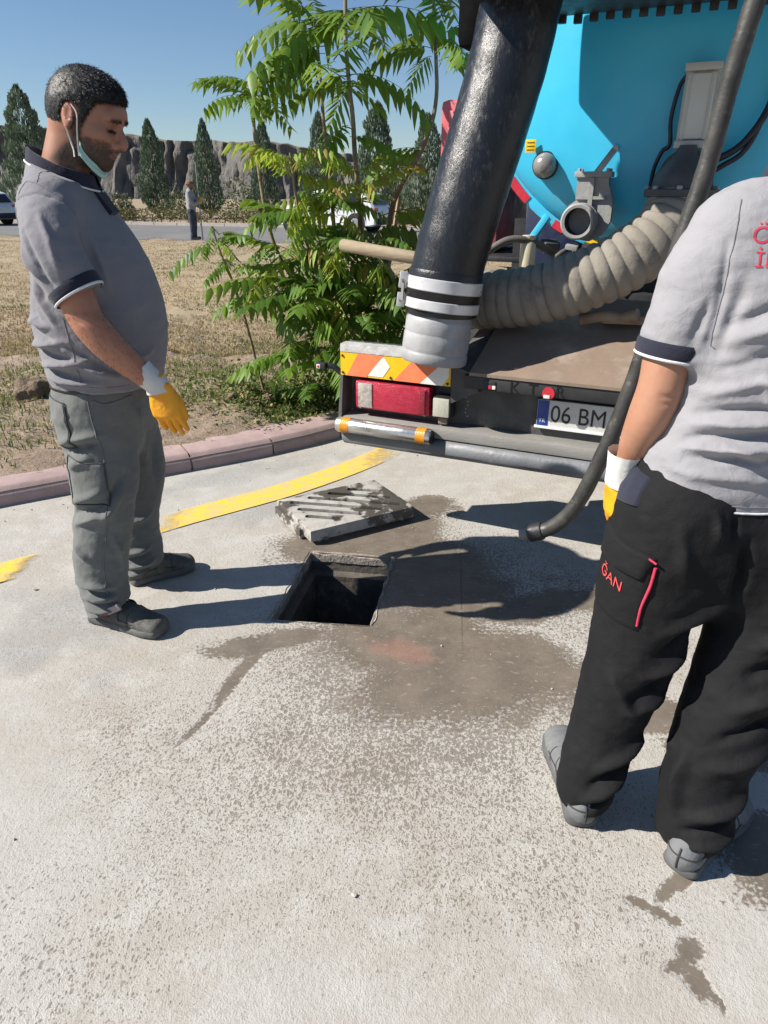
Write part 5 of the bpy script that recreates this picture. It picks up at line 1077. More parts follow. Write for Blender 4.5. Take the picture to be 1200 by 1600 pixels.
def head_colors(P, c, M, s, base, stub=1.0):
    M = np.array(M, float); q = ((P - np.array(c)) @ M) / s; x, y, z = q[:, 0], q[:, 1], q[:, 2]; on = np.linalg.norm(q, axis=1) < .19
    col = np.tile(np.array(base), (len(P), 1)); sm = lambda v, a, b: np.clip((v - a) / (b - a), 0, 1) ** 2 * (3 - 2 * np.clip((v - a) / (b - a), 0, 1))
    nz = .012 * vnoise(q, 60, 1)
    jaw = sm(-z + nz, .030 + 0 * z, .058) * sm(x + .55 * (-z - .03), -.005, .02) * (1 - sm(-z, .125, .15)); burn = sm(x, -.012, .0) * (1 - sm(x, .018, .03)) * sm(-z, -.03, .0) * (np.abs(y) > .05)
    beard = np.clip(np.maximum(jaw, burn) * stub, 0, 1) * on
    col = col * (1 - .84 * beard[:, None]) + .84 * beard[:, None] * np.array([.035, .028, .024])
    lip = np.exp(-((z + .0655) / .0085) ** 2) * (x > .085) * (np.abs(y) < .024) * on; col = col * (1 - .7 * lip[:, None]) + .7 * lip[:, None] * np.array([.26, .10, .085])
    brow = np.exp(-((z - .030 - .10 * (np.abs(y) - .03) * -1) / .0060) ** 2) * (np.abs(y) > .010) * (np.abs(y) < .052) * (x > .055) * on; col = col * (1 - .8 * brow[:, None]) + .8 * brow[:, None] * np.array([.012, .010, .009])
    lid = np.exp(-((z - .000 + .12 * np.abs(np.abs(y) - .032)) / .0026) ** 2) * (np.abs(np.abs(y) - .032) < .017) * (x > .07) * on; col = col * (1 - .9 * lid[:, None]) + .9 * lid[:, None] * np.array([.010, .008, .007])
    soc = np.exp(-((z - .003) / .016) ** 2 - ((np.abs(y) - .032) / .02) ** 2) * (x > .06) * on; col = col * (1 - .55 * soc[:, None]) + .55 * soc[:, None] * np.array([.12, .06, .045])
    nose = np.exp(-((x - .115) / .02) ** 2 - (y / .02) ** 2 - ((z + .025) / .02) ** 2) * on; col = col * (1 - .25 * nose[:, None]) + .25 * nose[:, None] * np.array([.38, .15, .11])
    ear = (np.abs(y) > .079) * (x < .02) * (x > -.05) * (np.abs(z) < .045) * on; col = col * (1 - .35 * ear[:, None]) + .35 * ear[:, None] * np.array([.42, .15, .11])
    return col
def hair(parent, c, M, s, org, seed=1, n=9000, grey=.30):
    """short cropped hair: a thin cap plus thousands of small tapering strands"""
    M = np.array(M, float); rng = np.random.RandomState(seed); cc = np.array(c)
    Fd = Field(cc - .16 * s, cc + .17 * s, .0036); w = lambda p: cc + M @ (np.array(p, float) * s); E = lambda p, r, k=.01, op='add': Fd.ell(w(p), [x * s for x in r], M, k, op)
    E((-.012, 0, .036), (.108, .0865, .103), .01); E((-.040, 0, .010), (.079, .0795, .088), .02); E((.035, 0, .082), (.058, .055, .044), .03)
    X, Y, Z = np.meshgrid(Fd.x, Fd.y, Fd.z, indexing='ij'); q = (np.stack([X.ravel(), Y.ravel(), Z.ravel()], 1) - cc) @ M / s
    nz = .006 * vnoise(q, 45, seed)
    hl = np.maximum(.070 - .0 * q[:, 0], 0) * 0 + np.interp(q[:, 0], [-.12, -.075, -.045, -.028, .012, .030, .046, .075, .12], [-.070, -.066, -.045, -.012, -.030, .012, .056, .072, .080])
    side = np.abs(q[:, 1]); fr = np.interp(q[:, 0], [-.12, -.07, .0, .03, .12], [-.070, -.066, .04, .055, .075]); hl = np.where(side < .045, np.where(q[:, 0] > 0, np.maximum(hl, .066), hl), hl)
    earc = ((q[:, 0] + .012) / .030) ** 2 + ((q[:, 2] + .002) / .040) ** 2 < 1
    cutd = np.where(earc & (side > .055), .05, (hl + nz - q[:, 2]) * s).reshape(Fd.D.shape).astype(np.float32); Fd.D = np.maximum(Fd.D, cutd)
    P, F = Fd.mesh(); P = relax(P, F, 2); N = normals(P, F); P = P + N * (  .0010 * s * fbm((P - cc) @ M * [1, 1, .4], 130, 2, seed))[:, None]
    g = np.clip(grey * 1.3 * (.35 + 1.4 * vnoise((P - cc) @ M, 60, 5)) * np.clip(1.2 - ((P - cc) @ M)[:, 2] / .12, .2, 1), 0, 1)[:, None]; col = (1 - g) * np.array([.008, .007, .007]) + g * np.array([.075, .072, .07])
    h = np_mesh('hair', P - org, F, hair_m, parent, True, col)
    fc = P[F].mean(1); fn = N[F].mean(1); ql = (fc - cc) @ M / s; okk = np.where((ql[:, 2] > -.075))[0]; pick = rng.choice(okk, n); b = fc[pick] + fn[pick] * -.002; nn = fn[pick]
    fl = M @ np.array([.55, 0, -.35]); d = nn * .30 + fl + rng.randn(n, 3) * .26; d /= np.linalg.norm(d, axis=1, keepdims=True); L_ = (.015 * s * rng.uniform(.5, 1.2, n) * np.clip(.55 + (ql[pick, 2] + .05) * 5, .45, 1.25))[:, None]
    sd = np.cross(d, rng.randn(n, 3)); sd /= np.linalg.norm(sd, axis=1, keepdims=True); sd *= .00055
    V = np.stack([b - sd, b + sd, b + d * L_ * .6 + sd * .7 - nn * L_ * .05, b + d * L_ * .6 - sd * .7 - nn * L_ * .05, b + d * L_ - nn * L_ * .25], 1).reshape(-1, 3); i = np.arange(n)[:, None] * 5
    Q = np.concatenate([i + [0, 1, 2], i + [0, 2, 3], i + [3, 2, 4]]); gg = (rng.rand(n) < grey * (1.25 - np.clip(ql[pick, 2] / .1, 0, 1)))[:, None]
    st = np_mesh('hair_strands', V - org, Q, hair_m, h, False, np.repeat(np.where(gg, np.array([.075, .073, .07]), np.array([.014, .012, .011])), 5, 0)); st['kind'] = 'stuff'
    return h
def hand_sdf(Fd, wrist, e, side, nrm, L_=.185, curl=.35, spread=.10, thumb_side=1, r0=1.0, tcurl=.3, tout=.62):
    """wrist point, e towards the fingertips, side towards the thumb, nrm out of the back of the hand"""
    e, side, nrm = [np.array(v, float) / np.linalg.norm(v) for v in (e, side, nrm)]; w = np.array(wrist, float); pl = L_ * .50
    Fd.loft([(*(w - e * .02), .027 * r0, .021 * r0), (*(w + e * .012), .030 * r0, .021 * r0), (*(w + e * pl * .55 + side * .004), .041 * r0, .019 * r0), (*(w + e * pl), .042 * r0, .0165 * r0)], side=side, k=.012, sub=4)
    for i, (off, ln) in enumerate(((.030, .42), (.011, .47), (-.009, .44), (-.028, .36))):
        p = w + e * (pl * .93 - abs(i - 1) * .003) + side * off * r0; d = e + side * (spread * (1.2 - i) * .5); d /= np.linalg.norm(d); l = ln * L_; nodes = [(*(p - d * .02), .0098 * r0, .0098 * r0)]; q = p.copy(); a = 0
        for sgl, rr in ((.45, .0098), (.30, .0092), (.25, .0078)):
            nodes.append((*q, rr * r0, rr * r0)); a += curl * (1 + .12 * i); dd = d * math.cos(a) - nrm * math.sin(a); q = q + dd * l * sgl
        nodes.append((*q, .0068 * r0, .0068 * r0)); Fd.loft(nodes, side=side, k=.004, sub=3)
    p = w + e * .022 + side * .026 * r0; d = e * (1.24 - tout) + side * tout - nrm * .25; d /= np.linalg.norm(d); q1 = p + d * .042; d2 = e * .92 + side * .35 * tout - nrm * tcurl; d2 /= np.linalg.norm(d2); q2 = q1 + d2 * .034; d3 = e * .98 - nrm * tcurl * 1.2; q3 = q2 + d3 / np.linalg.norm(d3) * .026
    Fd.loft([(*(p - d * .015), .016 * r0, .014 * r0), (*q1, .0125 * r0, .0115 * r0), (*q2, .0112 * r0, .0105 * r0), (*q3, .0075 * r0, .0075 * r0)], side=side, k=.008, sub=3)
from mathutils.bvhtree import BVHTree
def bvh_of(P, F): return BVHTree.FromPolygons([tuple(p) for p in P], [tuple(int(i) for i in f) for f in F])
def snap_seam(bv, pts, r, mat, parent, org, name='seam', off=.0003):
    q = []
    for p in catmull(pts, 8):
        h = bv.find_nearest(Vector(p)); q.append(np.array(h[0] + h[1] * off) - org)
    MB().tube(q, r, 5).build(name, mat, parent, 80)
def shoe(parent, org, heel, toe, mat, solem, Lw=1.0, strap=None, name='shoe', gr=1.06, heelm=None):
    """heel and toe ground points"""
    h, tt = np.array([*heel, 0.]), np.array([*toe, 0.]); e = (tt - h); Ln = np.linalg.norm(e); e /= Ln; sd = np.array([-e[1], e[0], 0]); up = np.array([0, 0, 1.])
    lo, hi = np.minimum(h, tt) - .09, np.maximum(h, tt) + .09; lo[2] = -.02; hi[2] = .16; Fd = Field(lo, hi, .0042)
    GR = lambda L_: [(*n_[:3], n_[3] * gr, n_[4] * gr) for n_ in L_]
    g = lambda u, z, s=0: h + e * (u * Ln) + up * z + sd * s
    Fd.loft(GR([(*g(.10, .050), .033, .042), (*g(.30, .052), .036, .046), (*g(.52, .048), .042, .042), (*g(.75, .040), .048, .034), (*g(.88, .034), .043, .028)]), side=sd, k=.01, sub=4)
    Fd.loft(GR([(*g(.14, .05), .030, .034), (*g(.18, .08), .026, .030), (*g(.20, .09), .026, .030)]), side=sd, k=.02, sub=3); Fd.loft(GR([(*g(.25, .07), .032, .03), (*g(.45, .072), .034, .026), (*g(.6, .06), .036, .024)]), side=sd, k=.02, sub=3)
    Fd.cut(g(.5, .018), (0, 0, -1)); P, F = Fd.mesh(); P = relax(P, F, 2); N = normals(P, F); P = folds(P, N, [(g(.62, .085, -.04), g(.62, .085, .04), .008, -.003), (g(.54, .09, -.04), g(.55, .09, .04), .008, -.003), (g(.80, .06, -.05), g(.80, .06, .05), .006, -.0025)]); P = P + normals(P, F) * (.0012 * vnoise(P, 70, 3))[:, None]
    o = np_mesh(name, P - org, F, mat, parent); bvs = bvh_of(P, F); st_m = bpy.data.materials.get('shoe_stitching') or surf('shoe_stitching', (.035, .035, .036), None, 20, .8)
    snap_seam(bvs, [g(.66, .050, .06), g(.45, .058, .06), g(.25, .062, .06), g(.08, .066, .045), g(.0, .068, 0), g(.08, .066, -.045), g(.25, .062, -.06), g(.45, .058, -.06), g(.66, .050, -.06)], .0022, st_m, o, org, 'stitching')
    for sg in (-1, 1):
        for u0, u1 in ((.20, .30), (.40, .48), (.60, .62)): snap_seam(bvs, [g(u0, .03, sg * .06), g((u0 + u1) / 2, .06, sg * .06), g(u1, .09, sg * .04)], .0018, st_m, o, org, 'stitching')
    snap_seam(bvs, [g(-.05, .03, 0), g(-.03, .06, 0), g(0, .09, 0)], .0030, st_m, o, org, 'stitching')
    Fs = Field(lo, hi, .004); Fs.loft(GR([(*g(.085, .018), .0375, .020), (*g(.30, .017), .0375, .020), (*g(.52, .017), .0425, .020), (*g(.76, .018), .0525, .020), (*g(.905, .020), .047, .020)]), side=sd, k=.005, sub=5, power=3.0); Fs.cut(g(.5, .003), (0, 0, -1)); Fs.cut(g(.5, .033), (0, 0, 1))
    P, F = Fs.mesh(); P = relax(P, F, 1); np_mesh('sole', P - org, F, solem, o)
    if heelm is not None:
        Fh = Field(lo, hi, .0042); Fh.loft(GR([(*g(.70, .040), .050, .036), (*g(.88, .034), .0455, .030)]), side=sd, k=.01, sub=4); Fh.cut(g(.5, .022), (0, 0, -1)); Fh.cut(g(.72, .04), -e - up * .3)
        P, F = Fh.mesh(); P = relax(P, F, 2); np_mesh('toe_cap', P - org, F, heelm, o)
    if strap:
        for u, m_, ww in strap:
            mb = MB(); vs = []; nn = 14
            for i in range(nn + 1):
                a = math.pi * (-.05 + 1.1 * i / nn); r1, r2 = .050, .060
                for du in (-ww, ww): vs.append(g(u + du / Ln + .02 * math.cos(a), .052 + r2 * math.sin(a) * (1 if u < .6 else .75), r1 * math.cos(a)) - org)
            mb.add(vs, [(2 * i, 2 * i + 1, 2 * i + 3, 2 * i + 2) for i in range(nn)]).build('strap', m_, o, 60)
    return o
def gather(lo, hi, y0=None): pass


# ---------------------------------------------------------------- older worker in profile
O1 = np.array([-.96, 2.3, 0.]); m1 = empty('person', O1, 0, 'worker in grey polo, grey trousers and chin mask, looking down at the pit', 'person')
pit_h = R(22); hs = .965; HC = np.array([-.862, 2.30, 1.632]); HM = np.array([[math.cos(pit_h), 0, math.sin(pit_h)], [0, 1, 0], [-math.sin(pit_h), 0, math.cos(pit_h)]])
yaw_h = R(-6); HM = np.array([[math.cos(yaw_h), -math.sin(yaw_h), 0], [math.sin(yaw_h), math.cos(yaw_h), 0], [0, 0, 1]]) @ HM
ARM_R = [(-.975, 2.155, 1.37, .050, .055), (-.940, 2.080, 1.31, .050, .056), (-.885, 2.04, 1.20, .049, .053), (-.855, 2.025, 1.12, .045, .049), (-.835, 2.02, 1.085, .045, .049), (-.795, 2.025, 1.03, .043, .047), (-.745, 2.04, .97, .036, .039), (-.700, 2.05, .925, .029, .031), (-.690, 2.052, .912, .028, .030)]
ARM_L = [(-.975, 2.445, 1.37, .050, .055), (-.97, 2.525, 1.29, .050, .056), (-.985, 2.565, 1.18, .046, .050), (-.995, 2.575, 1.09, .043, .046), (-.975, 2.57, 1.02, .042, .044), (-.945, 2.56, .95, .034, .037), (-.925, 2.555, .905, .028, .030)]
B = Field((-1.23, 1.93, .0), (-.55, 2.68, 1.80), .0052, 1.42, .0036)
head_sdf(B, HC, HM, hs)
B.loft([(-1.00, 2.30, 1.40, .085, .075), (-.965, 2.30, 1.47, .066, .068), (-.935, 2.30, 1.54, .062, .066), (-.91, 2.30, 1.60, .060, .066)], k=.025)
B.loft([(-.945, 2.30, .86, .13, .10), (-.93, 2.30, 1.02, .14, .13), (-.93, 2.30, 1.18, .14, .12), (-.95, 2.30, 1.30, .13, .09), (-.965, 2.30, 1.40, .08, .06)], k=.02)
for a in (ARM_R, ARM_L): B.loft(a, k=.015, side=(0, 1, 0))
for y, fx, fy in ((2.19, -1.0, 2.15), (2.42, -.98, 2.42)): B.loft([(-.965, y + (.03 if y < 2.3 else -.03), .82, .06, .07), (-.96, y, .70, .06, .065), (-.96, y + (fy - y) * .5, .48, .05, .055), (-.985, fy, .28, .042, .046), (-1.0, fy, .10, .036, .04)], k=.02)
P, F = B.mesh(); P = relax(P, F, 2, .5)
P = folds(P, normals(P, F), [((-.875, 1.975, 1.115), (-.83, 1.975, 1.105), .010, -.003)])
col = head_colors(P, HC, HM, hs, (.335, .160, .098)); arm_ = (P[:, 2] < 1.3); col[arm_] = np.array([.37, .165, .10]) * (1 + .12 * vnoise(P[arm_], 14, 3)[:, None])
np_mesh('body', P - O1, F, skin_m, m1, True, col); BP1, BF1 = P, F
hair(m1, HC, HM, hs, O1, 2, 30000, .12)
# polo shirt
S = Field((-1.27, 1.90, .80), (-.60, 2.72, 1.58), .0052)
S.loft([(-.935, 2.30, .80, .183, .158), (-.929, 2.30, .88, .192, .170), (-.922, 2.30, .96, .200, .187), (-.918, 2.30, 1.05, .205, .202), (-.914, 2.30, 1.13, .205, .188), (-.922, 2.30, 1.22, .205, .164), (-.944, 2.30, 1.31, .200, .132), (-.964, 2.30, 1.39, .176, .108), (-.972, 2.30, 1.45, .112, .088), (-.975, 2.30, 1.495, .085, .082)], k=.02, sub=5, power=2.2)
S.loft([(-.978, 2.30, 1.44, .15, .066), (-.965, 2.30, 1.40, .19, .072)], k=.05)
SL_R = [(-.955, 2.155, 1.395, .080, .082), (-.935, 2.088, 1.345, .076, .080), (-.915, 2.048, 1.27, .074, .080), (-.868, 2.036, 1.185, .068, .073)]
SL_L = [(-.985, 2.445, 1.395, .085, .092), (-.975, 2.525, 1.33, .080, .086), (-.975, 2.560, 1.25, .074, .078), (-.985, 2.570, 1.165, .069, .071)]
for A in (SL_R, SL_L):
    p = np.array(A[-1][:3]); d = p - np.array(A[-2][:3]); S.loft(A, k=.045, end=(p + d / np.linalg.norm(d) * .012, d))
S.cut((-.93, 2.3, .868), (-.03, 0, -1), (-1.27, 1.9, .78), (-.6, 2.72, 1.0))
S.cut((-.965, 2.3, 1.497), (.42, 0, 1), (-1.1, 2.18, 1.44), (-.8, 2.42, 1.58))
P, F = S.mesh(); P = relax(P, F, 2); N = normals(P, F)
yn = 2.085; fl = []
for i, (z, x0, x1, dz, a) in enumerate([(1.085, -1.16, -1.02, .012, .009), (1.045, -1.16, -.96, .028, -.007), (1.015, -1.165, -.95, -.012, .011), (.985, -1.15, -.92, .02, -.008), (.958, -1.15, -.88, -.018, .011), (.930, -1.14, -.92, .014, -.008), (.905, -1.13, -.86, .012, .009), (1.12, -1.15, -1.06, .03, -.005), (.94, -.98, -.80, .03, .007), (.97, -.96, -.80, .05, -.006)]):
    fl.append(((x0, yn + .04 * (x0 < -1.12), z + dz), (x1, yn - .005, z - dz), .013, a))
fl += [((-1.12, 2.16, 1.40), (-1.03, 2.06, 1.16), .014, -.011), ((-1.10, 2.14, 1.36), (-1.05, 2.08, 1.22), .016, .008), ((-1.06, 2.12, 1.20), (-.98, 2.08, 1.08), .018, .008), ((-.86, 2.10, 1.36), (-.835, 2.06, 1.20), .014, -.010), ((-.84, 2.13, 1.33), (-.80, 2.11, 1.18), .018, .007), ((-.99, 2.02, 1.30), (-.93, 1.985, 1.22), .012, .006), ((-.97, 2.02, 1.34), (-.90, 1.98, 1.20), .012, -.006), ((-.93, 2.04, 1.38), (-.88, 1.975, 1.25), .014, .005),
       ((-1.17, 2.24, 1.22), (-1.14, 2.2, 1.02), .02, -.006), ((-.80, 2.16, 1.10), (-.74, 2.22, 1.14), .03, .004), ((-.76, 2.2, .95), (-.84, 2.1, .93), .016, -.006), ((-.75, 2.22, .985), (-.82, 2.12, .955), .016, .005), ((-1.05, 2.2, 1.455), (-.98, 2.16, 1.44), .012, -.004), ((-1.07, 2.13, 1.425), (-.90, 2.09, 1.395), .006, -.0035)]
P = folds(P, N, fl, 2.0, F); N = normals(P, F); wr = (.5 + .5 * np.clip((1.12 - P[:, 2]) / .25, 0, 1)); P = P + N * (.0030 * wr * fbm(P * [1, 1, 2.2], 16, 3, 4) + .0010 * vnoise(P, 60, 2))[:, None]
np_mesh('polo_shirt', P - O1, F, shirt_m, m1); bs1 = bvh_of(P, F); seam_m = cloth_mat('grey_seam', (.16, .158, .18), (.15, .148, .17))
snap_seam(bs1, [(-.985, 2.13, 1.455), (-1.02, 2.10, 1.38), (-1.02, 2.08, 1.31), (-.985, 2.07, 1.25), (-.93, 2.09, 1.21)], .0016, seam_m, m1, O1); snap_seam(bs1, [(-.985, 2.13, 1.455), (-.93, 2.10, 1.44), (-.875, 2.10, 1.37), (-.86, 2.09, 1.28), (-.87, 2.09, 1.21)], .0016, seam_m, m1, O1)
snap_seam(bs1, [(-.97, 2.22, 1.475), (-.965, 2.17, 1.46), (-.955, 2.12, 1.45)], .0014, seam_m, m1, O1); snap_seam(bs1, [(-.95, 2.09, 1.10), (-.94, 2.09, 1.0), (-.935, 2.1, .89)], .0013, seam_m, m1, O1); snap_seam(bs1, [(-1.09, 2.18, .893), (-1.0, 2.1, .890), (-.9, 2.1, .888), (-.8, 2.15, .886)], .0012, seam_m, m1, O1, 'hem_stitch')
def shift(mb, o):
    mb.v = [tuple(np.array(v) - o) for v in mb.v]; return mb
for A in (SL_R, SL_L):
    A2 = A[:-1] + [tuple(np.array(A[-1]) + (np.array(A[-1]) - np.array(A[-2])) * .15)]; shift(tube_nodes(A2, (0, 1, 0), .87, .985, 40, .0045), O1).build('sleeve_cuff', navy_c, m1, 70)
    shift(tube_nodes(A2, (0, 1, 0), .972, 1.0, 40, .0050, 4), O1).build('cuff_piping', white_c, m1, 70)
# collar: folded band round the neck
def collar(parent, org, c, rx, ry, tilt, h, mat, mat2, open_=.0, flare=.018):
    mb = MB(); n = 56; vs = []; e2 = []
    for i in range(n + 1):
        a = open_ + (2 * math.pi - 2 * open_) * i / n; x, y = math.cos(a), math.sin(a); hh = h * (1.0 + .25 * max(0, x))
        for dr, z in ((-.004, .0), (.000, .92), (.004, 1.0), (.010, .92), (.006 + flare, .05), (.002 + flare, -.02), (-.002, .3)):
            vs.append(np.array(c) + np.array([x * (rx + dr), y * (ry + dr), z * hh - tilt * x * rx]) - org)
        e2.append(np.array(c) + np.array([x * (rx + .0075 + flare), y * (ry + .0075 + flare), .01 * hh - tilt * x * rx]) - org)
    mb.add(vs, [(7 * i + k, 7 * i + 7 + k, 7 * i + 8 + k, 7 * i + 1 + k) for i in range(n) for k in range(6)]); o = mb.build('collar', mat, parent, 60)
    MB().tube(e2, .0028, 6).build('collar_piping', mat2, o, 60)
collar(m1, O1, (-.955, 2.30, 1.484), .083, .080, .52, .036, navy_c, white_c, .12, .012)
MB().add([tuple(np.array(p) - O1) for p in [(-.868, 2.275, 1.455), (-.862, 2.325, 1.455), (-.815, 2.325, 1.385), (-.820, 2.275, 1.385), (-.880, 2.275, 1.45), (-.880, 2.325, 1.45), (-.83, 2.325, 1.375), (-.83, 2.275, 1.375)]], [(0, 1, 2, 3), (0, 4, 5, 1), (1, 5, 6, 2), (2, 6, 7, 3), (3, 7, 4, 0)]).build('placket', navy_c, m1, 30)
# trousers
T = Field((-1.24, 1.96, .025), (-.70, 2.64, .93), .0052)
T.loft([(-.942, 2.30, .93, .168, .140), (-.945, 2.30, .86, .174, .150), (-.952, 2.30, .78, .178, .152), (-.962, 2.30, .70, .160, .140)], k=.02, power=2.3)
LR = [(-.960, 2.215, .80, .104, .126), (-.953, 2.20, .68, .102, .120), (-.950, 2.185, .58, .098, .116), (-.960, 2.165, .46, .090, .100), (-.985, 2.150, .34, .086, .096), (-1.000, 2.140, .24, .084, .092), (-1.000, 2.135, .15, .078, .084), (-.995, 2.132, .08, .072, .080), (-.990, 2.130, -.03, .070, .080)]
LL = [(-.965, 2.385, .80, .105, .135), (-.945, 2.40, .66, .102, .126), (-.930, 2.415, .52, .094, .110), (-.945, 2.42, .40, .086, .096), (-.965, 2.42, .28, .082, .090), (-.965, 2.425, .18, .078, .085), (-.955, 2.43, .08, .073, .080), (-.950, 2.435, -.03, .070, .080)]
T.loft(LR, k=.03, sub=5); T.loft(LL, k=.03, sub=5); T.cut((-.95, 2.3, .895), (0, 0, 1)); T.cut((-.99, 2.13, .078), (.45, 0, -1), (-1.24, 1.96, 0), (-.7, 2.28, .12)); T.cut((-.95, 2.43, .075), (.45, 0, -1), (-1.24, 2.28, 0), (-.7, 2.64, .12))
P, F = T.mesh(); P = relax(P, F, 2); N = normals(P, F); yr = 2.075
fl = [((-1.08, 2.12, .70), (-.90, 2.09, .735), .018, .010), ((-1.09, 2.12, .665), (-.92, 2.085, .71), .016, -.010), ((-1.06, 2.1, .62), (-.95, 2.08, .66), .018, .007), ((-1.05, 2.09, .50), (-.92, 2.07, .55), .016, .009), ((-1.06, 2.09, .465), (-.93, 2.07, .50), .014, -.008), ((-1.06, 2.08, .425), (-.90, 2.07, .475), .016, .008), ((-.86, 2.10, .55), (-.95, 2.07, .42), .018, .009), ((-.84, 2.11, .60), (-.93, 2.08, .50), .016, -.008), ((-.90, 2.07, .38), (-.88, 2.1, .25), .016, .007), ((-1.08, 2.08, .36), (-1.0, 2.05, .30), .018, .006),
      ((-1.09, 2.07, .215), (-.92, 2.06, .19), .014, .010), ((-1.09, 2.07, .188), (-.93, 2.06, .165), .011, -.009), ((-1.08, 2.07, .160), (-.92, 2.06, .15), .012, .010), ((-1.07, 2.07, .130), (-.92, 2.06, .125), .010, -.009), ((-1.07, 2.07, .105), (-.92, 2.06, .10), .011, .009), ((-1.06, 2.07, .08), (-.92, 2.06, .075), .010, -.007),
      ((-.84, 2.30, .70), (-.86, 2.34, .52), .02, .008), ((-.83, 2.36, .62), (-.85, 2.38, .46), .02, -.008), ((-.87, 2.36, .34), (-1.02, 2.35, .30), .015, .009), ((-.88, 2.35, .20), (-1.03, 2.36, .17), .013, .010), ((-.88, 2.35, .17), (-1.03, 2.36, .14), .011, -.009), ((-.88, 2.36, .135), (-1.02, 2.36, .11), .012, .010), ((-.88, 2.36, .10), (-1.02, 2.36, .085), .010, -.008), ((-.83, 2.2, .80), (-.85, 2.25, .66), .02, .006), ((-1.10, 2.16, .78), (-1.0, 2.1, .77), .02, .004)]
P = folds(P, N, fl, 2.0, F); N = normals(P, F); P = P + N * (.0035 * fbm(P * [1, 1, 1.6], 13, 3, 6) + .0010 * vnoise(P, 55, 3))[:, None]
np_mesh('work_trousers', P - O1, F, pant_m, m1)
def patch(bv, pts2, plane, off, nu=18, nv=18):
    """cloth patch laid on a surface: four corners (3d) raycast along plane direction"""
    A, B_, C, D = [np.array(p, float) for p in pts2]; d = Vector(plane).normalized(); V = []; 
    for j in range(nv + 1):
        for i in range(nu + 1):
            u, v = i / nu, j / nv; p = Vector(((1 - u) * (1 - v)) * A + u * (1 - v) * B_ + u * v * C + (1 - u) * v * D); h = bv.ray_cast(p - d * .25, d); q = (h[0] if h[0] is not None else p) - d * (off if 0 < i < nu and 0 < j < nv else -.004); V.append(tuple(q))
    return V, [(j * (nu + 1) + i, j * (nu + 1) + i + 1, (j + 1) * (nu + 1) + i + 1, (j + 1) * (nu + 1) + i) for j in range(nv) for i in range(nu)]
bt_ = bvh_of(P, F)
def add_patch(name, pts, d, off, mat, parent, org, bv):
    V, Fq = patch(bv, pts, d, off); MB().add([tuple(np.array(v) - org) for v in V], Fq).build(name, mat, parent, 80)
add_patch('back_pocket', [(-1.09, 2.1, .845), (-1.01, 2.1, .835), (-1.00, 2.1, .685), (-1.07, 2.1, .70)], (0, 1, 0), .007, pant_m, m1, O1, bt_)
add_patch('thigh_pocket', [(-1.035, 2.1, .66), (-.905, 2.1, .645), (-.905, 2.1, .50), (-1.035, 2.1, .505)], (0, 1, 0), .007, pant_m, m1, O1, bt_)
def seam(bv, pts, d, r, mat, parent, org, name='seam', off=.001):
    pp_ = []
    for p in catmull(pts, 10):
        h = bv.ray_cast(Vector(p) - Vector(d).normalized() * .25, Vector(d).normalized()); pp_.append(np.array(h[0] if h[0] is not None else p) - np.array(Vector(d).normalized()) * off - org)
    MB().tube(pp_, r, 5).build(name, mat, parent, 80)
seam(bt_, [(-.93, 2.1, .86), (-.925, 2.1, .78), (-.91, 2.1, .70), (-.905, 2.1, .6), (-.92, 2.1, .45), (-.955, 2.1, .3), (-.965, 2.1, .15)], (0, 1, 0), .0022, pant_m, m1, O1)
stitch_m = cloth_mat('dark_stitching', (.055, .058, .056), (.05, .052, .05))
for pl_ in ([(-1.09, .845), (-1.01, .835), (-1.00, .685), (-1.035, .678), (-1.07, .70)], [(-1.035, .66), (-.905, .645), (-.905, .50), (-1.035, .505)]):
    for (xa, za), (xb, zb) in zip(pl_, pl_[1:] + pl_[:1]): seam(bt_, [(xa, 2.1, za), ((xa + xb) / 2, 2.1, (za + zb) / 2), (xb, 2.1, zb)], (0, 1, 0), .0020, stitch_m, m1, O1, 'stitching', .004)
seam(bt_, [(-.915, 2.1, .845), (-.88, 2.1, .83), (-.82, 2.15, .842)], (0, 1, 0), .003, pant_m, m1, O1)
MB().tube([np.array([-.944 + .152 * math.cos(a), 2.30 + .178 * math.sin(a), .872 + .004 * math.sin(3 * a)]) - O1 for a in np.linspace(0, 2 * math.pi, 60)[:-1]], .012, 6, closed=True).build('belt', lea_m, m1, 60)
# gloves with knitted cuffs
def strands(name, parent, org, P, F, mask, n, L_, mat, colr, flow, seed=1, w=.0005, kind='stuff'):
    rng = np.random.RandomState(seed); N = normals(P, F); fm = mask[F].mean(1); idx = rng.choice(len(F), n, p=fm / fm.sum()); k = rng.rand(n, 1); b = P[F[idx, 0]] * k + P[F[idx, 2]] * (1 - k); nn = N[F[idx, 0]]
    d = nn * .5 + np.array(flow) + rng.randn(n, 3) * .3; d /= np.linalg.norm(d, axis=1, keepdims=True); sd = np.cross(d, rng.randn(n, 3)); sd /= np.linalg.norm(sd, axis=1, keepdims=True); l = L_ * rng.uniform(.5, 1.2, (n, 1))
    V = np.stack([b - sd * w, b + sd * w, b + d * l], 1).reshape(-1, 3); o = np_mesh(name, V - org, np.arange(3 * n).reshape(n, 3), mat, parent, False, np.tile(np.array(colr), (3 * n, 1))); o['kind'] = kind; return o
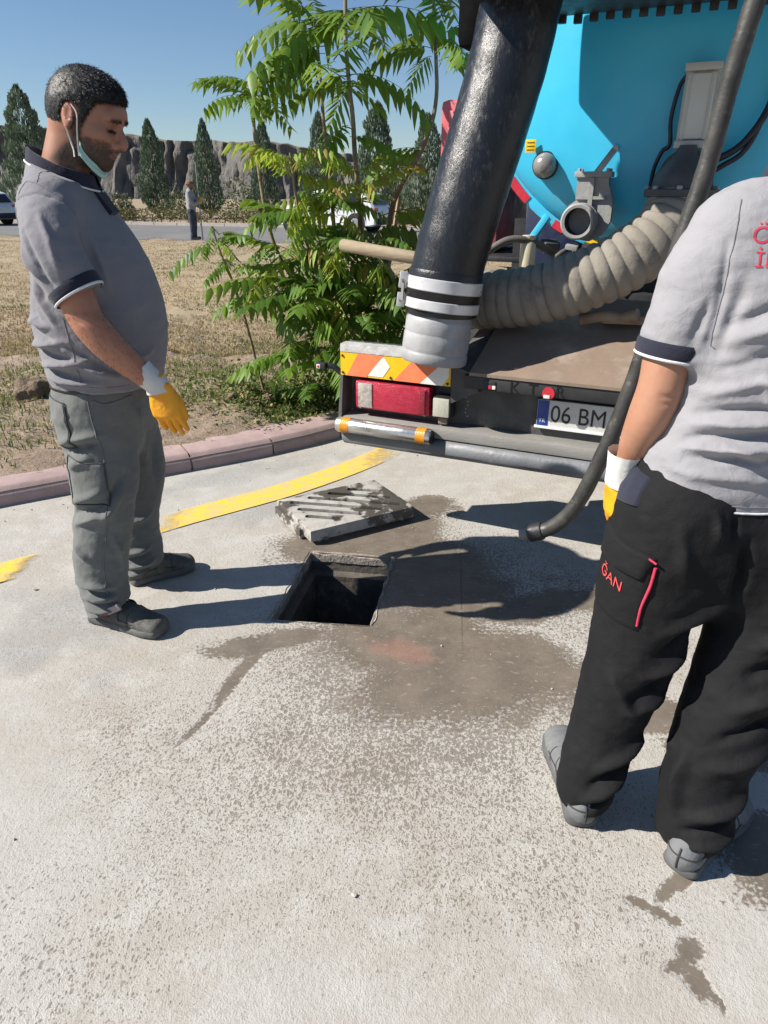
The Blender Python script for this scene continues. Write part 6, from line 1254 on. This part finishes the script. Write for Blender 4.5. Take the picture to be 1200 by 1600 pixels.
def face_hair(parent, org, P, F, c, M, s_, seed=1):
    M = np.array(M); q = ((P - np.array(c)) @ M) / s_; x, y, z = q.T; on = np.linalg.norm(q, axis=1) < .17
    jaw = (on & (z < -.038 + .01 * vnoise(q, 50, 2)) & (z > -.125) & (x > .0 + .5 * (z + .05)) & ~((np.abs(z + .0655) < .010) & (np.abs(y) < .022)) & ~((x > .10) & (z > -.045))).astype(float) + .6 * (on & (np.abs(y) > .055) & (x > -.005) & (x < .022) & (z < .02) & (z > -.06))
    strands('stubble', parent, org, P, F, jaw, 7000, .0032 * s_, hair_m, (.018, .015, .014), M @ np.array([.2, 0, -.7]), seed, .00045)
    br = (on & (np.abs(z - .0305 - .08 * (.03 - np.abs(y))) < .0055) & (np.abs(y) > .010) & (np.abs(y) < .050) & (x > .05)).astype(float)
    strands('eyebrow_hair', parent, org, P, F, br, 380, .0065 * s_, hair_m, (.008, .007, .006), M @ np.array([-.4, 0, .15]), seed + 1, .0006)
    ey = (on & (np.abs(z + .002 - .10 * (.016 - np.abs(np.abs(y) - .032))) < .0035) & (np.abs(np.abs(y) - .032) < .015) & (x > .068)).astype(float)
    if ey.sum() > 0: strands('eyelashes', parent, org, P, F, ey, 260, .0075 * s_, hair_m, (.006, .005, .005), M @ np.array([.6, 0, -.6]), seed + 2, .0006)
def glove(parent, org, wrist, e, side, nrm, name='work_glove', cuff=.07, fore=None, **kw):
    wv = np.array(wrist); lo, hi = wv - .24, wv + .24; G = Field(lo, hi, .0034); hand_sdf(G, wrist, e, side, nrm, r0=1.12, **kw); P, F = G.mesh(); P = relax(P, F, 1); N = normals(P, F); P = P + N * (.0016 * fbm(P, 38, 3, 3))[:, None]
    g = np_mesh(name, P - org, F, glove_m, parent); ev = np.array(e) / np.linalg.norm(e); fv = ev if fore is None else np.array(fore) / np.linalg.norm(fore); nodes = [(*(wv - fv * cuff), .040, .038), (*(wv - fv * cuff * .5), .037, .034), (*wv, .0365, .030), (*(wv + ev * .022), .040, .029)]
    mb = tube_nodes(nodes, side, 0, 1, 48, .0, 14)
    mb.v = [tuple(np.array(v) + (np.array(v) - wv) * .008 * math.sin(i % 48 * 2 * math.pi / 48 * 12) - org) for i, v in enumerate(mb.v)]
    mb.build('knit_cuff', knit_m, g, 80); return g
glove(m1, O1, (-.684, 2.052, .912), (.22, .02, -1), (1, -.10, .22), (-.08, -1, 0), fore=(.55, .02, -.55), curl=.16, spread=.02, cuff=.062, tcurl=.1, tout=.30)
glove(m1, O1, (-.912, 2.55, .885), (.2, -.05, -1), (1, .15, .3), (.1, 1, 0), fore=(.2, -.1, -.5), curl=.3, cuff=.055)
face_hair(m1, O1, BP1, BF1, HC, HM, hs)
strands('arm_hair', m1, O1, BP1, BF1, ((BP1[:, 2] < 1.14) & (BP1[:, 2] > .93) & (BP1[:, 1] < 2.09) & (BP1[:, 0] > -.92)).astype(float), 1500, .011, hair_m, (.03, .022, .018), (.3, 0, -.6), 8, .00035)
# mask pulled under the chin
w1 = lambda p: HC + HM @ (np.array(p) * hs) - O1
vs = []; nu, nv = 20, 6
for i in range(nu + 1):
    a = -1.0 + 2.0 * i / nu
    for j in range(nv + 1):
        v = j / nv; y = .070 * math.sin(a * 1.35); x = .015 + .070 * math.cos(a * 1.35) + .010 * v; z = -.122 + .045 * abs(a) ** 1.6 * 1.0 + (v - .5) * (.030 + .008 * math.cos(a)) + .006 * math.sin(v * 9); vs.append(w1((x - .02 * v, y * (1.02 - .08 * v), z)))
mk = MB().add(vs, [(i * (nv + 1) + j, (i + 1) * (nv + 1) + j, (i + 1) * (nv + 1) + j + 1, i * (nv + 1) + j + 1) for i in range(nu) for j in range(nv)]).build('face_mask', mask_m, m1, 80)
md = mk.modifiers.new('t', 'SOLIDIFY'); md.thickness = .003
for y in (-1, 1):
    MB().tube(catmull([w1((-.010, y * .087, .030)), w1((.010, y * .0865, .012)), w1((.014, y * .076, -.03)), w1((.022, y * .068, -.075)), w1((.028, y * .066, -.098))], 6), .0021, 6).build('strap', strap_m, mk, 60)
    MB().tube(catmull([w1((-.016, y * .088, -.030)), w1((-.006, y * .078, -.055)), w1((.010, y * .069, -.085)), w1((.016, y * .066, -.105))], 6), .0024, 6).build('strap', strap_m, mk, 60)
# shoes
cap_m = surf('worn_shoe_leather', (.062, .062, .056), (.10, .098, .088), 14, .7, bs=110, bstr=.4, dirt=(.17, .16, .14), dirt_scale=9, dirt_lo=.5)
sR = shoe(m1, O1, (-1.092, 2.172), (-.772, 2.060), shoe_m, sole_m, heelm=cap_m, strap=[(.47, shoe_m, .017)]); sL = shoe(m1, O1, (-1.03, 2.408), (-.80, 2.565), shoe_m, sole_m, heelm=cap_m, strap=[(.47, shoe_m, .017)])
MB().box(np.array([-.955, 2.060, .108]) - O1, (.075, .010, .026), Matrix.Rotation(R(-30), 3, 'Y') @ Matrix.Rotation(R(-15), 3, 'Z'), .003).build('shoe_tab', surf('pale_shoe_tab', (.34, .28, .28), None, 20, .7), m1); MB().box(np.array([-.985, 2.066, .090]) - O1, (.02, .012, .016), None, .003).build('shoe_tab', redtab_m, m1); MB().box(np.array([-.905, 2.44, .115]) - O1, (.03, .05, .03), None, .006).build('shoe_tab', redtab_m, m1)

# ---------------------------------------------------------------- second worker, seen from behind
O2 = np.array([.66, 1.32, 0.]); m2 = empty('person', O2, 0, 'worker seen from behind in pale grey polo and black cargo trousers', 'person')
HC2 = np.array([.795, 1.455, 1.655]); pa = R(16); HM2 = np.array([[0, -1, 0], [math.cos(pa), 0, math.sin(pa)], [-math.sin(pa), 0, math.cos(pa)]]); sx_ = (1, 0, 0)
A2L = [(.640, 1.41, 1.365, .050, .054), (.585, 1.405, 1.29, .050, .054), (.560, 1.395, 1.19, .048, .053), (.556, 1.385, 1.10, .0455, .050), (.550, 1.388, 1.03, .0455, .049), (.545, 1.405, .97, .039, .042), (.540, 1.42, .92, .030, .033), (.538, 1.425, .90, .029, .031)]
A2R = [(.920, 1.41, 1.365, .050, .054), (.975, 1.405, 1.28, .050, .054), (1.000, 1.39, 1.18, .048, .053), (1.005, 1.39, 1.09, .045, .049), (.995, 1.43, 1.0, .041, .044), (.975, 1.47, .92, .031, .034)]
B = Field((.42, 1.10, .0), (1.10, 1.66, 1.80), .0056, 1.45, .004)
head_sdf(B, HC2, HM2, 1.02)
B.loft([(.775, 1.41, 1.40, .085, .075), (.78, 1.42, 1.47, .062, .064), (.788, 1.435, 1.54, .058, .062), (.792, 1.445, 1.60, .058, .062)], sx_, k=.025)
B.loft([(.735, 1.385, .86, .13, .09), (.75, 1.39, 1.02, .13, .09), (.765, 1.395, 1.18, .14, .09), (.775, 1.40, 1.30, .14, .085), (.775, 1.41, 1.40, .09, .065)], sx_, k=.02)
for a in (A2L, A2R): B.loft(a, sx_, k=.015)
B.loft([(.66, 1.37, .84, .085, .09), (.62, 1.36, .62, .07, .075), (.57, 1.34, .42, .055, .06), (.52, 1.325, .22, .045, .05), (.495, 1.32, .09, .038, .042)], sx_, k=.03); B.loft([(.80, 1.37, .84, .085, .09), (.83, 1.34, .62, .07, .075), (.80, 1.28, .42, .055, .06), (.745, 1.22, .22, .045, .05), (.73, 1.19, .09, .038, .042)], sx_, k=.03)
P, F = B.mesh(); P = relax(P, F, 2); P = folds(P, normals(P, F), [((.53, 1.335, 1.085), (.58, 1.335, 1.08), .008, -.004), ((.535, 1.335, 1.068), (.575, 1.335, 1.066), .007, -.003)])
col = head_colors(P, HC2, HM2, 1.02, (.42, .215, .14), .5); ar_ = P[:, 2] < 1.3; col[ar_] = np.array([.37, .19, .12]) * (1 + .10 * vnoise(P[ar_], 14, 5)[:, None])
np_mesh('body', P - O2, F, skin_m, m2, True, col); hair(m2, HC2, HM2, 1.02, O2, 5, 5000, .05)
S = Field((.40, 1.08, .80), (1.14, 1.70, 1.56), .0052)
S.loft([(.735, 1.385, .80, .196, .138), (.738, 1.385, .88, .198, .142), (.748, 1.385, .97, .182, .138), (.760, 1.39, 1.06, .176, .136), (.768, 1.395, 1.16, .188, .138), (.775, 1.40, 1.27, .200, .136), (.778, 1.405, 1.36, .188, .118), (.780, 1.415, 1.43, .130, .095), (.784, 1.42, 1.485, .086, .080)], sx_, k=.02, sub=5, power=2.35)
S.loft([(.665, 1.41, 1.412, .075, .07), (.78, 1.415, 1.425, .09, .075), (.895, 1.41, 1.412, .075, .07)], (0, 1, 0), k=.05)
S2L = [(.640, 1.41, 1.385, .085, .085), (.598, 1.405, 1.325, .078, .080), (.574, 1.40, 1.245, .070, .074), (.562, 1.398, 1.165, .064, .070)]; S2R = [(.920, 1.41, 1.385, .085, .085), (.962, 1.405, 1.325, .078, .080), (.990, 1.40, 1.245, .070, .074), (1.002, 1.398, 1.165, .064, .070)]
for A in (S2L, S2R):
    p = np.array(A[-1][:3]); d = p - np.array(A[-2][:3]); S.loft(A, sx_, k=.04, end=(p + d / np.linalg.norm(d) * .012, d))
S.cut((.74, 1.39, .890), (0, .26, -1), (.4, 1.08, .78), (1.14, 1.7, 1.0)); S.cut((.784, 1.42, 1.485), (0, .35, 1), (.66, 1.3, 1.42), (.9, 1.55, 1.56))
P, F = S.mesh(); P = relax(P, F, 2); N = normals(P, F); yb = 1.262
fl = [((.635, 1.33, 1.24), (.78, yb, 1.33), .016, -.009), ((.640, 1.33, 1.21), (.80, yb, 1.29), .018, .009), ((.635, 1.32, 1.15), (.80, yb, 1.25), .016, -.007), ((.63, 1.32, 1.10), (.80, yb, 1.18), .018, .008), ((.60, 1.30, 1.06), (.78, yb, 1.09), .014, -.009), ((.60, 1.30, 1.035), (.80, yb, 1.055), .014, .010), ((.59, 1.29, 1.01), (.78, yb, 1.03), .012, -.009), ((.58, 1.29, .985), (.80, yb, .995), .014, .011), ((.60, 1.29, .965), (.78, yb, .972), .011, -.008), ((.57, 1.29, .935), (.76, yb, .925), .016, .007), ((.66, 1.27, 1.0), (.75, yb, .96), .012, .008),
      ((.607, 1.345, 1.39), (.603, 1.33, 1.20), .011, -.005), ((.640, 1.33, 1.32), (.632, 1.325, 1.18), .016, -.006), ((.585, 1.33, 1.30), (.57, 1.325, 1.20), .013, -.005), ((.70, 1.31, 1.16), (.72, yb, 1.08), .016, .006), ((.87, 1.27, 1.3), (.95, 1.3, 1.2), .018, -.007), ((.85, 1.27, 1.05), (.95, 1.3, 1.0), .016, .008)]
P = folds(P, N, fl, 1.6, F); N = normals(P, F); P = P + N * (.0030 * fbm(P * [1, 1, 2.0], 15, 3, 14) + .0008 * vnoise(P, 60, 2))[:, None]
np_mesh('polo_shirt', P - O2, F, shirt2_m, m2); bs_ = bvh_of(P, F)
snap_seam(bs_, [(.622, 1.36, 1.45), (.608, 1.33, 1.40), (.602, 1.32, 1.32), (.606, 1.33, 1.24), (.618, 1.34, 1.19)], .0013, seam_m, m2, O2); snap_seam(bs_, [(.575, 1.30, .905), (.62, 1.27, .885), (.70, 1.25, .875), (.80, 1.25, .875)], .0012, seam_m, m2, O2, 'hem_stitch')
for A in (S2L, S2R):
    A2 = A[:-1] + [tuple(np.array(A[-1]) + (np.array(A[-1]) - np.array(A[-2])) * .15)]; shift(tube_nodes(A2, sx_, .845, .985, 40, .0045), O2).build('sleeve_cuff', navy_c, m2, 70); shift(tube_nodes(A2, sx_, .972, 1.0, 40, .0050, 4), O2).build('cuff_piping', white_c, m2, 70)
collar(m2, O2, (.784, 1.42, 1.478), .080, .082, 0, .045, navy_c, white_c, .0)
seam(bs_, [(.60, 1.2, .880), (.65, 1.2, .866), (.70, 1.2, .861), (.75, 1.2, .860), (.80, 1.2, .861), (.86, 1.2, .866)], (0, 1, 0), .0026, white_c, m2, O2, 'hem_piping', .0)
def cloth_text(body, size, mat, parent, org, origin, right, up, d, bv, name, off=.0013):
    c = bpy.data.curves.new('t', 'FONT'); c.body = body; c.size = size; c.extrude = 0; o = bpy.data.objects.new('t', c); COL.objects.link(o); bpy.context.view_layer.update()
    me = bpy.data.meshes.new_from_object(o.evaluated_get(bpy.context.evaluated_depsgraph_get())); bpy.data.objects.remove(o); bpy.data.curves.remove(c)
    r, u_, d = Vector(right).normalized(), Vector(up).normalized(), Vector(d).normalized(); bm = bmesh.new(); bm.from_mesh(me); bmesh.ops.subdivide_edges(bm, edges=[e for e in bm.edges if e.calc_length() > .006], cuts=2)
    for v in bm.verts:
        p = Vector(origin) + r * v.co.x + u_ * v.co.y; h = bv.ray_cast(p - d * .25, d); v.co = (h[0] if h[0] is not None else p) - d * off - Vector(org)
    bm.to_mesh(me); bm.free(); me.materials.clear(); return link_mesh(name, me, mat, parent)
embr = surf('red_embroidery', (.62, .035, .09), (.5, .03, .07), 60, .7, bs=400, bstr=.6, bd=.002); embr2 = surf('coral_embroidery', (.70, .07, .07), None, 60, .7, bs=400, bstr=.5)
cloth_text('ÖZ', .040, embr, m2, O2, (.628, 1.2, 1.388), (1, 0, 0), (0, 0, 1), (0, 1, 0), bs_, 'back_lettering'); cloth_text('İN', .036, embr, m2, O2, (.637, 1.2, 1.348), (1, 0, 0), (0, 0, 1), (0, 1, 0), bs_, 'back_lettering')
# black trousers
T = Field((.38, 1.02, .025), (1.10, 1.62, .96), .0052)
T.loft([(.735, 1.385, .95, .172, .122), (.73, 1.385, .86, .190, .138), (.728, 1.38, .78, .205, .148), (.735, 1.375, .70, .19, .14)], sx_, k=.02, power=2.3)
LR2 = [(.640, 1.375, .82, .125, .140), (.618, 1.365, .70, .122, .132), (.600, 1.355, .58, .108, .118), (.585, 1.345, .46, .100, .108), (.562, 1.335, .34, .090, .098), (.537, 1.322, .22, .080, .088), (.516, 1.308, .12, .072, .086), (.511, 1.300, .07, .068, .086), (.511, 1.295, -.04, .066, .086)]
RR2 = [(.825, 1.375, .82, .125, .140), (.850, 1.35, .68, .120, .130), (.852, 1.32, .56, .110, .118), (.825, 1.285, .44, .108, .110), (.782, 1.245, .32, .102, .102), (.752, 1.215, .22, .092, .092), (.736, 1.192, .12, .084, .088), (.733, 1.186, .07, .078, .085), (.732, 1.180, -.04, .076, .085)]
T.loft(LR2, sx_, k=.03, sub=5); T.loft(RR2, sx_, k=.03, sub=5); T.cut((.73, 1.38, .925), (0, 0, 1)); T.cut((.51, 1.30, .062), (.25, .10, -1), (.38, 1.02, 0), (.62, 1.62, .12)); T.cut((.735, 1.185, .062), (.2, .1, -1), (.62, 1.02, 0), (1.1, 1.62, .12))
P, F = T.mesh(); P = relax(P, F, 2); N = normals(P, F)
fl = [((.73, 1.24, .64), (.60, 1.23, .58), .02, .012), ((.74, 1.24, .60), (.60, 1.22, .52), .018, -.012), ((.70, 1.25, .52), (.58, 1.22, .46), .02, .012), ((.68, 1.25, .46), (.56, 1.22, .40), .017, -.011), ((.66, 1.25, .40), (.55, 1.22, .36), .02, .010), ((.50, 1.25, .45), (.58, 1.22, .34), .02, .008), ((.64, 1.24, .28), (.50, 1.215, .19), .018, .012), ((.62, 1.24, .24), (.49, 1.215, .15), .015, -.011), ((.60, 1.24, .19), (.48, 1.215, .10), .017, .012), ((.58, 1.24, .14), (.47, 1.22, .07), .014, -.010),
      ((.92, 1.23, .62), (.80, 1.21, .56), .022, .014), ((.94, 1.23, .55), (.78, 1.19, .50), .020, -.014), ((.93, 1.2, .50), (.76, 1.17, .42), .022, .014), ((.90, 1.17, .42), (.72, 1.14, .36), .018, -.010), ((.88, 1.15, .34), (.70, 1.13, .28), .022, .010), ((.84, 1.12, .22), (.68, 1.11, .16), .018, .012), ((.83, 1.11, .17), (.67, 1.11, .12), .015, -.010), ((.82, 1.11, .12), (.67, 1.11, .08), .016, .010), ((.66, 1.18, .30), (.65, 1.15, .16), .022, .012), ((.60, 1.25, .82), (.62, 1.23, .72), .02, .006), ((.73, 1.24, .80), (.74, 1.235, .66), .016, -.012), ((.66, 1.24, .86), (.67, 1.23, .80), .012, .006), ((.70, 1.24, .86), (.70, 1.23, .81), .010, -.006)]
P = folds(P, N, fl, 2.0, F); N = normals(P, F); P = P + N * (.0028 * fbm(P * [1, 1, 1.4], 14, 3, 26) + .0010 * vnoise(P, 50, 3))[:, None]
np_mesh('cargo_trousers', P - O2, F, pantb_m, m2); bt2 = bvh_of(P, F)
dl_ = (.78, .62, 0)
def onleg(pts): return pts
add_patch('cargo_pocket', [(.50, 1.40, .765), (.565, 1.25, .745), (.558, 1.25, .57), (.49, 1.40, .58)], dl_, .006, pantb_m, m2, O2, bt2); add_patch('pocket_flap', [(.50, 1.41, .775), (.568, 1.25, .755), (.560, 1.26, .70), (.495, 1.40, .705)], dl_, .013, pantb_m, m2, O2, bt2)
seam(bt2, [(.560, 1.245, .735), (.556, 1.245, .69), (.548, 1.25, .64), (.545, 1.25, .59)], (.6, .8, 0), .0035, embr, m2, O2, 'pocket_zip', .004); seam(bt2, [(.545, 1.25, .755), (.562, 1.245, .748)], (.6, .8, 0), .0028, embr, m2, O2, 'pocket_stitch', .013)
cloth_text('ĞAN', .034, embr2, m2, O2, (.462, 1.335, .668), (.72, -.66, -.16), (.1, 0, 1), (.78, .62, 0), bt2, 'pocket_lettering', .0085)
add_patch('pocket_lining', [(.50, 1.40, .915), (.52, 1.31, .905), (.51, 1.30, .845), (.495, 1.38, .83)], (1, .35, 0), .006, navy_c, m2, O2, bt2)
glove(m2, O2, (.522, 1.42, .874), (.02, .10, -1), (-.1, 1, .1), (-1, -.1, 0), fore=(-.05, .1, -1), curl=.18, cuff=.055)
glove(m2, O2, (.962, 1.49, .885), (-.05, .25, -1), (.1, 1, .2), (1, -.1, 0), fore=(-.2, .4, -.9), curl=.3, cuff=.055)
heel2 = surf('pale_heel_panel', (.17, .175, .175), (.13, .135, .135), 10, .75, bs=100, bstr=.4, dirt=(.12, .12, .115), dirt_scale=12); sole2 = surf('grey_rubber_sole', (.07, .072, .072), (.10, .10, .10), 16, .85, bs=60, bstr=.5)
shoe(m2, O2, (.493, 1.222), (.508, 1.555), shoeg_m, sole2, gr=1.12, heelm=heel2); shoe(m2, O2, (.672, 1.100), (.915, 1.312), shoeg_m, sole2, gr=1.12, heelm=heel2)

for o_ in m2.children_recursive:                                  # settle the shoulders
    n_ = len(o_.data.vertices); c_ = np.empty(n_ * 3, np.float32); o_.data.vertices.foreach_get('co', c_); c_ = c_.reshape(-1, 3); k_ = np.clip((c_[:, 2] - .95) / .35, 0, 1)
    c_[:, 2] -= .030 * k_; c_[:, 0] += .022 * k_; o_.data.vertices.foreach_set('co', c_.ravel()); o_.data.update()

# ---------------------------------------------------------------- distant roadside worker
O3 = np.array([-5.85, 22.9, .1]); m3 = empty('person', O3, 0, 'distant worker in grey shirt and dark trousers holding an upright pole by the road', 'person')
z0 = np.array([0, 0, .02]); HC3 = np.array([.03, 0, 1.52]); HM3 = np.array([[.94, .34, 0], [-.34, .94, 0], [0, 0, 1]])
B = Field((-.35, -.35, -.02), (.4, .35, 1.75), .011); head_sdf(B, HC3, HM3, 1.0)
B.loft([(0, 0, 1.3, .08, .07), (.02, 0, 1.44, .055, .055)]); B.loft([(0, 0, .85, .15, .1), (0, 0, 1.05, .15, .1), (0, 0, 1.28, .15, .09)])
AR3 = [(.0, -.19, 1.30, .05, .05), (.04, -.24, 1.12, .045, .045), (.14, -.20, 1.0, .038, .038), (.23, -.12, 1.04, .032, .032)]; AL3 = [(.0, .19, 1.30, .05, .05), (.06, .22, 1.12, .045, .045), (.15, .12, 1.05, .038, .038), (.24, .0, 1.13, .032, .032)]
B.loft(AR3); B.loft(AL3)
for y in (-.1, .1): B.loft([(0, y, .84, .08, .08), (.02, y, .45, .06, .06), (-.01, y, .08, .045, .045), (.08, y, .04, .04, .035)])
P, F = B.mesh(); np_mesh('body', relax(P, F, 1), F, skin_m, m3, True, head_colors(P, HC3, HM3, 1.0, (.28, .15, .10)))
S = Field((-.35, -.35, .7), (.4, .35, 1.5), .011); S.loft([(0, 0, .80, .175, .13), (0, 0, 1.0, .18, .13), (0, 0, 1.25, .20, .12), (0, 0, 1.36, .13, .09)]); S.loft([(*a[:3], a[3] + .022, a[4] + .022) for a in AR3], k=.03); S.loft([(*a[:3], a[3] + .022, a[4] + .022) for a in AL3], k=.03); P, F = S.mesh(); P = P + normals(P, F) * (.008 * fbm(P, 9, 2))[:, None]; np_mesh('shirt', P, F, shirt2_m, m3)
S = Field((-.3, -.3, .0), (.3, .3, .95), .011); S.loft([(0, 0, .88, .165, .12), (0, 0, .78, .17, .125)])
for y in (-.1, .1): S.loft([(0, y, .80, .10, .11), (.02, y, .45, .08, .085), (-.01, y, .10, .07, .075)], k=.03)
P, F = S.mesh(); P = P + normals(P, F) * (.008 * fbm(P, 9, 2, 4))[:, None]; np_mesh('trousers', P, F, cloth_mat('dark_blue_work_cloth', (.05, .058, .075), (.04, .046, .06)), m3)
MB().lathe([(.001, .125), (.07, .118), (.108, .075), (.112, .04), (.135, .035), (.13, .028), (.10, .035)], 20, HC3, (0, 0, 1)).build('cap', surf('brown_cap', (.16, .10, .05), None, 9, .9), m3, 50)
for c in ((.25, -.10, 1.05), (.25, .0, 1.14)):
    G = Field(np.array(c) - .14, np.array(c) + .14, .008); hand_sdf(G, np.array(c) - [.04, 0, 0], (1, .1, .1), (0, .3, 1), (-.2, -1, 0), curl=.5, r0=1.25); P, F = G.mesh(); np_mesh('work_glove', P, F, glove_m, m3)
for y in (-.1, .1): MB().box((.05, y, .045), (.27, .10, .09), bevel=.03).build('shoe', shoe_m, m3)
pole_t = tag(MB().tube([(-.14 + .45, -.04, .0), (-.14 + .46, -.05, 2.15)], .018, 8).build('metal_pole', grey_d), 'thin upright pole held by the distant roadside worker', 'pole'); pole_t.location = (-5.89, 22.9, .1)
